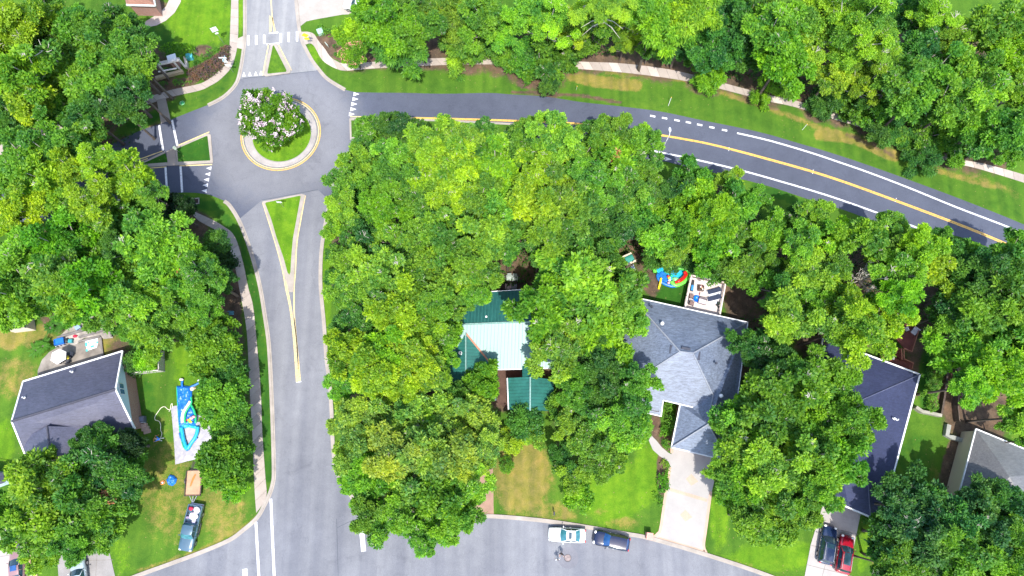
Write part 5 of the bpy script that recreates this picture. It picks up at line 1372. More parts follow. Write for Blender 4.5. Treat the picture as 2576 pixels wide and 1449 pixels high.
# trailer
M_PLANK = mat_boards("trailer_planks", (.46, .27, .16), 'X', .19, .7)
tr = thing("utility_trailer", "flat utility trailer with wooden plank deck and mesh ramp behind the pickup", "trailer", (*P(488.3, 1215, .6), 0.03), R(-88.5))
b = MB(); b.box((0, 0, .60), (3.15, 1.98, .07)); dk = b.build("deck", M_PLANK, tr, local=True)
b = MB()
for sg in (1, -1): b.box((0, sg * 1.02, .64), (3.3, .08, .16)); b.tube([(-1.6, sg * 1.02, .95), (1.6, sg * 1.02, .95)], .03, 6); [b.tube([(x, sg * 1.02, .6), (x, sg * 1.02, .95)], .025, 5) for x in (-1.6, -.8, 0, .8, 1.6)]
b.box((1.62, 0, .64), (.08, 2.1, .16)); b.box((-1.62, 0, .62), (.08, 2.1, .12)); b.tube([(1.62, -1.02, .95), (1.62, 1.02, .95)], .03, 6)
fr_ = b.build("frame", plain("dark_red_brown_steel", (.07, .045, .045), .6), tr, local=True)
b = MB(); b.tube([(1.6, .5, .5), (2.6, 0, .5)], .045, 6); b.tube([(1.6, -.5, .5), (2.6, 0, .5)], .045, 6); b.tube([(1.6, 0, .55), (2.75, 0, .52)], .05, 6); b.box((2.75, 0, .55), (.25, .12, .1)); b.build("tongue", M_METAL, tr, local=True)
b = MB()
for i in range(9): b.tube([(-1.66, -.62 + i * .155, .62), (-2.72, -.62 + i * .155, .12)], .018, 4)
for i in range(8): 
    f_ = i / 7; b.tube([(-1.66 - 1.06 * f_, -.65, .62 - .5 * f_), (-1.66 - 1.06 * f_, .65, .62 - .5 * f_)], .03, 4)
b.build("ramp", plain("weathered_steel_mesh", (.10, .09, .085), .7), tr, local=True)
for sg in (1, -1):
    Mr = Matrix.Rotation(math.pi / 2, 4, 'X')
    b = MB(); b.lathe((-.3, sg * 1.22, .33), [(.2, -.1), (.32, -.1), (.34, -.06), (.34, .06), (.32, .1), (.2, .1)], 18, M=Mr); wh = b.build("wheel", M_TYRE, tr, local=True)
    b = MB(); b.lathe((-.3, sg * 1.22, .33), [(.2, -.11), (.08, -.08), (.08, .08), (.2, .11)], 14, M=Mr); b.build("rim", M_RIM, wh, local=True)
    b = MB(); b.tube([(-.72, sg * 1.22, .38), (-.55, sg * 1.22, .68), (-.3, sg * 1.22, .74), (-.05, sg * 1.22, .68), (.12, sg * 1.22, .38)], .05, 5); b.build("mudguard", M_BLACK, tr, local=True)
st_ = MB(); pts = [(-1.2, .05), (-.7, .35), (0, .55), (.45, .6), (.4, .42), (-.1, .25), (-.6, .05), (-1.1, -.12)]
st_.face([(x, -y + .1, .642) for x, y in pts]); 
so = st_.build("wet_stain", mat_boards("wet_orange_planks", (.50, .17, .03), 'X', .19, .7), dk, local=True)

# ------------------------------------------------------------------ PEOPLE
def person(label, loc, rz, pose, shirt, legs_m, hair_c, shoes=(.7, .7, .7), skin=(.52, .30, .20), scale=1.0):
    J = dict(pelvis=(0, 0, .95), belly=(0, 0, 1.10), chest=(0, 0, 1.32), neck=(0, 0, 1.50), head0=(.01, 0, 1.60), head1=(.02, 0, 1.72))
    J.update(pose)
    bones = [("pelvis", "belly"), ("belly", "chest"), ("chest", "neck"), ("neck", "head0"), ("head0", "head1")]
    rad = dict(pelvis=.155, belly=.145, chest=.165, neck=.058, head0=.085, head1=.088)
    for s in ("l", "r"):
        bones += [("chest", "sh" + s), ("sh" + s, "el" + s), ("el" + s, "wr" + s), ("wr" + s, "pa" + s), ("pelvis", "hp" + s), ("hp" + s, "kn" + s), ("kn" + s, "an" + s), ("an" + s, "to" + s)]
        rad.update({"sh" + s: .075, "el" + s: .048, "wr" + s: .034, "pa" + s: .04, "hp" + s: .10, "kn" + s: .066, "an" + s: .046, "to" + s: .042})
    names = list(rad)
    me = bpy.data.meshes.new("body"); me.from_pydata([J[n] for n in names], [(names.index(a), names.index(b)) for a, b in bones], [])
    o = bpy.data.objects.new("person_tmp", me); COL.objects.link(o)
    mod = o.modifiers.new("skin", 'SKIN'); o.modifiers.new("sub", 'SUBSURF').levels = 2
    if not me.skin_vertices: 
        bpy.context.view_layer.objects.active = o; bpy.ops.mesh.customdata_skin_add()
    for i, n in enumerate(names):
        r_ = rad[n]; me.skin_vertices[0].data[i].radius = (r_ * (1.15 if n in ("pelvis", "chest", "belly") else 1), r_)
        me.skin_vertices[0].data[i].use_root = (n == "pelvis")
    dg = bpy.context.evaluated_depsgraph_get()
    nm = bpy.data.meshes.new_from_object(o.evaluated_get(dg))
    bpy.data.objects.remove(o)
    vs = [v.co.copy() for v in nm.vertices]; fs = [tuple(p.vertices) for p in nm.polygons]
    bpy.data.meshes.remove(nm)
    mb = MB(); mb.raw(vs, fs)
    # fingers and thumb, nose, ears, brow: rooted in the same mesh
    for s in ("l", "r"):
        wr, pa = Vector(J["wr" + s]), Vector(J["pa" + s]); d = (pa - wr).normalized(); sd = d.cross(Vector((0, 0, 1)))
        sd = sd.normalized() if sd.length > .1 else Vector((0, 1, 0)); dn = sd.cross(d) * -1
        for k, (o_, ln) in enumerate(((-.028, .072), (-.010, .082), (.010, .078), (.028, .062))):
            a = pa + sd * o_; m1 = a + d * ln * .55 + dn * -.008; e = a + d * ln * .95 + Vector((0, 0, -.03))
            mb.tube([a, m1, e], [.0095, .009, .007], 5)
        th = wr + (pa - wr) * .45 + sd * (-.035 if s == 'l' else .035)
        mb.tube([th, th + d * .03 + sd * (-.03 if s == 'l' else .03), th + d * .065 + sd * (-.035 if s == 'l' else .035)], [.012, .011, .008], 5)
    hc = (Vector(J["head0"]) + Vector(J["head1"])) / 2; up_ = (Vector(J["head1"]) - Vector(J["head0"])).normalized()
    fwd = Vector((1, 0, 0)) - up_ * up_.x; fwd.normalize(); sd = up_.cross(fwd)
    mb.tube([hc + fwd * .085 + up_ * .02, hc + fwd * .115 - up_ * .02], [.010, .016], 5)
    for sg in (1, -1): mb.ell(hc + sd * sg * .09, (.02, .012, .03), 8, 5)
    t = thing("person", label, "person", loc, rz)
    shm, lgm, skm, som = plain("shirt_%s" % str(shirt), shirt, .8), plain("trousers_%s" % str(legs_m), legs_m, .8), plain("skin_%s" % str(skin), skin, .55, var=.05), plain("shoes_%s" % str(shoes), shoes, .6)
    bo = mb.build("body", [skm, shm, lgm, som], t, smooth=True, local=True)
    segs = {n: Vector(J[n]) for n in names}
    def near(c, ns): return min((c - segs[n]).length for n in ns)
    for p_ in bo.data.polygons:
        c = p_.center
        c_leg = near(c, ["pelvis", "hpl", "hpr", "knl", "knr"]); c_sh = near(c, ["belly", "chest", "shl", "shr"]); c_el = near(c, ["ell", "elr"]); c_hand = near(c, ["wrl", "wrr", "pal", "par"]); c_head = near(c, ["head0", "head1", "neck"])
        c_ft = near(c, ["anl", "anr", "tol", "tor"])
        d = dict(leg=c_leg, sh=c_sh, el=c_el + .0, hand=c_hand, head=c_head, ft=c_ft)
        b_ = min(d, key=d.get)
        p_.material_index = {'leg': 2, 'sh': 1, 'el': 1, 'hand': 0, 'head': 0, 'ft': 3}[b_]
    hm = MB(); hm.ell(hc + up_ * .045 - fwd * .022, (.108, .105, .10), 14, 8); hm.build("hair", plain("hair_%s" % str(hair_c), hair_c, .7), bo, smooth=True, local=True)
    for sg in (1, -1):
        e = MB(); e.ell(hc + fwd * .088 + sd * sg * .032 + up_ * .012, (.012, .014, .010), 8, 5); e.build("eye", plain("eye_white", (.7, .7, .68), .2), bo, local=True)
    mo = MB(); mo.box(hc + fwd * .09 - up_ * .045, (.012, .05, .012)); mo.build("mouth", plain("lips", (.4, .12, .1), .5), bo, local=True)
    t.scale = (scale,) * 3
    return t
walk = dict(shl=(0, .19, 1.43), elL=0, shr=(0, -.19, 1.43), ell=(-.10, .27, 1.16), wrl=(.05, .32, .95), pal=(.10, .33, .88), elr=(.06, -.29, 1.17), wrr=(.28, -.33, 1.10), par=(.36, -.34, 1.10),
            hpl=(0, .10, .90), hpr=(0, -.10, .90), knl=(.16, .11, .50), anl=(.10, .12, .09), tol=(.26, .13, .04), knr=(-.04, -.11, .50), anr=(-.28, -.12, .12), tor=(-.16, -.13, .04))
walk.pop("elL")
p1 = P(1427.5 - 28.6, 1409.5 + 0)  # replaced below
a1 = P(*ZC(300, 1065), 1.3); person("person in a white shirt with dark hair walking on the road beside the manhole", (a1[0], a1[1], .03), R(95), walk, (.80, .80, .82), (.75, .76, .78), (.02, .015, .012))
w2 = dict(walk); w2.update(dict(elr=(.12, -.30, 1.18), wrr=(.30, -.16, 1.12), par=(.36, -.10, 1.12), ell=(-.05, .30, 1.2), wrl=(.12, .36, 1.0), pal=(.18, .37, .94)))
a2 = P(*ZC(412, 925), 1.2); person("person in black clothes on the road between the white sedan and the one in white", (a2[0], a2[1], .03), R(-120), w2, (.02, .02, .025), (.035, .035, .05), (.03, .02, .015), (.3, .3, .32), scale=.97)
lean = dict(belly=(.03, 0, 1.10), chest=(.10, 0, 1.30), neck=(.17, 0, 1.46), head0=(.21, 0, 1.55), head1=(.24, 0, 1.66), shl=(.10, .20, 1.41), shr=(.12, -.19, 1.41), ell=(.28, .34, 1.24), wrl=(.48, .42, 1.12), pal=(.56, .44, 1.10),
            elr=(.30, -.32, 1.24), wrr=(.50, -.36, 1.14), par=(.58, -.37, 1.12), hpl=(0, .10, .90), hpr=(0, -.10, .90), knl=(.10, .16, .50), anl=(-.02, .20, .09), tol=(.14, .22, .04), knr=(.02, -.14, .50), anr=(-.16, -.20, .09), tor=(0, -.22, .04))
a3 = P(*ZH(498, 1228), 1.1); person("person in a blue shirt standing by the hedge holding an orange cord", (a3[0], a3[1], 0), R(170), lean, (.03, .17, .62), (.55, .56, .60), (.55, .42, .30), (.8, .8, .8))

# ------------------------------------------------------------------ INFLATABLES AND LAWN THINGS
M_TARP = plain("silver_grey_tarpaulin", (.36, .345, .375), .55, .0, var=.14, vs=1.2)
M_INBLUE = plain("royal_blue_vinyl", (.015, .16, .58), .35, var=.15); M_INCYAN = plain("cyan_vinyl", (.02, .38, .62), .35, var=.1); M_INGREEN = plain("green_vinyl", (.02, .42, .18), .4); M_INLIME = plain("lime_vinyl", (.16, .70, .08), .35)
M_INRED = plain("red_vinyl", (.72, .01, .01), .35); M_INYEL = plain("yellow_vinyl", (.85, .68, .03), .4); M_INPINK = plain("pink_vinyl", (.75, .35, .40), .4); M_INWHITE = plain("white_vinyl", (.78, .78, .80), .4)
WS = lambda pts, z=0: [P(*ZS(x, y), z) for x, y in pts]
mb = MB(); cloth(mb, WS([(160, 605), (190, 575), (250, 560), (420, 640), (560, 700), (715, 790), (728, 900), (748, 1040), (620, 1130), (590, 1250), (555, 1335), (400, 1370), (225, 1418), (212, 1200), (198, 1000), (180, 780)]), .07, .09, .12, 1.6, 3)
tag(mb.build("tarpaulin", M_TARP, smooth=True, origin=(*P(*ZS(450, 1000)), 0)), "silver grey tarpaulin spread on the lawn under the blue water slide", "tarpaulin")
sl = thing("water_slide", "long deflating blue and cyan water slide lying on the tarpaulin", "inflatable slide", (*P(*ZS(400, 700)), 0))
mb = MB(); cloth(mb, WS([(243, 283), (330, 272), (455, 285), (470, 360), (462, 480), (470, 560), (520, 640), (525, 850), (420, 868), (300, 880), (275, 860), (262, 700), (250, 480)]), .42, .35, .10, 2.6, 5, edge=.3)
mb.build("deflated_tower", M_INBLUE, sl, smooth=True)
def wtube(pts, r, z): return [(*P(*ZS(x, y), z), z) for x, y in pts]
mb = MB(); mb.tube(catmull(wtube([(328, 810), (325, 740), (340, 660), (385, 590), (425, 530), (440, 500)], 0, .62), 5), .22, 10); mb.build("slide_lane", M_INWHITE, sl, smooth=True)
mb = MB(); mb.tube(catmull(wtube([(365, 820), (360, 740), (375, 660), (420, 580), (455, 520), (450, 440)], 0, .68), 5), .14, 8); mb.tube(catmull(wtube([(455, 560), (490, 630), (515, 720), (515, 820)], 0, .6), 5), .16, 8); mb.build("side_tube", M_INGREEN, sl, smooth=True)
mb = MB(); cloth(mb, WS([(300, 830), (350, 810), (560, 850), (575, 800), (578, 880), (520, 905), (420, 880), (340, 905), (300, 900)]), .35, .2, .1, 2, 8, edge=.2); mb.build("splash_floor", M_INCYAN, sl, smooth=True)
mb = MB(); mb.tube(catmull(wtube([(310, 880), (325, 960), (345, 1060), (372, 1140), (395, 1200)], 0, .4), 5), [.26, .26, .25, .25, .24] + [.24] * 16, 10); mb.tube(catmull(wtube([(548, 870), (535, 960), (500, 1040), (450, 1110), (400, 1195)], 0, .4), 5), .25, 10); mb.build("pool_wall", M_INCYAN, sl, smooth=True)
mb = MB(); mb.tube(catmull(wtube([(285, 960), (305, 1030), (345, 1095), (370, 1170), (405, 1215)], 0, .3), 5), .15, 8); mb.tube(catmull(wtube([(540, 1030), (500, 1070), (440, 1140), (410, 1210)], 0, .3), 5), .13, 8); mb.build("pool_base", M_INBLUE, sl, smooth=True)
mb = MB(); mb.tube(catmull(wtube([(243, 285), (250, 450), (262, 650), (278, 860), (290, 960), (335, 1150), (390, 1215)], 0, .16), 5), .08, 6); mb.build("edge_piping", M_INGREEN, sl, smooth=True)
for k_, (x, y, r_, mt) in enumerate(((420, 770, .26, M_INYEL), (455, 745, .3, M_INPINK), (395, 775, .18, M_INRED), (440, 800, .24, M_INYEL), (470, 770, .2, M_INBLUE), (485, 725, .25, M_INPINK), (410, 805, .2, M_INGREEN))):
    mb = MB(); mb.ell((*P(*ZS(x, y), .9), .85), (r_, r_ * .75, r_ * .6), 10, 6); mb.build("toy_ball" if False else "ornament", mt, sl, smooth=True)
def blower(label, top, tubepts, c):
    t = thing("air_blower", label, "blower", (*P(*ZS(*c)), 0))
    o = Vector((*P(*ZS(*c)), .28))
    mb = MB(); mb.lathe(o, [(.20, -.15), (.27, -.10), (.28, .08), (.18, .16)], 16, M=Matrix.Rotation(math.pi / 2, 4, 'X')); mb.build("fan_housing", M_INWHITE, t, smooth=True)
    mb = MB(); mb.lathe(o, [(.16, .17), (.16, .19), (.04, .2)], 14, M=Matrix.Rotation(math.pi / 2, 4, 'X')); mb.box(o - Vector((0, 0, .24)), (.5, .4, .06)); mb.build("intake_grille", M_BLACK, t)
    mb = MB(); mb.tube(catmull([(*P(*ZS(x, y), .25), .25) for x, y in tubepts], 5), .15, 10); mb.build("air_tube", M_INBLUE, t, smooth=True)
blower("white air blower with short blue tube above the left end of the slide", None, [(325, 205), (318, 240), (325, 290)], (325, 190))
blower("grey white air blower with long slanting blue tube beside the street tree", None, [(575, 225), (520, 260), (450, 290)], (588, 205))
mb = MB(); cloth(mb, WS([(420, 320), (450, 290), (515, 285), (520, 320), (460, 360), (430, 360)]), .3, .25, .09, 3, 11, edge=.15); tag(mb.build("folded_float", plain("cream_red_vinyl", (.75, .55, .40), .5, var=.5, vs=1.5), smooth=True, origin=(*P(*ZS(470, 320)), 0)), "cream and red folded vinyl at the top corner of the slide by the tree", "inflatable")
WH = lambda pts, z=0.05: [(*P(*ZH(x, y), z), z) for x, y in pts]
mb = MB(); mb.tube(catmull(WH([(708, 745), (710, 680), (690, 690), (678, 760), (655, 800), (670, 775), (640, 765), (590, 725), (540, 740), (490, 800), (440, 880), (445, 930), (500, 950), (525, 1000), (528, 1090), (545, 1130), (540, 1180), (520, 1200)]), 6), .045, 6)
tag(mb.build("garden_hose", plain("cream_hose", (.80, .75, .58), .5), smooth=True, origin=(*P(*ZH(500, 950)), 0)), "cream garden hose snaking over the lawn from tarpaulin to the person in blue", "hose")
mb = MB(); mb.tube(catmull([(*P(*ZH(x, y), 1.05), 1.05 - .5 * k / 6) for k, (x, y) in enumerate(((500, 1160), (450, 1180), (415, 1215), (400, 1245), (430, 1262), (480, 1250)))], 5), .03, 6)
tag(mb.build("extension_cord", plain("orange_cord", (.75, .25, .06), .5), smooth=True, origin=(*P(*ZH(450, 1210)), .6)), "loop of orange cord in the hands of the person in blue", "cord")
# things by the gabled house wall
def hv(label, c, rz):
    t = thing("air_conditioner", label, "air conditioner", (*P(*c), 0), rz)
    b = MB(); b.box((0, 0, .42), (.85, .85, .75), bev=.04); bo = b.build("casing", plain("dark_grey_casing", (.12, .13, .16), .5), t, local=True)
    b = MB(); b.box((0, 0, .81), (.6, .6, .03)); b.build("top_grille", plain("slate_grille", (.18, .20, .26), .5), t, local=True)
    b = MB(); b.box((0, -.45, .4), (.8, .04, .6)); b.build("side_panel", M_INWHITE, t, local=True)
hv("dark air conditioner unit beside the brick wall of the gabled house", ZH(262, 925), R(8))
t = thing("step", "tan concrete steps by the corner of the gabled house", "steps", (*P(*ZH(285, 1070)), 0), R(15))
for i in range(3):
    b = MB(); b.box((.0 + .15 * i, -.45 * i + .45, .25 - .07 * i), (.95, .5, .5 - .14 * i), bev=.02); b.build("tread", M_PINK, t, local=True)
mb = MB(); cloth(mb, [P(*ZT(x, y)) for x, y in ((287, 578), (330, 517), (372, 530), (408, 562), (395, 610), (355, 645), (310, 632))], .38, .35, .09, 2.4, 14, edge=.2)
tag(mb.build("folded_tarpaulin", M_INBLUE, smooth=True, origin=(*P(*ZT(350, 580)), 0)), "heaped bright blue tarpaulin on the lawn left of the trailer", "tarpaulin")
t = thing("cord_reel", "small orange cord reel on the grass left of the heaped blue tarpaulin", "cord reel", (*P(*ZT(249, 608)), 0))
b = MB(); b.tube([(.28 * math.cos(a * .5), .28 * math.sin(a * .5) * (.8 + .2 * math.sin(a)), .08 + .01 * (a % 3)) for a in range(38)], .05, 6); b.build("cord", MATS["orange_cord"], t, smooth=True, local=True)
b = MB(); b.lathe((0, 0, .04), [(.12, 0), (.12, .12), (.05, .14)], 10); b.build("hub", M_INWHITE, t, local=True)

# ------------------------------------------------------------------ PATIO OF THE GABLED HOUSE
WP_ = lambda pts: [P(*ZP(x, y)) for x, y in pts]
mb = MB(); mb.prism(WP_([(90, 1360), (100, 1250), (180, 1050), (320, 900), (470, 810), (830, 760), (1020, 680), (1030, 610), (1345, 590), (1400, 960), (1360, 1080)]), -.02, .10); struct("patio", mb, M_PATIO)
mb = MB(); mb.prism(WP_([(470, 640), (620, 600), (920, 500), (1500, 340), (1560, 360), (1580, 620), (1400, 640), (1345, 590), (1030, 610), (920, 690), (900, 720), (830, 760), (560, 800), (470, 780)]), -.02, .16); struct("upper_terrace", mb, M_PEBBLE)
def lowwall(label, pts, w, h, m, name="retaining_wall", cat="low wall"):
    b = MB(); b.rail([P(*p) for p in pts], w, 0, h)
    c = pts[len(pts) // 2]; return tag(b.build(name, m, origin=(*P(*c), 0)), label, cat)
M_STONE = mat_concrete("grey_stone_blocks", (.24, .22, .21), .25, False, 1.0)
lowwall("upper grey block wall edging the pebble terrace behind the patio", [ZP(500, 620), ZP(920, 500), ZP(1500, 338)], .28, .45, M_STONE)
lowwall("middle grey block wall between the two pebble terraces", [ZP(920, 610), ZP(1200, 540), ZP(1530, 430)], .26, .34, M_STONE)
lowwall("right hand end wall of the pebble terraces", [ZP(1530, 345), ZP(1570, 600)], .22, .5, M_STONE)
lowwall("short stepped wall along the edge of the patio mat", [ZP(920, 700), ZP(1100, 655), ZP(1345, 595)], .24, .4, M_STONE)
lowwall("grey kerb down the right edge of the patio", [ZP(1350, 600), ZP(1395, 960)], .2, .3, M_STONE)
mb = MB(); mb.prism(WP_([(740, 110), (1020, 100), (1250, 230), (1480, 330), (930, 490), (500, 600), (720, 400), (745, 250)]), -.02, .04); struct("pebble_bed", mb, M_PEBBLE)
# umbrella
t = thing("patio_umbrella", "white hexagonal patio umbrella over a round table", "umbrella", (*P(*ZP(545, 975)), .1))
uc = P(*ZP(490, 975), 2.5); bx = (t.location.x, t.location.y); hx = [P(*ZP(x, y), 2.25) for x, y in ((515, 832), (648, 890), (640, 1040), (470, 1138), (342, 1060), (372, 905))]
cx0 = sum(p[0] for p in hx) / 6; cy0 = sum(p[1] for p in hx) / 6
t.location = (cx0, cy0, .1)
mb = MB(); lev = [(1.0, 2.25), (.62, 2.48), (.62, 2.50), (.3, 2.68), (.0, 2.80)]
for (k0, z0_), (k1, z1_) in zip(lev, lev[1:]):
    for i in range(6):
        a, b_ = hx[i], hx[(i + 1) % 6]
        L0 = lambda q, kk, z: (cx0 + (q[0] - cx0) * kk, cy0 + (q[1] - cy0) * kk, z)
        if k1 == 0: mb.face([L0(a, k0, z0_), L0(b_, k0, z0_), (cx0, cy0, z1_)][::-1])
        else: mb.face([L0(a, k0, z0_), L0(b_, k0, z0_), L0(b_, k1, z1_), L0(a, k1, z1_)][::-1])
mb.build("canopy", plain("white_canvas", (.78, .75, .76), .8, var=.04), t)
mb = MB(); mb.tube([(cx0, cy0, .1), (cx0, cy0, 2.85)], .03, 8); mb.build("pole", M_METAL, t)
for i in range(6):
    mb = MB(); mb.tube([(hx[i][0], hx[i][1], 2.24), (cx0, cy0, 2.76)], .015, 4); mb.build("rib", M_METAL, t)
def patio_chair(label, px, rz, m, group=None, loc=None):
    t = thing("patio_chair", label, "chair", (*(loc or P(*px)), .12), rz, group)
    b = MB(); b.box((0, 0, .42), (.52, .5, .07), bev=.02); b.build("seat", m, t, local=True)
    b = MB(); b.box((-.27, 0, .72), (.06, .5, .56), bev=.02); b.build("backrest", m, t, local=True)
    for sx in (-.23, .23):
        for sy in (-.23, .23):
            b = MB(); b.tube([(sx, sy, 0), (sx, sy, .42)], .02, 5); b.build("leg", M_BLACK, t, local=True)
    for sy in (-.27, .27):
        b = MB(); b.tube([(-.27, sy, .62), (.25, sy, .62), (.25, sy, .4)], .02, 5); b.build("armrest", M_BLACK, t, local=True)
    return t
M_CHD = plain("charcoal_sling", (.07, .07, .085), .7); M_CHG = plain("slate_sling", (.22, .24, .30), .7)
t = thing("patio_table", "round dark patio table with a yellow item under the white umbrella", "table", (*P(*ZP(675, 985), .7), .1))
b = MB(); b.lathe((0, 0, .68), [(.55, 0), (.57, .02), (.55, .04)], 24); b.build("table_top", M_BLACK, t, local=True)
b = MB(); b.lathe((0, 0, 0), [(.3, 0), (.28, .04), (.05, .08), (.04, .68)], 12); b.build("pedestal", M_BLACK, t, local=True)
blobby("folded_towel", "yellow folded towel on the dark patio table", "towel", (*P(*ZP(682, 1002), .88), .88), (.18, .24, .08), M_INYEL, 2)
patio_chair("charcoal sling chair at the right of the patio table", ZP(790, 950), R(190), M_CHG); patio_chair("charcoal sling chair between the patio table and the house eave", ZP(725, 1100), R(110), M_CHD)
patio_chair("dark sling chair tucked under the white umbrella", ZP(600, 1090), R(60), M_CHD)
# blue bin, teal bin, mat, toys
t = thing("deck_box", "open blue storage bin with striped board in front on the terrace", "bin", (*P(*ZP(560, 700)), .15), R(14))
b = MB(); b.box((0, 0, .2), (1.25, .85, .4), bev=.04); b.build("tub", M_INBLUE, t, local=True)
b = MB(); [b.box((x, y, .46), sz) for x, y, sz in ((0, .4, (1.3, .08, .14)), (0, -.4, (1.3, .08, .14)), (.62, 0, (.08, .8, .14)), (-.62, 0, (.08, .8, .14)))]; b.build("rim", M_INBLUE, t, local=True)
b = MB()
for i in range(6): b.box((-.55 + i * .24, -.62, .2), (.12, .06, .34), m=i % 2)
b.build("striped_board", [M_INWHITE, M_BLACK], t, local=True)
b = MB(); b.box((0, 0, .25), (.55, .5, .5), bev=.05); o = b.build("storage_crate", plain("teal_plastic", (.04, .32, .36), .5), local=True); o.location = (*P(*ZP(775, 690)), .15); tag(o, "small teal crate to the right of the blue bin", "crate")
blobby("rubbish_bag", "black bag between the blue bin and the teal crate", "bag", (*P(*ZP(695, 680)), .35), (.3, .34, .25), M_BLACK, 5)
blobby("cloth_toy", "bright red cloth on the pebble terrace", "cloth", (*P(*ZP(845, 590)), .26), (.32, .22, .12), M_CLR, 9)
b = MB(); b.box((0, 0, .3), (.75, .6, .5), bev=.06); o = b.build("toy_box", plain("slate_blue_plastic", (.20, .30, .45), .5), local=True); o.location = (*P(*ZP(905, 405)), 0); o.rotation_euler = (R(12), 0, R(35)); tag(o, "tilted slate blue box on the pebble bed", "box")
b = MB(); b.box((0, 0, .2), (.5, .4, .36), bev=.06); o = b.build("watering_can", plain("pale_teal_plastic", (.35, .55, .58), .5), local=True); o.location = (*P(*ZP(1175, 275)), 0); o.rotation_euler = (0, 0, R(60)); tag(o, "pale teal container near the trees above the pebble bed", "container")
b = MB(); b.lathe((0, 0, 0), [(.35, 0), (.4, .1), (.36, .25), (.1, .32)], 14); o = b.build("turtle_sandbox", plain("sea_green_plastic", (.20, .48, .36), .5), local=True); o.location = (*P(*ZP(1290, 350)), 0); tag(o, "sea green round lid at the end of the upper block wall", "lid")
t = thing("play_mat", "white and teal patterned play mat on the patio", "mat", (*P(*ZP(1160, 745)), .10))
mt = WP_([(1035, 690), (1280, 615), (1290, 700), (1262, 810), (1080, 870), (1045, 780)])
b = MB(); b.prism(mt, .10, .125); b.build("sheet", plain("white_print_mat", (.72, .76, .78), .6, var=.12, vs=6), t)
for pts in ([(1035, 715), (1075, 705), (1080, 780), (1040, 790)], [(1135, 785), (1200, 760), (1215, 795), (1150, 815)], [(1045, 850), (1085, 840), (1088, 885), (1050, 890)], [(1250, 690), (1290, 690), (1288, 720), (1255, 725)], [(1090, 705), (1120, 700), (1122, 722), (1092, 728)]):
    b = MB(); b.prism(WP_(pts), .128, .15); b.build("patch", plain("teal_print", (.06, .46, .46), .6), t)

# ------------------------------------------------------------------ fence of the gabled house, other fences and walls
M_FW = mat_boards("grey_fence_boards", (.46, .42, .38), 'Z', .15, .6)
def board_fence(label, pts, h=1.75, m=None, name="wooden_fence", lean=0.0, cat="fence", bw=.14):
    m = m or M_FENCE; W_ = [Vector((*P(*p), 0)) for p in pts]
    t = thing(name, label, cat, W_[0])
    bd = MB(); cap = MB(); 
    for a, b_ in zip(W_, W_[1:]):
        d = b_ - a; L = d.length; d.normalize(); ang = math.atan2(d.y, d.x); n = max(1, int(L / bw))
        for i in range(n):
            c = a + d * (L * (i + .5) / n); bd.box((c.x, c.y, h / 2 + random.uniform(-.01, .01)), (L / n * .93, .025, h), ang)
        cap.box(((a + b_) / 2) + Vector((0, 0, h + .02)), (L, .12, .04), ang)
        for zz in (.3, h - .3): cap.box(((a + b_) / 2) + Vector((0, 0, zz)) + Vector((-d.y, d.x, 0)) * .04, (L, .05, .09), ang)
    bd.build("boards", m, t); cap.build("rail", m, t)
    for p_ in W_:
        pp = MB(); pp.box((p_.x, p_.y, h / 2 + .05), (.12, .12, h + .1)); pp.build("post", m, t)
    return t
M_FENCE = plain("weathered_fence_wood", (.30, .25, .20), .85, var=.25, vs=5)
M_FENCEL = plain("sunbleached_fence_wood", (.52, .49, .45), .85, var=.15, vs=5)
board_fence("grey white board fence from the brick wall of the gabled house to the lawn", [(318 + 2.5, 945), ZH(590, 180)], 1.7, M_FENCEL)
board_fence("weathered fence running up from the lawn beside the yellow green bush", [ZH(590, 175), (414, 905), (413, 885)], 1.7, M_FENCEL)
board_fence("long brown board fence hidden among the trees behind the green roofed house", [(1350, 594), (1420, 590), (1477, 589), (1550, 596), (1590, 606)], 1.8)
board_fence("pale curved fence between the hedges and the trees above the play inflatable", [(1616, 610), (1650, 615), (1672, 622), (1700, 634), (1745, 641)], 1.5, plain("tan_fence_wood", (.50, .40, .33), .8))
lowwall("pale curved retaining wall right of the navy roofed house", [(2296, 1025), (2312, 1036), (2332, 1040), (2360, 1046)], .42, .9, mat_concrete("mossy_concrete", (.34, .33, .27), .2))
lowwall("dark timber wall running up through the shrubs right of the navy roofed house", [(2360, 1046), (2368, 1000), (2374, 950), (2380, 920)], .25, .8, plain("dark_sleeper_wood", (.09, .065, .05), .9, var=.3, vs=4))
lowwall("grey flat topped wall turning toward the grey roofed house", [ZF(1185, 205), ZF(1150, 395), ZF(1240, 430), ZF(1500, 505)], .55, .7, mat_concrete("grey_cap", (.30, .31, .28), .15))
board_fence("dark wooden fence standing in the brown undergrowth right of the navy roofed house", [(2392, 905), (2400, 960), (2396, 1020), (2400, 1060)], 1.2, plain("dark_fence_wood", (.12, .085, .065), .9, var=.3))
mb = MB(); mb.prism([P(*ZF(x, y)) for x, y in ((1575, 340), (1700, 325), (1650, 525), (1530, 510))], 0, .5); tag(mb.build("concrete_slab", M_DRIVE2, origin=(*P(*ZF(1610, 430)), 0)), "pale concrete slab against the corner of the grey roofed house", "slab")

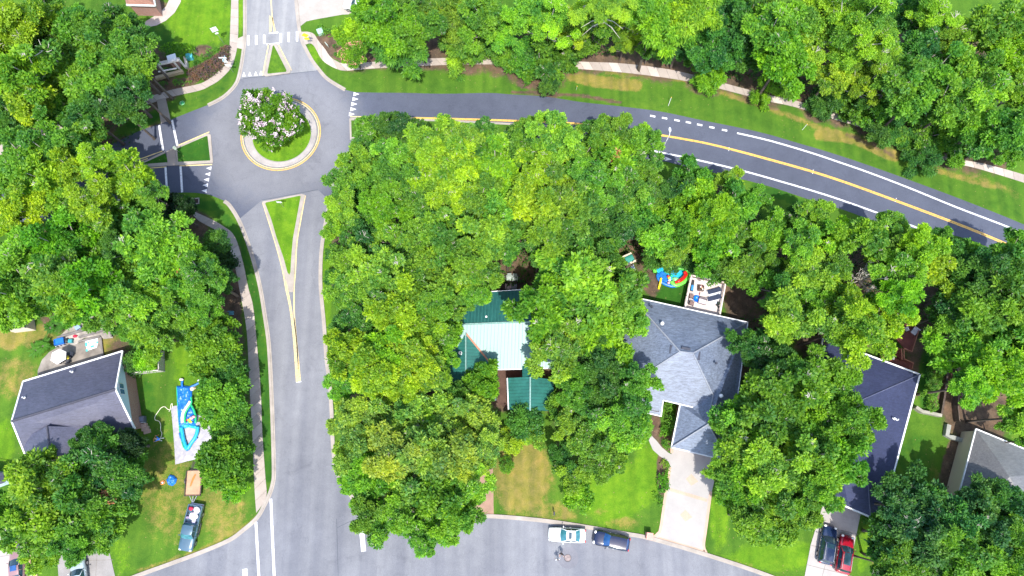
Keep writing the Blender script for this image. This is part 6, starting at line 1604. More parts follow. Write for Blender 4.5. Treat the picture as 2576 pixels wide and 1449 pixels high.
# ------------------------------------------------------------------ FURNITURE BEHIND THE GREEN HOUSE
def adk(label, px, rz, m):
    t = thing("garden_chair", label, "chair", (*P(*px), 0.02), rz)
    b = MB(); b.box((.05, 0, .35), (.62, .6, .06), R(0), bev=.02); b.build("seat", m, t, local=True)
    b = MB()
    for i in range(5): b.box((-.42, -.24 + .12 * i, .66), (.05, .10, .75), M=Matrix.Rotation(R(-22), 4, 'Y'))
    b.build("backrest", m, t, local=True)
    for sy in (-.36, .36):
        b = MB(); b.box((0, sy, .55), (.75, .12, .04)); b.build("armrest", m, t, local=True)
        for sx in (-.3, .3):
            b = MB(); b.box((sx, sy, .27), (.08, .06, .54)); b.build("leg", m, t, local=True)
M_ADG = plain("pale_green_chair_paint", (.36, .42, .38), .6); M_ADP = plain("pinkish_chair_paint", (.50, .40, .38), .6)
adk("pale green garden chair, left one of the upper pair behind the green roofed house", ZK(415, 530), R(-88), M_ADG)
adk("pale green garden chair, right one of the upper pair behind the green roofed house", ZK(645, 550), R(-92), M_ADG)
adk("pinkish grey garden chair, left one of the lower pair by the green roof edge", ZK(350, 880), R(92), M_ADP)
adk("grey garden chair, right one of the lower pair by the green roof edge", ZK(605, 900), R(90), plain("grey_chair_paint", (.22, .24, .27), .6))
mb = MB(); mb.prism([P(*ZK(x, y)) for x, y in ((0, 380), (800, 300), (1000, 700), (1000, 1100), (0, 1100))], 0, .02); struct("rear_patio", mb, mat_concrete("dark_patio", (.07, .055, .05), .3))

# ------------------------------------------------------------------ DECK OF THE HIP ROOFED HOUSE
t = thing("timber_deck", "pale boarded deck with cream railings behind the blue grey hip roof", "deck", (*P(1775, 740), 0))
c4 = [P3(*ZD(x, y), 1.9) for x, y in ((1560, 478), (2298, 642), (2170, 1345), (1418, 1178))]
zd = .95
fl = [P3(*ZD(x, y), 1.9) for x, y in ((1560, 478), (2298, 642), (2190, 1400), (1400, 1240))]
b = MB(); b.prism([(p_[0], p_[1]) for p_ in fl], zd - .15, zd); 
b.build("floor", mat_boards("pale_deck_boards", (.60, .52, .49), 'X', .6, .93), t)
b = MB(); b.prism(ins(fl, .3), 0, zd - .16, top=False); b.build("skirt", M_FENCE, t)
M_RAILC = plain("cream_railing", (.68, .58, .54), .6, var=.06)
sides = [(c4[3], c4[0]), (c4[0], c4[1]), (c4[1], c4[2])]
for a, b_ in sides:
    r_ = MB(); r_.rail([a[:2], b_[:2]], .20, 1.86, 1.92); ra = r_.build("railing", M_RAILC, t)
    r_ = MB(); L = math.dist(a[:2], b_[:2]); n = int(L / .16)
    for i in range(n + 1):
        x = a[0] + (b_[0] - a[0]) * i / n; y = a[1] + (b_[1] - a[1]) * i / n; s_ = .10 if i % 12 == 0 else .035
        r_.box((x, y, (1.86 + zd) / 2), (s_, s_, 1.86 - zd))
    r_.build("balusters", M_RAILC, ra)
DZ = zd
def on_deck(x, y, h=.4): return (*P(*ZD(x, y), DZ + h), DZ)
def lounger(label, px, rz):
    t = thing("sun_lounger", label, "sun lounger", on_deck(*px), rz, "navy sun loungers on the deck")
    b = MB(); b.box((-.25, 0, .33), (1.35, .62, .10), bev=.03); b.build("cushion", plain("navy_cushion", (.022, .035, .075), .8), t, local=True)
    b = MB(); b.box((.68, 0, .42), (.66, .62, .10), M=Matrix.Rotation(R(-14), 4, 'Y'), bev=.03); b.build("headrest", MATS["navy_cushion"], t, local=True)
    b = MB(); b.box((0, 0, .24), (1.95, .66, .06)); b.build("frame", M_WP, t, local=True)
    for sx in (-.85, .85):
        for sy in (-.28, .28):
            b = MB(); b.box((sx, sy, .11), (.06, .06, .22)); b.build("leg", M_WP, t, local=True)
lounger("navy cushioned sun lounger, upper of the two on the pale deck", (2045, 812), R(15)); lounger("navy cushioned sun lounger, lower of the two on the pale deck", (2045, 968), R(14))
for lab, q in (("white towel laid between the two navy sun loungers", [(1925, 890), (2180, 830), (2180, 895), (1930, 960)]), ("pale blue towel on the deck below the lower sun lounger", [(1925, 1045), (2110, 1005), (2105, 1100), (1950, 1085)])):
    b = MB(); b.prism([P(*ZD(x, y), DZ) for x, y in q], DZ + .01, DZ + .05); tag(b.build("towel", plain("pale_blue_towel", (.66, .72, .80), .9), origin=(*P(*ZD(2030, 900), DZ), DZ)), lab, "towel")
t = thing("fire_pit", "square dark fire pit table with pale glowing top near the deck railing", "fire pit", on_deck(1760, 752), R(-8))
b = MB(); b.box((0, 0, .25), (.9, .85, .5), bev=.1); b.build("base", plain("dark_brown_metal", (.06, .03, .02), .5), t, local=True)
for x, y, mt in ((-.1, .12, M_INWHITE), (.1, -.02, plain("orange_stone", (.8, .4, .15), .6)), (.02, .2, M_INPINK), (.22, -.15, M_INWHITE)):
    b = MB(); b.box((x, y, .54), (.12, .3, .08), R(20), bev=.03); b.build("stone", mt, t, local=True)
t = thing("deck_bench", "narrow dark bench with blue cushion along the left deck railing", "bench", on_deck(1577, 700), R(80))
b = MB(); b.box((0, 0, .3), (1.7, .42, .08), bev=.03); b.build("seat", M_BLACK, t, local=True)
b = MB(); b.box((-.3, 0, .4), (.8, .36, .12), bev=.04); b.build("cushion", plain("bright_blue_cushion", (.02, .22, .50), .7), t, local=True)
for sx in (-.7, .7):
    b = MB(); b.box((sx, 0, .13), (.08, .36, .26)); b.build("leg", M_BLACK, t, local=True)
M_WICK = plain("brown_wicker", (.20, .13, .12), .8, var=.3, vs=12)
for lab, q, rz in (("brown wicker armchair, upper of the two by the left deck railing", (1545, 935), R(-5)), ("brown wicker armchair, lower of the two by the left deck railing", (1555, 1090), R(-20))):
    c_ = patio_chair(lab, (0, 0), rz, M_WICK, loc=on_deck(*q)[:2]); c_.location.z = DZ; c_.scale = (1.25, 1.25, 1.1)
t = thing("paddling_pool", "round bright blue plastic tub in the middle of the deck", "tub", on_deck(1672, 985, .3))
b = MB(); b.lathe((0, 0, 0), [(.40, 0), (.46, .28), (.50, .30), (.44, .31), (.38, .06), (.02, .05)], 24); b.build("basin", plain("vivid_blue_plastic", (.005, .16, .72), .35), t, smooth=True, local=True)
t = thing("patio_sofa", "small sofa with a pale seat cushion beside the blue tub", "sofa", on_deck(1790, 1040), R(-16))
b = MB(); b.box((0, 0, .22), (1.15, .8, .3), bev=.05); b.build("base", plain("grey_brown_wicker", (.18, .15, .16), .8), t, local=True)
b = MB(); b.box((0, -.03, .42), (1.0, .62, .14), bev=.06); b.build("cushion", plain("pale_lilac_cushion", (.62, .58, .64), .8), t, local=True)
b = MB(); b.box((0, .42, .5), (1.15, .12, .5), bev=.04); b.build("backrest", MATS["grey_brown_wicker"], t, local=True)
for i, (x, y, r_, lab) in enumerate(((2140, 1085, .2, "largest of the three black plant pots in the deck corner"), (2110, 1125, .13, "black plant pot left of the others in the deck corner"), (2140, 1167, .12, "small black plant pot nearest the roof in the deck corner"))):
    t = thing("plant_pot", lab, "plant pot", on_deck(x, y, .2), group="black pots on the deck")
    b = MB(); b.lathe((0, 0, 0), [(r_ * .7, 0), (r_, .3), (r_ * 1.1, .32), (r_ * .9, .3), (r_ * .85, .25)], 14); b.build("pot", M_BLACK, t, local=True)
    b = MB(); b.ell((0, 0, .34), (r_ * .8, r_ * .8, .1), 8, 5); b.build("plant", plain("dark_plant", (.02, .05, .03), .8), t, local=True)
b = MB(); b.box((0, 0, .12), (.14, .3, .2), bev=.03); b.box((.06, .1, .3), (.08, .1, .2), bev=.02); o = b.build("toy", plain("brown_red_plastic", (.35, .10, .10), .5), local=True); o.location = on_deck(1727, 883, .1); tag(o, "small brown red toy standing on the middle of the deck", "toy")

# play inflatable on the lawn
t = thing("inflatable_play_pool", "colourful kidney shaped inflatable play pool with green rim on the lawn", "inflatable pool", (*P(*ZD(1150, 480)), 0))
WD = lambda pts, z: [(*P(*ZD(x, y), z), z) for x, y in pts]
rimp = catmull(WD([(770, 420), (752, 340), (800, 275), (950, 262), (1150, 318), (1370, 325), (1480, 390), (1500, 470), (1420, 600), (1250, 690), (1165, 675), (1120, 610)], .35), 5)
b = MB(); b.tube(rimp, .30, 10); b.build("rim", M_INLIME, t, smooth=True)
b = MB(); b.tube(catmull(WD([(815, 440), (830, 540), (900, 620), (1010, 680), (1130, 715), (1240, 705)], .25), 5), .24, 10); b.build("front_rim", M_INBLUE, t, smooth=True)
b = MB(); b.face([(p_[0], p_[1], .16) for p_ in WD([(790, 330), (960, 290), (1150, 340), (1370, 345), (1450, 420), (1400, 580), (1240, 680), (1080, 680), (900, 600), (820, 480)], .1)][::-1]); cloth(b, [p_[:2] for p_ in WD([(800, 300), (960, 285), (1150, 340), (1360, 345), (1370, 420), (1260, 470), (1100, 430), (960, 340), (850, 380)], .2)], .4, .12, .1, 2, 4); b.build("water_lane", M_INCYAN, t, smooth=False)
b = MB(); cloth(b, [p_[:2] for p_ in WD([(830, 420), (900, 370), (1000, 390), (1040, 470), (1060, 560), (1120, 620), (1100, 690), (960, 650), (860, 560)], .2)], .30, .08, .1, 2, 6); b.build("pool_floor", M_INBLUE, t)
b = MB(); b.tube(catmull(WD([(1400, 400), (1432, 450), (1390, 520), (1320, 580), (1260, 610), (1200, 640)], .75), 5), [.26] * 20 + [.2] * 6, 10); b.build("slide_chute", M_INRED, t, smooth=True)
b = MB(); cloth(b, [p_[:2] for p_ in WD([(1110, 520), (1200, 500), (1290, 530), (1350, 480), (1400, 560), (1250, 670), (1160, 650)], .2)], .6, .15, .1, 2, 9); b.build("slide_platform", plain("pale_green_vinyl", (.28, .68, .30), .4), t, smooth=True)
for x, y, mt in ((1050, 500, M_INRED), (1068, 530, M_INYEL), (1080, 580, M_INWHITE), (1120, 480, M_INGREEN), (1000, 360, M_INGREEN), (1020, 395, M_INLIME), (1060, 640, M_INPINK), (990, 395, M_INGREEN)):
    b = MB(); b.ell((*P(*ZD(x, y), .6), .55), (.22, .2, .2), 10, 6); b.build("ornament", mt, t, smooth=True)
b = MB(); b.tube([(*P(*ZD(895, 530), .7), .7), (*P(*ZD(875, 640), .45), .45), (*P(*ZD(835, 780), .2), .2)], [.16, .17, .15], 10); tag(b.build("water_chute", M_INYEL, smooth=True, origin=(*P(*ZD(860, 660)), 0)), "yellow inflatable chute sloping from the play pool onto the grass", "chute")
# playset at the tree edge
t = thing("playset", "wooden playset with green canopy roof and pale blue slide at the edge of a tree", "playset", (*P(1583, 668), 0))
a_ = Vector((*P(*ZD(165, 170), 2.0), 0))
b = MB(); b.box(a_ + Vector((0, 0, 1.2)), (1.3, 1.5, .12), R(25)); b.build("platform", plain("tan_play_wood", (.52, .36, .22), .7), t)
for sx, sy in ((-.55, -.6), (.55, -.6), (-.55, .6), (.55, .6)):
    v = Matrix.Rotation(R(25), 4, 'Z') @ Vector((sx, sy, 0)); b = MB(); b.box(a_ + v + Vector((0, 0, 1.2)), (.1, .1, 2.4), R(25)); b.build("post", MATS["tan_play_wood"], t)
b = MB(); cc = Vector((*P(*ZD(200, 115), 2.6), 2.5))
for i in range(8):
    an0, an1 = math.pi * i / 8, math.pi * (i + 1) / 8
    f0 = lambda an, sx: cc + Matrix.Rotation(R(25), 4, 'Z') @ Vector((sx, .5 * math.cos(an), .3 * math.sin(an)))
    b.face([f0(an0, -.6), f0(an0, .6), f0(an1, .6), f0(an1, -.6)])
b.build("canopy", plain("green_canopy", (.03, .25, .20), .7), t)
b = MB(); b.box(cc + Matrix.Rotation(R(25), 4, 'Z') @ Vector((0, -.62, -.05)), (1.5, .25, .08), R(25)); b.box(cc + Matrix.Rotation(R(25), 4, 'Z') @ Vector((0, .62, -.05)), (1.4, .25, .08), R(25)); b.build("roof_board", plain("cream_board", (.70, .60, .45), .6), t)
s0, s1 = Vector((*P(*ZD(225, 200), 1.3), 1.3)), Vector((*P(*ZD(295, 380), .2), .2)); sd_ = (s1 - s0).cross(Vector((0, 0, 1))).normalized() * .27
b = MB(); b.raw([s0 - sd_, s0 + sd_, s1 + sd_, s1 - sd_, s0 - sd_ - Vector((0, 0, .06)), s0 + sd_ - Vector((0, 0, .06)), s1 + sd_ - Vector((0, 0, .06)), s1 - sd_ - Vector((0, 0, .06))], [(0, 1, 2, 3), (7, 6, 5, 4), (0, 3, 7, 4), (1, 5, 6, 2)])
b.tube([s0 - sd_ + Vector((0, 0, .08)), s1 - sd_ + Vector((0, 0, .08))], .05, 6); b.tube([s0 + sd_ + Vector((0, 0, .08)), s1 + sd_ + Vector((0, 0, .08))], .05, 6); b.build("slide", plain("pale_blue_plastic", (.36, .46, .58), .4), t)
mb = MB(); mb.lathe((*P(*ZD(1092, 70)), 0), [(.25, 0), (.3, .1), (.12, .2), (.12, .6), (.3, .7), (.32, .75), (.02, .72)], 14); tag(mb.build("bird_bath", M_CLW, smooth=True, origin=(*P(*ZD(1092, 70)), 0)), "small pale bird bath between the dark hedges", "bird bath")

# ------------------------------------------------------------------ RED DECK BEHIND THE NAVY HOUSE
M_RED = mat_boards("red_stained_boards", (.20, .055, .042), 'X', .22, .6); M_REDR = plain("red_stained_rail", (.36, .14, .085), .7)
t = thing("red_deck", "two level red stained timber deck with steps behind the navy roofed house", "deck", (*P(2262, 880), 0))
def deckpart(nm, pts, z0, z1, m):
    b = MB(); b.prism([P(*ZE(x, y), z1) for x, y in pts], z0, z1); return b.build(nm, m, t)
deckpart("lower_platform", [(350, 975), (640, 1080), (1010, 1225), (960, 1400), (300, 1150)], .7, .85, M_RED)
deckpart("upper_platform", [(760, 420), (880, 355), (1155, 475), (1050, 790), (985, 975), (820, 905), (640, 700)], 1.1, 1.25, M_RED)
for i in range(6):
    x0, y0 = 545 + i * 4, 850 + i * 42; b = MB()
    b.prism([P(*ZE(x, y), .9) for x, y in ((x0, y0), (x0 + 210, y0 + 78), (x0 + 208, y0 + 112), (x0 - 2, y0 + 34))], 0, 1.15 - i * .06); b.build("step", M_RED, t)
for pts, z in (([(880, 355), (1155, 475), (1095, 640), (1045, 800), (988, 975), (830, 905)], 2.1), ([(345, 1120), (380, 965), (640, 1075)], 1.75), ([(835, 1140), (1018, 1222), (985, 1360)], 1.75), ([(545, 840), (600, 1060)], 1.9), ([(760, 900), (770, 1150)], 1.9), ([(815, 900), (815, 1155)], 1.9)):
    q = [P(*ZE(x, y), z) for x, y in pts]; b = MB(); b.rail(q, .13, z - .05, z); r_ = b.build("railing", M_REDR, t); b = MB()
    for a, c in zip(q, q[1:]):
        L = math.dist(a, c); n = max(2, int(L / .18))
        for i in range(n + 1): b.box((a[0] + (c[0] - a[0]) * i / n, a[1] + (c[1] - a[1]) * i / n, z - .5), (.045, .045, .9))
    b.build("balusters", M_REDR, r_)
adw = plain("white_resin", (.74, .70, .72), .5)
def resin(label, px, z, rz, s=1.2, cat="chair", nm="deck_chair", m=adw):
    c_ = patio_chair(label, (0, 0), rz, m, loc=P(*px, z + .4)); c_.location.z = z; c_.scale = (s, s, 1); c_.name = nm
resin("white lounge chair in the corner of the upper red deck", ZE(1035, 540), 1.25, R(-130), 1.55); resin("white chair half under leaves left of the white lounge chair", ZE(875, 485), 1.25, R(20), 1.1)
t = thing("barbecue_grill", "black barbecue grill with pale side shelves on the lower red deck", "grill", (*P(*ZE(500, 1090), 1.5), .85), R(-20))
b = MB(); b.box((0, 0, .75), (.65, .5, .35), bev=.1); b.build("lid", M_BLACK, t, local=True)
b = MB(); b.box((0, 0, .3), (.6, .45, .6)); b.build("cart", M_BLACK, t, local=True)
for sg in (1, -1):
    b = MB(); b.box((sg * .5, 0, .7), (.3, .45, .04)); b.build("side_shelf", M_METAL, t, local=True)
b = MB(); b.tube([(-.25, -.3, .85), (.25, -.3, .85)], .025, 6); b.build("handle", M_METAL, t, local=True)

# ------------------------------------------------------------------ SIGNS, LAMPS, BOXES
def post(t, a, h, r=.035, m=None):
    b = MB(); b.tube([(a[0], a[1], 0), (a[0], a[1], h)], r, 6); return b.build("post", m or M_METAL, t)
def sign(name, label, base_px, h, panels, cat="sign", r=.035):
    """panels: (shape, w, h, z centre, material, yaw, tilt)"""
    a = P(*base_px); t = thing(name, label, cat, (*a, 0)); post(t, a, h, r)
    for sh_, w_p, h_p, zc, m, yaw in panels:
        M = Matrix.Rotation(R(yaw), 4, 'Z'); o = Vector((a[0], a[1], zc)) + M @ Vector((0, -.06, 0))
        if sh_ == 'rect': pts = [(-w_p / 2, -h_p / 2), (w_p / 2, -h_p / 2), (w_p / 2, h_p / 2), (-w_p / 2, h_p / 2)]
        elif sh_ == 'diamond': pts = [(0, -h_p / 2), (w_p / 2, 0), (0, h_p / 2), (-w_p / 2, 0)]
        else: pts = [(-w_p / 2, h_p / 2), (w_p / 2, h_p / 2), (0, -h_p / 2)]
        b = MB(); fr = [o + M @ Vector((x, 0, z)) for x, z in pts]; bk = [o + M @ Vector((x, .025, z)) for x, z in pts]; n = len(pts)
        b.raw(fr + bk, [tuple(range(n)), tuple(range(2 * n - 1, n - 1, -1))] + [(i, i + n, (i + 1) % n + n, (i + 1) % n) for i in range(n)])
        b.build("panel", m, t)
    return t
M_SW = plain("white_sign_face", (.80, .82, .82), .4, var=.03); M_SY = plain("fluorescent_yellow_sign", (.92, .88, .02), .4, var=.03); M_SO = plain("amber_sign", (.85, .45, .02), .4); M_ST = plain("pale_teal_sign", (.40, .66, .70), .4)
sign("crossing_sign", "bright yellow crossing sign over an arrow plaque at the ramp right of the north crosswalk", ZR(775, 122) if False else (780.5, 114.5), 3.3, [('diamond', 1.15, 1.15, 2.75, M_SY, 0), ('rect', .75, .5, 1.85, M_SY, 0)])
sign("traffic_sign", "white rectangular sign on a thin post where the lawn meets the purple shrubs", Z7(1528, 335), 4.2, [('rect', .95, 1.0, 3.7, M_SW, 22), ('rect', .5, .3, 2.75, M_SW, 22)])
t = sign("street_name_sign", "post with crossed street name blades at the bend of the left sidewalk", Z7(1712, 900), 4.3, [('rect', .95, .55, 2.0, M_SW, -8), ('rect', 1.15, .28, 4.0, M_SW, 0), ('rect', 1.0, .25, 3.72, M_ST, 78), ('rect', .55, .9, 3.2, M_SW, 10)])
sign("keep_right_sign", "white sign on a pale post at the wide end of the south median", (715, 522), 2.5, [('rect', .75, .45, 2.25, M_SW, 0)])
sign("median_sign", "small pale sign standing beside the crossing in the west median", ZW(850, 600), 2.3, [('rect', .4, .9, 1.8, plain("pale_green_sign", (.66, .76, .62), .4), 50)])
sign("chevron_sign", "amber sign on the lawn edge of the roundabout below the flowering tree", (731, 357), 2.2, [('diamond', .62, .62, 1.9, M_SO, 0)])
# street lamp by the main road
a = P(1658, 392); t = thing("street_lamp", "pale street lamp leaning over the main road beside the bike arrow", "street lamp", (*a, 0)); top = P(1666, 339, 7)
b = MB(); b.tube([(a[0], a[1], 0), (a[0], a[1], 5.2), (a[0] + .2, a[1] + .3, 6.2), (a[0] + .2, a[1] + .7, 6.6)], [.09, .07, .06, .05], 8); b.build("pole", plain("pale_grey_steel", (.62, .66, .70), .5), t)
b = MB(); b.ell((a[0] + .2, a[1] + .95, 6.6), (.2, .42, .1), 12, 6); b.build("lamp_head", MATS["pale_grey_steel"], t, smooth=True)
for lab, bx_, tx_ in (("thin white stake in the verge left of the dashed lane line", (1449.5, 226), (1452, 217)), ("thin white stake in the verge above the dashed lane line", (1681, 266), (1689, 245)), ("thin white stake in the dry verge near the purple green weeping tree", (2018, 327), (2031, 312))):
    a = P(*bx_); t = thing("marker_post", lab, "marker post", (*a, 0), group="thin stakes in the verge"); b = MB(); b.tube([(*a, 0), (*P(*tx_, 1.4), 1.4)], .035, 5); b.build("stake", M_WP, t); b = MB(); b.lathe((*P(*tx_, 1.4), 1.4), [(.06, 0), (.06, .05), (.02, .07)], 8); b.build("cap", M_SO, t)
def box_thing(name, label, px, size, rz, m, cat, lidm=None, z=0):
    t = thing(name, label, cat, (*P(*px), z), R(rz)); b = MB(); b.box((0, 0, size[2] / 2), size, bev=.05); b.build("cabinet", m, t, local=True)
    b = MB(); b.box((0, 0, size[2] + .02), (size[0] * 1.05, size[1] * 1.05, .05), bev=.02); b.build("lid", lidm or m, t, local=True)
M_TEAL = plain("teal_enamel", (.08, .42, .48), .5)
box_thing("utility_box", "teal utility box between the bright hedge and the pale wall", Z7(878, 630), (.95, .75, .8), 5, M_TEAL, "utility box")
box_thing("utility_box", "pale green utility box in the grass above the mulch bed", Z5(752, 175), (.9, .9, .6), 25, plain("pale_green_enamel", (.34, .52, .44), .5), "utility box")
box_thing("utility_box", "low teal utility box in the dark bed beside the left sidewalk", (582, 788), (.8, .5, .4), 0, plain("muted_teal_enamel", (.10, .26, .32), .5), "utility box")
t = thing("yard_sign", "small pale estate sign standing in the mulch right of the sidewalk curve", "sign", (*P(*Z5(925, 530)), 0), R(-50)); b = MB(); b.box((0, 0, .45), (.8, .06, .5)); b.build("panel", plain("pale_sage_panel", (.55, .64, .56), .5), t, local=True)
for sx in (-.35, .35):
    b = MB(); b.box((sx, 0, .25), (.06, .06, .5)); b.build("leg", M_METAL, t, local=True)
t = thing("storm_drain", "rectangular storm drain with dark grate in the verge below the west crosswalk", "storm drain", (*P(491, 506.5), 0), R(7))
b = MB()
for x, y, sx, sy in ((0, .42, 1.25, .14), (0, -.42, 1.25, .14), (.56, 0, .14, .8), (-.56, 0, .14, .8)): b.box((x, y, .05), (sx, sy, .12))
b.build("frame", M_KERB, t, local=True); b = MB(); [b.box((x, 0, .03), (.05, .72, .05)) for x in (-.4, -.25, -.1, .05, .2, .35)]; b.box((0, 0, .005), (1.0, .72, .01)); b.build("grate", plain("dark_rust", (.05, .025, .02), .8), t, local=True)
t = thing("utility_cover", "round green valve cover in the grass above the west crosswalk", "cover", (*P(458.3, 259.3), 0.01))
b = MB(); b.lathe((0, 0, 0), [(.22, 0), (.22, .03), (.18, .04)], 16); b.build("lid", plain("green_plastic_lid", (.05, .35, .12), .5), t, local=True); b = MB(); b.tube([(.33 * math.cos(k * .4), .33 * math.sin(k * .4), .02) for k in range(16)], .03, 5, closed=True); b.build("rim", plain("mint_paint", (.30, .75, .42), .6), t, local=True)
# brick mailbox
t = thing("brick_mailbox", "salmon brick mailbox pillar on the verge left of the white driveway", "mailbox", (*P(1630, 1346), 0), R(-8))
b = MB(); b.box((0, 0, .65), (.75, .75, 1.3)); b.build("pillar", mat_brick("salmon_brick", (.60, .22, .17), (.70, .32, .25)), t, local=True); b = MB(); b.box((0, 0, 1.34), (.85, .85, .08), bev=.02); b.build("cap", plain("salmon_cap", (.66, .30, .24), .7), t, local=True)
b = MB(); b.box((0, -.39, .95), (.3, .04, .25)); b.build("door", M_BLACK, t, local=True)
b = MB(); b.tube([(*P(1397, 1301), 0), (*P(1397, 1301), 1.1)], .05, 6); a = P(1397, 1301)
t = thing("mailbox", "small dark mailbox on a post at the dry lawn by the kerb", "mailbox", (*P(1393, 1290), 0)); b = MB(); b.box((0, 0, .5), (.1, .1, 1.0)); b.build("post", M_FENCE, t, local=True); b = MB(); b.box((0, 0, 1.1), (.22, .5, .22), bev=.06); b.build("box", M_BLACK, t, local=True)

# ------------------------------------------------------------------ ENTRANCE GARDEN
t = thing("pergola", "white pergola with a row of short rafters and pillar in the entrance garden", "pergola", (*P(*Z7(430, 740)), 0))
Mp = plain("cream_white_timber", (.80, .72, .64), .6, var=.06)
def zb(x, y, z): return Vector((*P(*Z7(x, y), z), z))
for pa_, pb_, z in (((210, 755), (660, 660), 2.4), ((225, 885), (590, 815), 2.3)):
    b = MB(); b.rail([zb(*pa_, z)[:2], zb(*pb_, z)[:2]], .14, z - .2, z); b.build("beam", Mp, t)
for i in range(17):
    f = i / 16; x, y = 235 + f * 400, 735 - f * 85; a_, c_ = zb(x - 3, y - 45, 2.55), zb(x + 6, y + 15, 2.5)
    b = MB(); b.rail([a_[:2], c_[:2]], .07, 2.4, 2.52); b.build("rafter", Mp, t)
for x, y in ((535, 700), (230, 760), (650, 665)):
    a_ = zb(x, y, 2.2); b = MB(); b.box((a_.x, a_.y, 1.2), (.22, .22, 2.4)); b.build("post", Mp, t)
t = thing("entrance_pillar", "square pale stone pillar with a flat cap at the end of the white pergola", "pillar", (*P(*Z7(610, 760)), 0), R(20))
b = MB(); b.box((0, 0, .9), (1.1, 1.1, 1.8)); b.build("shaft", M_BRICK, t, local=True); b = MB(); b.box((0, 0, 1.85), (1.35, 1.35, .14), bev=.03); b.build("cap", M_WP, t, local=True)
lowwall("sandy yellow low wall below the pergola", [Z7(205, 1045), Z7(450, 975), Z7(740, 905)], .45, .6, mat_concrete("sand_coloured_cap", (.56, .44, .28), .12))
lowwall("short pale wall between the pergola lawn and the teal box", [Z7(775, 625), Z7(805, 730), Z7(815, 840)], .35, .6, mat_concrete("pale_cap", (.60, .52, .44), .1))
# ------------------------------------------------------------------ FOLIAGE
def leaf_mesh(name, C, Nn, tint, k, ln, wd, rg, spread=1.0, droop=0.0, jit=0.12):
    """k leaf blades per clump; C, Nn: clump centres and outward normals"""
    n = len(C)
    C = np.repeat(C, k, 0); Nn = np.repeat(Nn, k, 0); T = np.repeat(tint, k)
    m = n * k
    rnd = rg.normal(size=(m, 3))
    d = Nn * 0.55 + rnd * 0.62 * spread + np.array([0, 0, -droop])
    d /= np.linalg.norm(d, axis=1, keepdims=True) + 1e-9
    # leaf plane: roughly faces outward and up
    nn = Nn * 0.6 + np.array([0, 0, 0.55]) + rg.normal(size=(m, 3)) * 0.60
    s = np.cross(d, nn); s /= np.linalg.norm(s, axis=1, keepdims=True) + 1e-9
    L = ln * rg.uniform(0.7, 1.3, (m, 1)); Wd = wd * rg.uniform(0.75, 1.25, (m, 1))
    b = C + rg.normal(size=(m, 3)) * jit
    v = np.empty((m, 4, 3))
    v[:, 0] = b; v[:, 1] = b + d * L * 0.5 + s * Wd * 0.5; v[:, 2] = b + d * L + np.array([0, 0, -0.04]); v[:, 3] = b + d * L * 0.5 - s * Wd * 0.5
    t = np.clip(T + rg.normal(size=m) * 0.16, 0, 1)
    return make_leaf(name, v, t)
def make_leaf(name, v, t, mat=None):
    m = len(v)
    me = bpy.data.meshes.new(name)
    me.vertices.add(m * 4); me.vertices.foreach_set("co", v.reshape(-1).astype(np.float32))
    me.loops.add(m * 4); me.loops.foreach_set("vertex_index", np.arange(m * 4, dtype=np.int32))
    me.polygons.add(m); me.polygons.foreach_set("loop_start", np.arange(m, dtype=np.int32) * 4)
    me.materials.append(mat or M_LEAF)
    me.update(calc_edges=True)
    a = me.attributes.new("tint", 'FLOAT', 'POINT'); a.data.foreach_set("value", np.repeat(t, 4).astype(np.float32))
    return me
def sph_dirs(n, zmin, rg):
    z = rg.uniform(zmin, 1, n); a = rg.uniform(0, 2 * np.pi, n); r = np.sqrt(1 - z * z)
    return np.stack([r * np.cos(a), r * np.sin(a), z], 1)
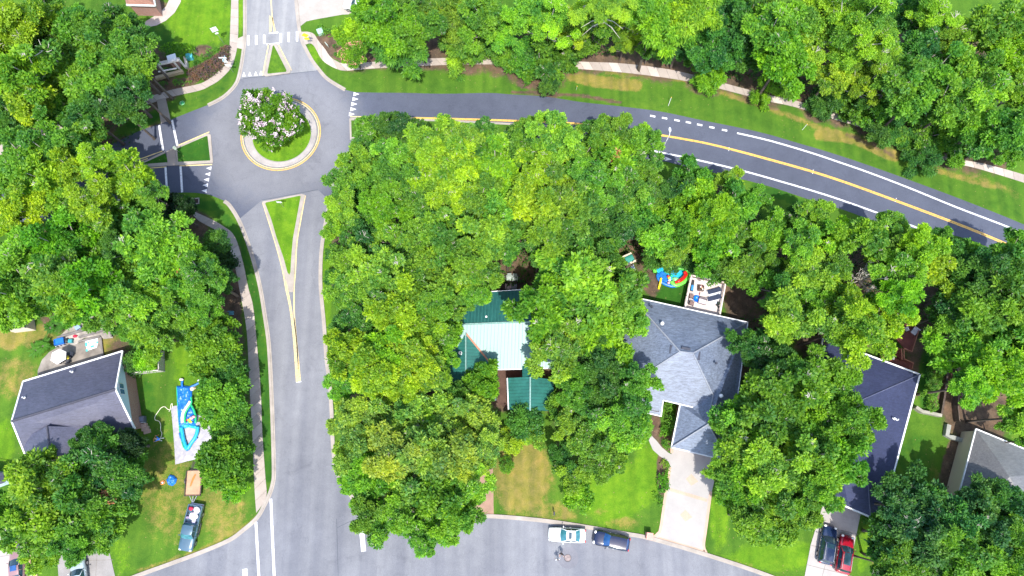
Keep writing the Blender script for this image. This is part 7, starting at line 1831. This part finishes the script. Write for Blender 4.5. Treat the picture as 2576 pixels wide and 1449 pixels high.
def crown_proto(name, Rr, style, seed):
    rg = np.random.default_rng(seed)
    zs = {'oak': .95, 'pine': 1.15, 'weep': 1.05, 'street': .9, 'bush': .62, 'crape': .62}[style]
    nl = {'oak': 24, 'pine': 22, 'weep': 24, 'street': 34, 'bush': 14, 'crape': 30}[style]
    lr0, lr1 = {'oak': (.15, .31), 'pine': (.17, .33), 'weep': (.15, .30), 'street': (.20, .30), 'bush': (.22, .36), 'crape': (.18, .30)}[style]
    wild = style in ('oak', 'pine', 'weep')
    lob = []; ga = math.pi * (3 - 5 ** .5)
    ph = rg.uniform(0, 6.28, 3)
    for i in range(nl):
        z = 1 - (i + .5) / nl * (1.46 if wild else 1.4); z += rg.normal() * .06; z = max(-.42, min(.98, z)); a = i * ga + rg.normal() * .4; q = math.sqrt(max(0, 1 - z * z))
        sh = 1 + (.16 * math.sin(2 * a + ph[0]) + .11 * math.sin(3 * a + ph[1]) + .08 * math.sin(5 * a + ph[2])) * (1 if wild else .35)
        rad = (rg.uniform(.42, 1.14) if wild else rg.uniform(.86, 1.0)) * sh
        lr = rg.uniform(lr0, lr1) * Rr; rr_ = max(.10, rad - lr / Rr * .7)
        c = np.array([q * math.cos(a) * rr_, q * math.sin(a) * rr_, z * zs * rr_]) * Rr
        tt = rg.uniform(0, 1)
        lob.append((c, lr, tt))
    C = []; Nn = []; T = []
    dens = {'oak': 11.0, 'pine': 17.0, 'weep': 10.0, 'street': 12.0, 'bush': 16.0, 'crape': 14.0}[style]
    for c, lr, tt in lob:
        ns = 7 if wild else 4
        sd_ = sph_dirs(ns, -.35, rg)
        for k_ in range(ns):
            slr = lr * rg.uniform(.34, .58); sc = c + sd_[k_] * (lr - slr * .5) * np.array([1, 1, .8]); st = tt * .6 + rg.uniform(0, .4)
            n = int(2 * math.pi * slr * slr * dens * 1.15) + 5
            d = sph_dirs(n, -.3, rg); out = c / (np.linalg.norm(c) + 1e-6) * .35
            rad = slr * rg.uniform(.65, 1.15, (n, 1)) * np.array([1, 1, .62 if style != 'weep' else 1.2])
            C.append(sc + d * rad); nn = d + out + sd_[k_] * .4; nn /= np.linalg.norm(nn, axis=1, keepdims=True); Nn.append(nn)
            T.append(np.clip(.42 + (st - .5) * 1.0 + rg.normal(size=n) * .10, 0, 1))
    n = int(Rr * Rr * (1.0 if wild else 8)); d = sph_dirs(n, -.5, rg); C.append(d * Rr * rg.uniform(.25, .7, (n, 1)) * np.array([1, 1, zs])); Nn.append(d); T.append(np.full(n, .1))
    C = np.concatenate(C); Nn = np.concatenate(Nn); T = np.concatenate(T)
    prm = {'oak': (6, .46, .25, 1.0, 0.0), 'pine': (8, .26, .17, .7, 0.0), 'weep': (6, .60, .15, .8, .6), 'street': (6, .36, .23, .9, 0), 'bush': (6, .26, .17, .9, 0), 'crape': (6, .32, .19, .9, 0)}[style]
    lf = rg.uniform(.72, 1.22) if wild else 1
    me = leaf_mesh(name, C, Nn, T, int(prm[0] / lf + .5), prm[1] * lf, prm[2] * lf, rg, prm[3], prm[4])
    mb = MB(); base = Vector((0, 0, -zs * Rr * .75))
    for i in range(0, len(lob), 1 if wild else 3):
        c = Vector(lob[i][0]); m1 = base.lerp(c, .45) + Vector((rg.normal() * .12, rg.normal() * .12, -.10 * Rr)); r0 = .030 * Rr
        mb.tube([base, m1, c], [r0, r0 * .62, r0 * .34], 5)
        if wild:
            for q in range(5):
                dd = Vector((rg.normal(), rg.normal(), abs(rg.normal()) * .8 + .5)).normalized(); kk = lob[i][1] * (1.15 if i % 3 == 0 else .8)
                mid = c + dd * kk * .5 + Vector(rg.normal(size=3)) * .10
                fz = 1.5 if i % 3 == 0 else 1.0; mb.tube([c, mid, c + dd * kk], [r0 * .36 * fz, r0 * .26 * fz, .016], 4)
                mb.tube([mid, mid + (dd + Vector(rg.normal(size=3)) * .6).normalized() * kk * .5], [r0 * .2, .010], 4)
    br = bpy.data.meshes.new(name + "_limbs"); br.from_pydata([tuple(v) for v in mb.v], [], mb.f); br.materials.append(M_TWIG if style in ('oak', 'pine', 'crape') else M_BARK); br.update()
    return dict(R=Rr, zs=zs, crown=me, limbs=br, lob=lob)
def trunk_mesh():
    mb = MB(); mb.tube([(0, 0, 0), (.02, .01, .15), (.0, .03, .5), (.03, 0, 1.0)], [1.35, .95, .8, .6], 9)
    # radius is scaled in x,y by the thing's own width
    me = bpy.data.meshes.new("trunk"); me.from_pydata([tuple(v) for v in mb.v], [], mb.f); me.materials.append(M_BARK); me.update(); me.polygons.foreach_set("use_smooth", [True] * len(me.polygons))
    return me
TRUNK = trunk_mesh()
PROTO = {'oak': [crown_proto("oak_crown", 3.6, 'oak', 11 + i) for i in range(5)], 'pine': [crown_proto("pine_crown", 3.6, 'pine', 31 + i) for i in range(3)],
         'weep': [crown_proto("weeping_crown", 3.4, 'weep', 41 + i) for i in range(3)], 'street': [crown_proto("street_crown", 3.4, 'street', 51 + i) for i in range(3)],
         'bush': [crown_proto("bush_crown", 1.8, 'bush', 61 + i) for i in range(3)], 'crape': [crown_proto("crape_crown", 3.6, 'crape', 71)]}
TONE = {'Y': (.215, .395, .028), 'L': (.165, .360, .042), 'M': (.115, .290, .040), 'D': (.064, .195, .040), 'X': (.018, .058, .022), 'V': (.150, .370, .026), 'G': (.205, .360, .065), 'S': (.120, .300, .028), 'P': (.215, .405, .040), 'E': (.064, .195, .056), 'B': (.15, .15, .06)}
TWORD = {'Y': 'yellow green', 'L': 'light green', 'M': 'mid green', 'D': 'dark green', 'X': 'blackish green', 'V': 'vivid green', 'G': 'olive green', 'S': 'rich green', 'P': 'lime green', 'E': 'deep bluish green', 'B': 'nearly bare brownish'}
KWORD = {'oak': ('tree', 'broadleaf tree'), 'pine': ('pine_tree', 'tufted pine'), 'weep': ('weeping_tree', 'drooping tree'), 'street': ('street_tree', 'dense round tree'), 'bush': ('bush', 'bush'), 'crape': ('flowering_tree', 'flowering tree'), 'bare': ('bare_tree', 'tangle of dead limbs')}
LAND = [("the roundabout", 700, 330), ("the north crosswalk", 690, 98), ("the street name post", 580, 165), ("the white pergola", 430, 160), ("the west crosswalk", 425, 400), ("the storm drain", 491, 506), ("the garden shed", 30, 820), ("the patio umbrella", 150, 896),
        ("the gabled house", 190, 1000), ("the water slide", 480, 1050), ("the pickup truck", 479, 1325), ("the green metal roof", 1220, 850), ("the green garage wing", 1335, 1000), ("the blue grey hip roof", 1710, 930), ("the play pool", 1690, 695), ("the pale deck", 1775, 740),
        ("the navy roof", 2240, 1020), ("the red deck", 2270, 870), ("the right edge grey roof", 2520, 1180), ("the white sedan", 1427, 1346), ("the brick mailbox", 1630, 1346), ("the red vehicle", 2125, 1394), ("the street lamp", 1662, 365), ("the dashed lane line", 1770, 302),
        ("the east yield triangles", 890, 262), ("the top right corner", 2560, 10), ("the top left corner", 10, 10), ("the bottom right corner", 2570, 1440), ("the bottom left corner", 10, 1440), ("the south median", 715, 590), ("the garden chairs", 1285, 705), ("the mauve sedan", 43, 1424),
        ("the hidden board fence", 1450, 590), ("the right sidewalk bend", 850, 165), ("the long north sidewalk", 1600, 172), ("the yellow line's right end", 2480, 590), ("the long right edge line", 2180, 432), ("the white driveway", 1730, 1250), ("the round lone bush", 1274, 1169),
        ("the bottom stop line", 912, 1330), ("the second sidewalk gap", 1880, 225), ("the middle left edge", 0, 620)]
def relword(dx, dy):
    v = "above" if dy < 0 else "below"; hh = "left of" if dx < 0 else "right of"; v2 = "up" if dy < 0 else "down"
    if abs(dx) < .35 * abs(dy): return v
    if abs(dy) < .35 * abs(dx): return hh
    return v2 + " " + hh
def tree_labels():
    key = {}
    for t in TREES:
        size = "small" if t['r'] < 46 else ("large" if t['r'] > 66 else "medium")
        if t['kind'] in ('bush',): size = "low" if t['r'] < 28 else "spreading"
        n_, x_, y_ = min(LAND, key=lambda l: math.hypot(l[1] - t['x'], l[2] - t['y']))
        dx, dy = t['x'] - x_, t['y'] - y_; dist = math.hypot(dx, dy)
        t['lab'] = "%s %s %s %s %s" % (size, TWORD[t['tone']], KWORD[t['kind']][1], ("" if dist > 70 else "close ") + relword(dx, dy) if False else relword(dx, dy), n_)
        t['dist'] = dist; key.setdefault(t['lab'], []).append(t)
    ORD = ["nearest one", "second nearest", "third nearest", "fourth nearest", "fifth nearest", "sixth nearest", "seventh nearest"]
    for lab, ts in key.items():
        if len(ts) > 1:
            ts.sort(key=lambda t: t['dist'])
            for i, t in enumerate(ts): t['lab'] = lab + ", " + ORD[min(i, 6)]
tree_labels()
rt = np.random.default_rng(5)
GROUPW = {'oak': "broadleaf trees around the houses and road", 'pine': "tufted pines in the wood beyond the road", 'weep': "drooping trees along the sidewalk wood", 'street': "round trees beside the left sidewalk", 'bush': "bushes around the gardens", 'bare': None, 'crape': None}
for t in TREES:
    kind = t['kind']; h = t['h'] * (rt.uniform(.82, 1.16) if t['h'] > 9 else 1)
    if kind == 'bare': proto = PROTO['oak'][0]
    else: proto = PROTO[kind][rt.integers(len(PROTO[kind]))]
    Rw = t['r'] * scale_at(t['y'], h * .7) * .97
    if kind == 'crape': Rw *= .95
    zc_true = max(h - proto['zs'] * Rw, h * .35)
    X, Y = P(t['x'], t['y'], zc_true + .3 * Rw * proto['zs'])
    s = Rw / proto['R']
    root = thing(KWORD[kind][0], t['lab'], "bush" if kind == 'bush' else "tree", (X, Y, 0), rt.uniform(0, 6.28), GROUPW[kind])
    root.scale = (1, 1, 1)
    c = TONE[t['tone']]; j = rt.uniform(.86, 1.16); g2 = rt.uniform(.93, 1.07)
    if kind != 'bare':
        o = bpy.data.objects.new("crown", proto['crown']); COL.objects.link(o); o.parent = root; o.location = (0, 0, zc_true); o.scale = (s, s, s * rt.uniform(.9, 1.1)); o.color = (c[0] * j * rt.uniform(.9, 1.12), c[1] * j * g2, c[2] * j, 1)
    o = bpy.data.objects.new("branches", proto['limbs']); COL.objects.link(o); o.parent = root; o.location = (0, 0, zc_true); o.scale = (s * 1.02,) * 3
    if kind not in ('bush',):
        tz = zc_true - proto['zs'] * Rw * .70; rad = .045 * Rw + .02 * h ** .5
        o = bpy.data.objects.new("trunk", TRUNK); COL.objects.link(o); o.parent = root; o.scale = (rad, rad, max(tz, .6))
    if kind == 'crape':
        rg = np.random.default_rng(3)
        C = np.concatenate([l_[0] + sph_dirs(26, .0, rg) * l_[1] * 1.1 for l_ in proto['lob'] if l_[0][1] > -1.0][::2]); 
        me_ = leaf_mesh("pink_blossom", C, np.tile([[0, 0, 1.]], (len(C), 1)), np.full(len(C), .5), 4, .16, .14, rg)
        m_, nt_, b_ = newmat("coral_petals"); nt_.links.new(ramp(nt_, noise(nt_, 3, 3), [(.4, (.70, .24, .20)), (.6, (.80, .40, .30))]), b_.inputs["Base Color"]); me_.materials[0] = m_
        o = bpy.data.objects.new("blossom", me_); COL.objects.link(o); o.parent = root; o.location = (0, 0, zc_true); o.scale = (s, s, s)

# withered boughs on three of the trees
m_, nt_, b_ = newmat("withered_leaves"); nt_.links.new(ramp(nt_, noise(nt_, 2, 3), [(.35, (.30, .10, .04)), (.65, (.50, .22, .10))]), b_.inputs["Base Color"])
for x, y, hh, r_ in ((440, 668, 9.5, .9), (1546, 388, 12.0, .8), (268, 1252, 6.5, .8)):
    near = min([o_ for o_ in COL.objects if o_.get("category") == "tree"], key=lambda o_: (Vector(P3(x, y, hh)).xy - o_.location.xy).length)
    C = rg_w = np.random.default_rng(int(x)); C = sph_dirs(60, -.2, rg_w) * r_ * rg_w.uniform(.3, 1, (60, 1))
    me_ = leaf_mesh("withered_foliage", C, sph_dirs(60, 0, rg_w), np.full(60, .5), 5, .4, .22, rg_w); me_.materials[0] = m_
    o = bpy.data.objects.new("withered_foliage", me_); COL.objects.link(o); o.parent = near; d_ = Vector(P3(x, y, hh)) - near.location
    o.location = Matrix.Rotation(-near.rotation_euler[2], 4, 'Z') @ d_; o["label"] = "rusty brown withered bough"

# tall pine with bare trunk in view, foot toward the camera
b0 = P(1507, 120); tp = P(1520, 25, 17)
root = thing("pine_tree", "tall pine whose bare pale trunk shows above the sidewalk near the top edge", "tree", (*b0, 0))
mb = MB(); v0 = Vector((*b0, 0)); v1 = Vector((*tp, 17)); mb.tube([v0, v0.lerp(v1, .3) + Vector((.1, 0, 0)), v0.lerp(v1, .7), v1], [.42, .36, .30, .2], 10)
mb.build("trunk", plain("pink_brown_pine_bark", (.44, .33, .27), .85, var=.2, vs=3), root, smooth=True)
mb = MB()
for z_, a_, L_b in ((.78, 200, 3.2), (.80, -30, 3.0), (.72, 215, 3.6), (.74, -50, 3.4), (.9, 120, 2.5), (.92, 30, 2.6)):
    s_ = v0.lerp(v1, z_); d = Vector((math.cos(R(a_)), math.sin(R(a_)), .1)); mb.tube([s_, s_ + d * L_b * .5 + Vector((0, 0, .3)), s_ + d * L_b + Vector((0, -.4, .1))], [.10, .06, .02], 5)
mb.build("branches", M_TWIG, root)
pr = PROTO['pine'][1]; o = bpy.data.objects.new("crown", pr['crown']); COL.objects.link(o); o.parent = root; o.location = (v1.x - v0.x, v1.y - v0.y + .8, 17.0); o.scale = (.9, .9, .6); o.color = (*TONE['P'], 1)

# roundabout crape myrtle: white and lilac blossom over the crown
ct = crown_proto("myrtle_crown", 4.0, 'crape', 99)
hx_, hy_ = P(676, 294, 4.2)
root = thing("flowering_tree", "wide flowering tree with white and lilac blossom in the middle of the roundabout", "tree", (hx_, hy_, .3))
s = 77 * scale_at(296, 4.2) / 4.0
o = bpy.data.objects.new("crown", ct['crown']); COL.objects.link(o); o.parent = root; o.location = (0, 0, 3.8); o.scale = (s, s * 1.08, s * .95); o.color = (.095, .240, .015, 1)
mb = MB()
rg = np.random.default_rng(77)
for i in range(7):
    a_ = i * .9; mb.tube([(.25 * math.cos(a_), .25 * math.sin(a_), 0), (.6 * math.cos(a_), .6 * math.sin(a_), 1.4), (1.9 * math.cos(a_ + .2), 1.9 * math.sin(a_ + .2), 3.2), (2.7 * math.cos(a_ + .3), 2.7 * math.sin(a_ + .3), 4.3)], [.10, .08, .05, .02], 6)
mb.build("trunk", M_TWIG, root, local=True)
C = []
for c, lr, tt in ct['lob']:
    # blossom crowds the upper side of the picture and one band across the middle, thinner to the lower left
    u = c[1] / 4.0; v_ = c[0] / 4.0; p_ = .6 + .55 * max(0, u) + .5 * max(0, v_)
    if rg.random() < p_:
        k = rg.integers(5, 11)
        for q in range(k):
            d = sph_dirs(1, .15, rg)[0]; cc = c + d * lr * np.array([1, 1, .8]) * 1.08
            C.append(cc + rg.normal(size=(rg.integers(5, 12), 3)) * .13)
C = np.concatenate(C)
me_ = leaf_mesh("blossom", C, np.tile([[0, 0, 1.]], (len(C), 1)), np.full(len(C), .5), 3, .19, .17, rg, jit=.05)
m_, nt_, b_ = newmat("white_lilac_petals"); nt_.links.new(ramp(nt_, noise(nt_, 1.2, 3), [(.42, (.60, .52, .52)), (.56, (.56, .44, .50)), (.66, (.42, .28, .42))]), b_.inputs["Base Color"]); me_.materials[0] = m_
o = bpy.data.objects.new("blossom", me_); COL.objects.link(o); o.parent = root; o.location = (0, 0, 3.8); o.scale = (s, s * 1.08, s * .95)

# hedges and planted beds
def hedge(name, label, cat, poly_w, h, col, dens=16, ln=.22, wd=.13, seed=1, round_=.5, flat=.1, stuff=False, k=5):
    rg = np.random.default_rng(seed); xs_ = [p_[0] for p_ in poly_w]; ys_ = [p_[1] for p_ in poly_w]
    area = (max(xs_) - min(xs_)) * (max(ys_) - min(ys_)); n = int(area * dens)
    X = rg.uniform(min(xs_), max(xs_), n); Y = rg.uniform(min(ys_), max(ys_), n)
    ins_ = np.zeros(n, bool); dmin = np.full(n, 1e9); m = len(poly_w); nx_v = np.zeros((n, 2)); j = m - 1
    for i in range(m):
        ax, ay = poly_w[i][:2]; bx, by = poly_w[j][:2]
        cond = ((ay > Y) != (by > Y)) & (X < (bx - ax) * (Y - ay) / (by - ay + 1e-12) + ax); ins_ ^= cond
        tt = np.clip(((X - ax) * (bx - ax) + (Y - ay) * (by - ay)) / ((bx - ax) ** 2 + (by - ay) ** 2 + 1e-12), 0, 1)
        ex, ey = X - ax - tt * (bx - ax), Y - ay - tt * (by - ay); d = np.hypot(ex, ey); near = d < dmin
        dmin = np.where(near, d, dmin); nx_v[near] = np.stack([-ex, -ey], 1)[near]; j = i
    X, Y, dmin, nv = X[ins_], Y[ins_], dmin[ins_], nx_v[ins_]
    nv /= np.linalg.norm(nv, axis=1, keepdims=True) + 1e-9
    e = np.clip(dmin / max(round_, .01), 0, 1); zt = h * (np.sqrt(1 - (1 - e) ** 2) * .85 + .15)
    lump = np.sin(X * 2.1 + seed) * np.cos(Y * 2.3 + seed * 2) * flat * h
    z = (zt + lump) * np.where(rg.random(len(X)) < .75, 1, rg.uniform(.2, 1, len(X)))
    Nn = np.stack([nv[:, 0] * (1 - e), nv[:, 1] * (1 - e), .3 + e], 1); Nn /= np.linalg.norm(Nn, axis=1, keepdims=True)
    cx0, cy0 = float(np.mean(X)), float(np.mean(Y))
    C = np.stack([X - cx0, Y - cy0, z], 1)
    T_2 = np.clip(.4 + rg.normal(size=len(X)) * .12 + .15 * np.sin(X * 3.1) * np.sin(Y * 2.7), 0, 1)
    me_ = leaf_mesh(name, C, Nn, T_2, k, ln, wd, rg, jit=.06)
    o = bpy.data.objects.new(name, me_); COL.objects.link(o); o.location = (cx0, cy0, 0); o.color = (*col, 1)
    tag(o, label, cat); 
    if stuff: o["kind"] = "stuff"
    return o
def epoly(cx, cy, rx, ry, rot=0, n=20, z=.6):
    out = []
    for i in range(n):
        a_ = 2 * math.pi * i / n; u, v = rx * math.cos(a_), ry * math.sin(a_); c_, s_ = math.cos(R(rot)), math.sin(R(rot)); out.append(P(cx + u * c_ - v * s_, cy + u * s_ + v * c_, z))
    return out
Q = lambda f, pts, z=.6: [P(*f(x, y), z) for x, y in pts]
hedge("hedge", "long bright green clipped hedge beside the white pergola", "hedge", Q(Z7, [(300, 420), (420, 350), (620, 335), (850, 345), (935, 420), (945, 520), (900, 575), (700, 590), (500, 560), (340, 540), (250, 480)], 1.2), 1.9, (.100, .265, .008), 26, seed=2)
hedge("shrub_bed", "broad bed of purple brown ground cover shrubs inside the bend of the left sidewalk", "shrubs", Q(Z7, [(1470, 400), (1550, 365), (1640, 360), (1640, 600), (1530, 770), (1380, 920), (1150, 1030), (980, 1060), (830, 1050), (785, 900), (860, 820), (1000, 760), (1150, 690), (1290, 600), (1430, 490)], .4), .55, (.190, .120, .128), 60, .17, .12, 3, .4)
for i, (x, y, rx, ry, h_, lab, tone) in enumerate(((985, 722, 66, 62, 1.0, "round clipped dark bush in front of the teal box", 'D'), (1120, 600, 62, 60, 1.0, "left lower bush of the green clump beside the purple bed", 'M'), (1215, 585, 62, 50, 1.0, "right lower bush of the green clump beside the purple bed", 'D'), (1240, 490, 60, 60, 1.1, "square clipped bush behind the purple bed", 'M'), (1370, 460, 75, 50, .8, "long low shrub between the lawn and the purple bed", 'M'),
        (620, 1110, 110, 70, 1.1, "leafy green shrub in the mulch between low wall and sidewalk", 'M'), (830, 1090, 60, 30, .6, "small sprawling shrub at the tip of the purple bed", 'L'), (330, 1130, 90, 60, 1.0, "dark shrub in the mulch under the big tree near the sidewalk", 'D'))):
    X0, Y0 = Z7(x, y); o = hedge("bush", lab, "bush", epoly(X0, Y0, rx / 7.85, ry / 7.85, z=h_ / 2), h_, TONE[tone], 40, .17, .11, 10 + i, .7)
    o["group"] = "bushes around the gardens"
hedge("hedge", "dark glossy hedge left of the bird bath above the play pool", "hedge", Q(ZD, [(560, 20), (1000, 10), (1030, 120), (960, 235), (700, 240), (560, 130)], 1), 1.8, (.022, .085, .020), 22, .34, .09, 5, .8, .15)
hedge("hedge", "dark glossy hedge right of the bird bath reaching toward the deck", "hedge", Q(ZD, [(1150, 60), (1400, 0), (1750, 150), (2150, 260), (2350, 420), (2330, 600), (2000, 560), (1700, 470), (1530, 420), (1350, 300), (1180, 220)], 1), 1.8, (.026, .095, .022), 20, .34, .09, 6, .8, .15)
hedge("hedge", "bright green clipped bush in the bed left of the white driveway", "bush", Q(ZV, [(210, 460), (330, 440), (345, 560), (335, 690), (250, 715), (195, 660), (190, 560)], .6), 1.2, (.085, .290, .010), 50, .2, .13, 7)
for i, (x, y, r_, lab, tone) in enumerate(((160, 735, 28, "round ball bush, topmost of the small ones in the driveway bed", 'L'), (172, 815, 27, "round ball bush at the left edge of the driveway bed", 'L'), (225, 790, 30, "dark round bush at the right edge of the driveway bed", 'D'), (232, 868, 30, "round ball bush, lowest in the driveway bed", 'M'), (290, 320, 55, "sprawling yellow green shrub at the top of the driveway bed", 'Y'), (330, 400, 30, "small dark shrub above the clipped bush in the driveway bed", 'M'), (325, 60, 60, "shrub by the garage corner above the walkway", 'V'), (290, 20, 40, "dark leafy shrub in the entry bed beside the garage", 'M'))):
    X0, Y0 = ZV(x, y); o = hedge("bush", lab, "bush", epoly(X0, Y0, r_ / 5.4, r_ / 5.4, z=.4), .8, TONE[tone], 55, .16, .11, 30 + i, .6); o["group"] = "bushes around the gardens"
for i, (x, y, rx, ry, h_, lab, tone) in enumerate(((1684, 1020, 10, 20, 1.6, "tall white flecked shrub in the porch courtyard", 'M'), (1688, 1060, 12, 22, 1.8, "leafy shrub in the porch courtyard nearest the driveway", 'M'), (1672, 1085, 10, 16, 1.2, "vivid shrub against the garage wall in the courtyard", 'V'), (808, 70, 10, 8, .8, "small green shrub in the grass above the pale green box", 'M'), (822, 82, 12, 8, .9, "round green shrub right of the pale green box", 'M'),
        (842, 118, 5, 6, .5, "tiny shrub beside the estate sign", 'D'), (846, 138, 5, 6, .4, "tiny dark shrub lower in the mulch bed", 'D'), (868, 150, 8, 5, .6, "low blue green shrub at the tip of the mulch bed", 'E'), (890, 152, 16, 8, .9, "brownish green shrub under the coral flowering tree", 'D'), (915, 62, 20, 16, 1.5, "leafy green shrub above the coral flowering tree", 'V'),
        (2236, 890, 10, 6, .8, "dark shrub beside the lower red deck", 'D'), (2345, 905, 14, 22, 2.0, "loose shrub row right of the red deck", 'M'), (2350, 965, 12, 30, 2.0, "leafy shrubs along the timber wall", 'M'), (2346, 1018, 12, 20, 1.6, "pale leaved shrub at the lower end of the timber wall", 'L'), (85, 1405, 6, 18, .5, "narrow row of low plants between driveway and lawn at the bottom left", 'M'),
        (420, 175, 18, 5, .5, "low planting inside the pergola", 'D'), (376, 915, 26, 22, 2.2, "bright yellow green bush behind the white fence", 'V'), (336, 920, 20, 30, 2.0, "dark glossy shrub against the gabled house corner", 'D'), (2176, 1310, 10, 8, .6, "small ferny plant at the garage corner of the navy house", 'D'), (1330, 1040, 30, 8, 1.1, "pink tinged shrub along the green garage wall", 'G'))):
    o = hedge("bush", lab, "bush", epoly(x, y, rx, ry, z=h_ / 2), h_, TONE[tone], 40, .2, .13, 60 + i, .6); o["group"] = "bushes around the gardens"
# arching leafed sago like plants
def sago(label, px, r_, n, seed):
    rg = np.random.default_rng(seed); t = thing("palm_shrub", label, "palm", (*P(*px, .5), 0)); v = []; tt = []
    for i in range(n):
        a_ = i * 2.4 + rg.normal() * .2; L = r_ * rg.uniform(.7, 1.1); el = rg.uniform(.1, 1.1)
        for q in range(22):
            f0 = q / 22; x0 = L * f0 * math.cos(el) ; z0 = .5 + L * .7 * math.sin(el) * f0 * 1.6 * (1 - f0 * .75)
            c_, s_ = math.cos(a_), math.sin(a_); wl_ = .34 * math.sin(math.pi * (f0 * .85 + .12)) * r_ * .55
            for sg in (1, -1):
                b_ = np.array([c_ * x0, s_ * x0, z0]); e_ = b_ + np.array([c_ * .12 - s_ * wl_ * sg, s_ * .12 + c_ * wl_ * sg, -.05]); w_v = np.array([c_, s_, 0]) * .035
                v.append([b_ - w_v, e_ - w_v * .4, e_ + w_v * .4, b_ + w_v]); tt.append(.4 + rg.normal() * .12)
    me_ = make_leaf("fronds", np.array(v), np.clip(np.array(tt), 0, 1)); o = bpy.data.objects.new("fronds", me_); COL.objects.link(o); o.parent = t; o.color = (.060, .200, .018, 1)
    b = MB(); b.lathe((0, 0, 0), [(.25, 0), (.3, .3), (.2, .6), (.05, .7)], 10); b.build("trunk", M_BARK, t, local=True)
sago("large spiky palm shrub left of the pebble bed", ZP(590, 300), 1.9, 24, 1); sago("smaller spiky palm shrub lower left of the big one", ZP(350, 420), 1.2, 18, 2); sago("spiky palm shrub at the left edge of the patio", ZP(200, 780), 1.8, 22, 3); sago("small yellowish palm shrub below the left patio edge", ZP(60, 850), 1.3, 16, 4)

# undergrowth: one uncountable mass on the forest floor
rg = np.random.default_rng(123)
n = 52000; X = rg.uniform(-92, 95, n); Y = rg.uniform(-22, 80, n); px_, py_ = pix(X, Y)
gi = np.clip(np.searchsorted(xs, X) - 1, 0, nx - 2); gj = np.clip(np.searchsorted(ys, Y) - 1, 0, ny - 2)
soil = att["soil"].reshape(ny, nx)[gj, gi]
def boxmask(x0, y0, x1, y1): return (px_ > x0) & (px_ < x1) & (py_ > y0) & (py_ < y1)
wild = (boxmask(-100, 100, 360, 790) & ~boxmask(150, 760, 400, 900)) | boxmask(840, 310, 1650, 720) | boxmask(830, 700, 1130, 1290) | boxmask(1640, 440, 2000, 620) | boxmask(1860, 560, 2420, 850) | boxmask(2390, 560, 2700, 1000) | boxmask(1120, -60, 2700, 420) | boxmask(2220, 1230, 2700, 1500)
def near_path(pts, w):
    d = np.full(n, 1e9)
    for (x0, y0), (x1, y1) in zip(pts, pts[1:]):
        t_ = np.clip(((px_ - x0) * (x1 - x0) + (py_ - y0) * (y1 - y0)) / ((x1 - x0) ** 2 + (y1 - y0) ** 2), 0, 1); d = np.minimum(d, np.hypot(px_ - x0 - t_ * (x1 - x0), py_ - y0 - t_ * (y1 - y0)))
    return d < w
keep = wild & (soil > .35) & ~near_path([(1100, 150), (1448, 164), (1598, 176), (1738, 196), (1928, 246), (2092, 290), (2167, 313), (2290, 357), (2460, 418), (2600, 460)], 25)
keep &= ~near_path([(880, 262), (1288, 268), (1550, 298), (1800, 340), (2100, 420), (2400, 530), (2700, 650)], 38)
keep &= ~((px_ > 1100) & (py_ < 620) & (py_ > np.interp(px_, PATHX, PATHY) - 10) & (py_ < np.interp(px_, PATHX, PATHY) + 110))
keep &= ~near_path([(0, 520), (100, 480), (300, 430), (420, 400)], 62) & ~near_path([(880, 330), (1100, 328), (1400, 340), (1650, 368), (1932, 420), (2200, 520), (2480, 600), (2700, 690)], 34) & ~near_path([(-60, 385), (50, 355), (140, 320), (300, 272), (400, 240)], 16)
lumpy = (np.sin(X * .9) + np.sin(Y * 1.1 + X * .4) + rg.normal(size=n) * .7) > -.4
X, Y = X[keep & lumpy], Y[keep & lumpy]
C = np.stack([X, Y, rg.uniform(.15, 1.9, len(X)) * (.55 + .45 * np.sin(X * 1.7) * np.sin(Y * 1.3))], 1)
Nn = np.tile([[0, 0, 1.]], (len(C), 1)); me_ = leaf_mesh("undergrowth", C, Nn, np.clip(.4 + rg.normal(size=len(C)) * .2, 0, 1), 6, .42, .2, rg, 1.5, jit=.3)
o = bpy.data.objects.new("undergrowth", me_); COL.objects.link(o); o.color = (.038, .125, .020, 1); tag(o, "tangled dark green undergrowth covering the forest floor between the trees", "undergrowth", kind="stuff")
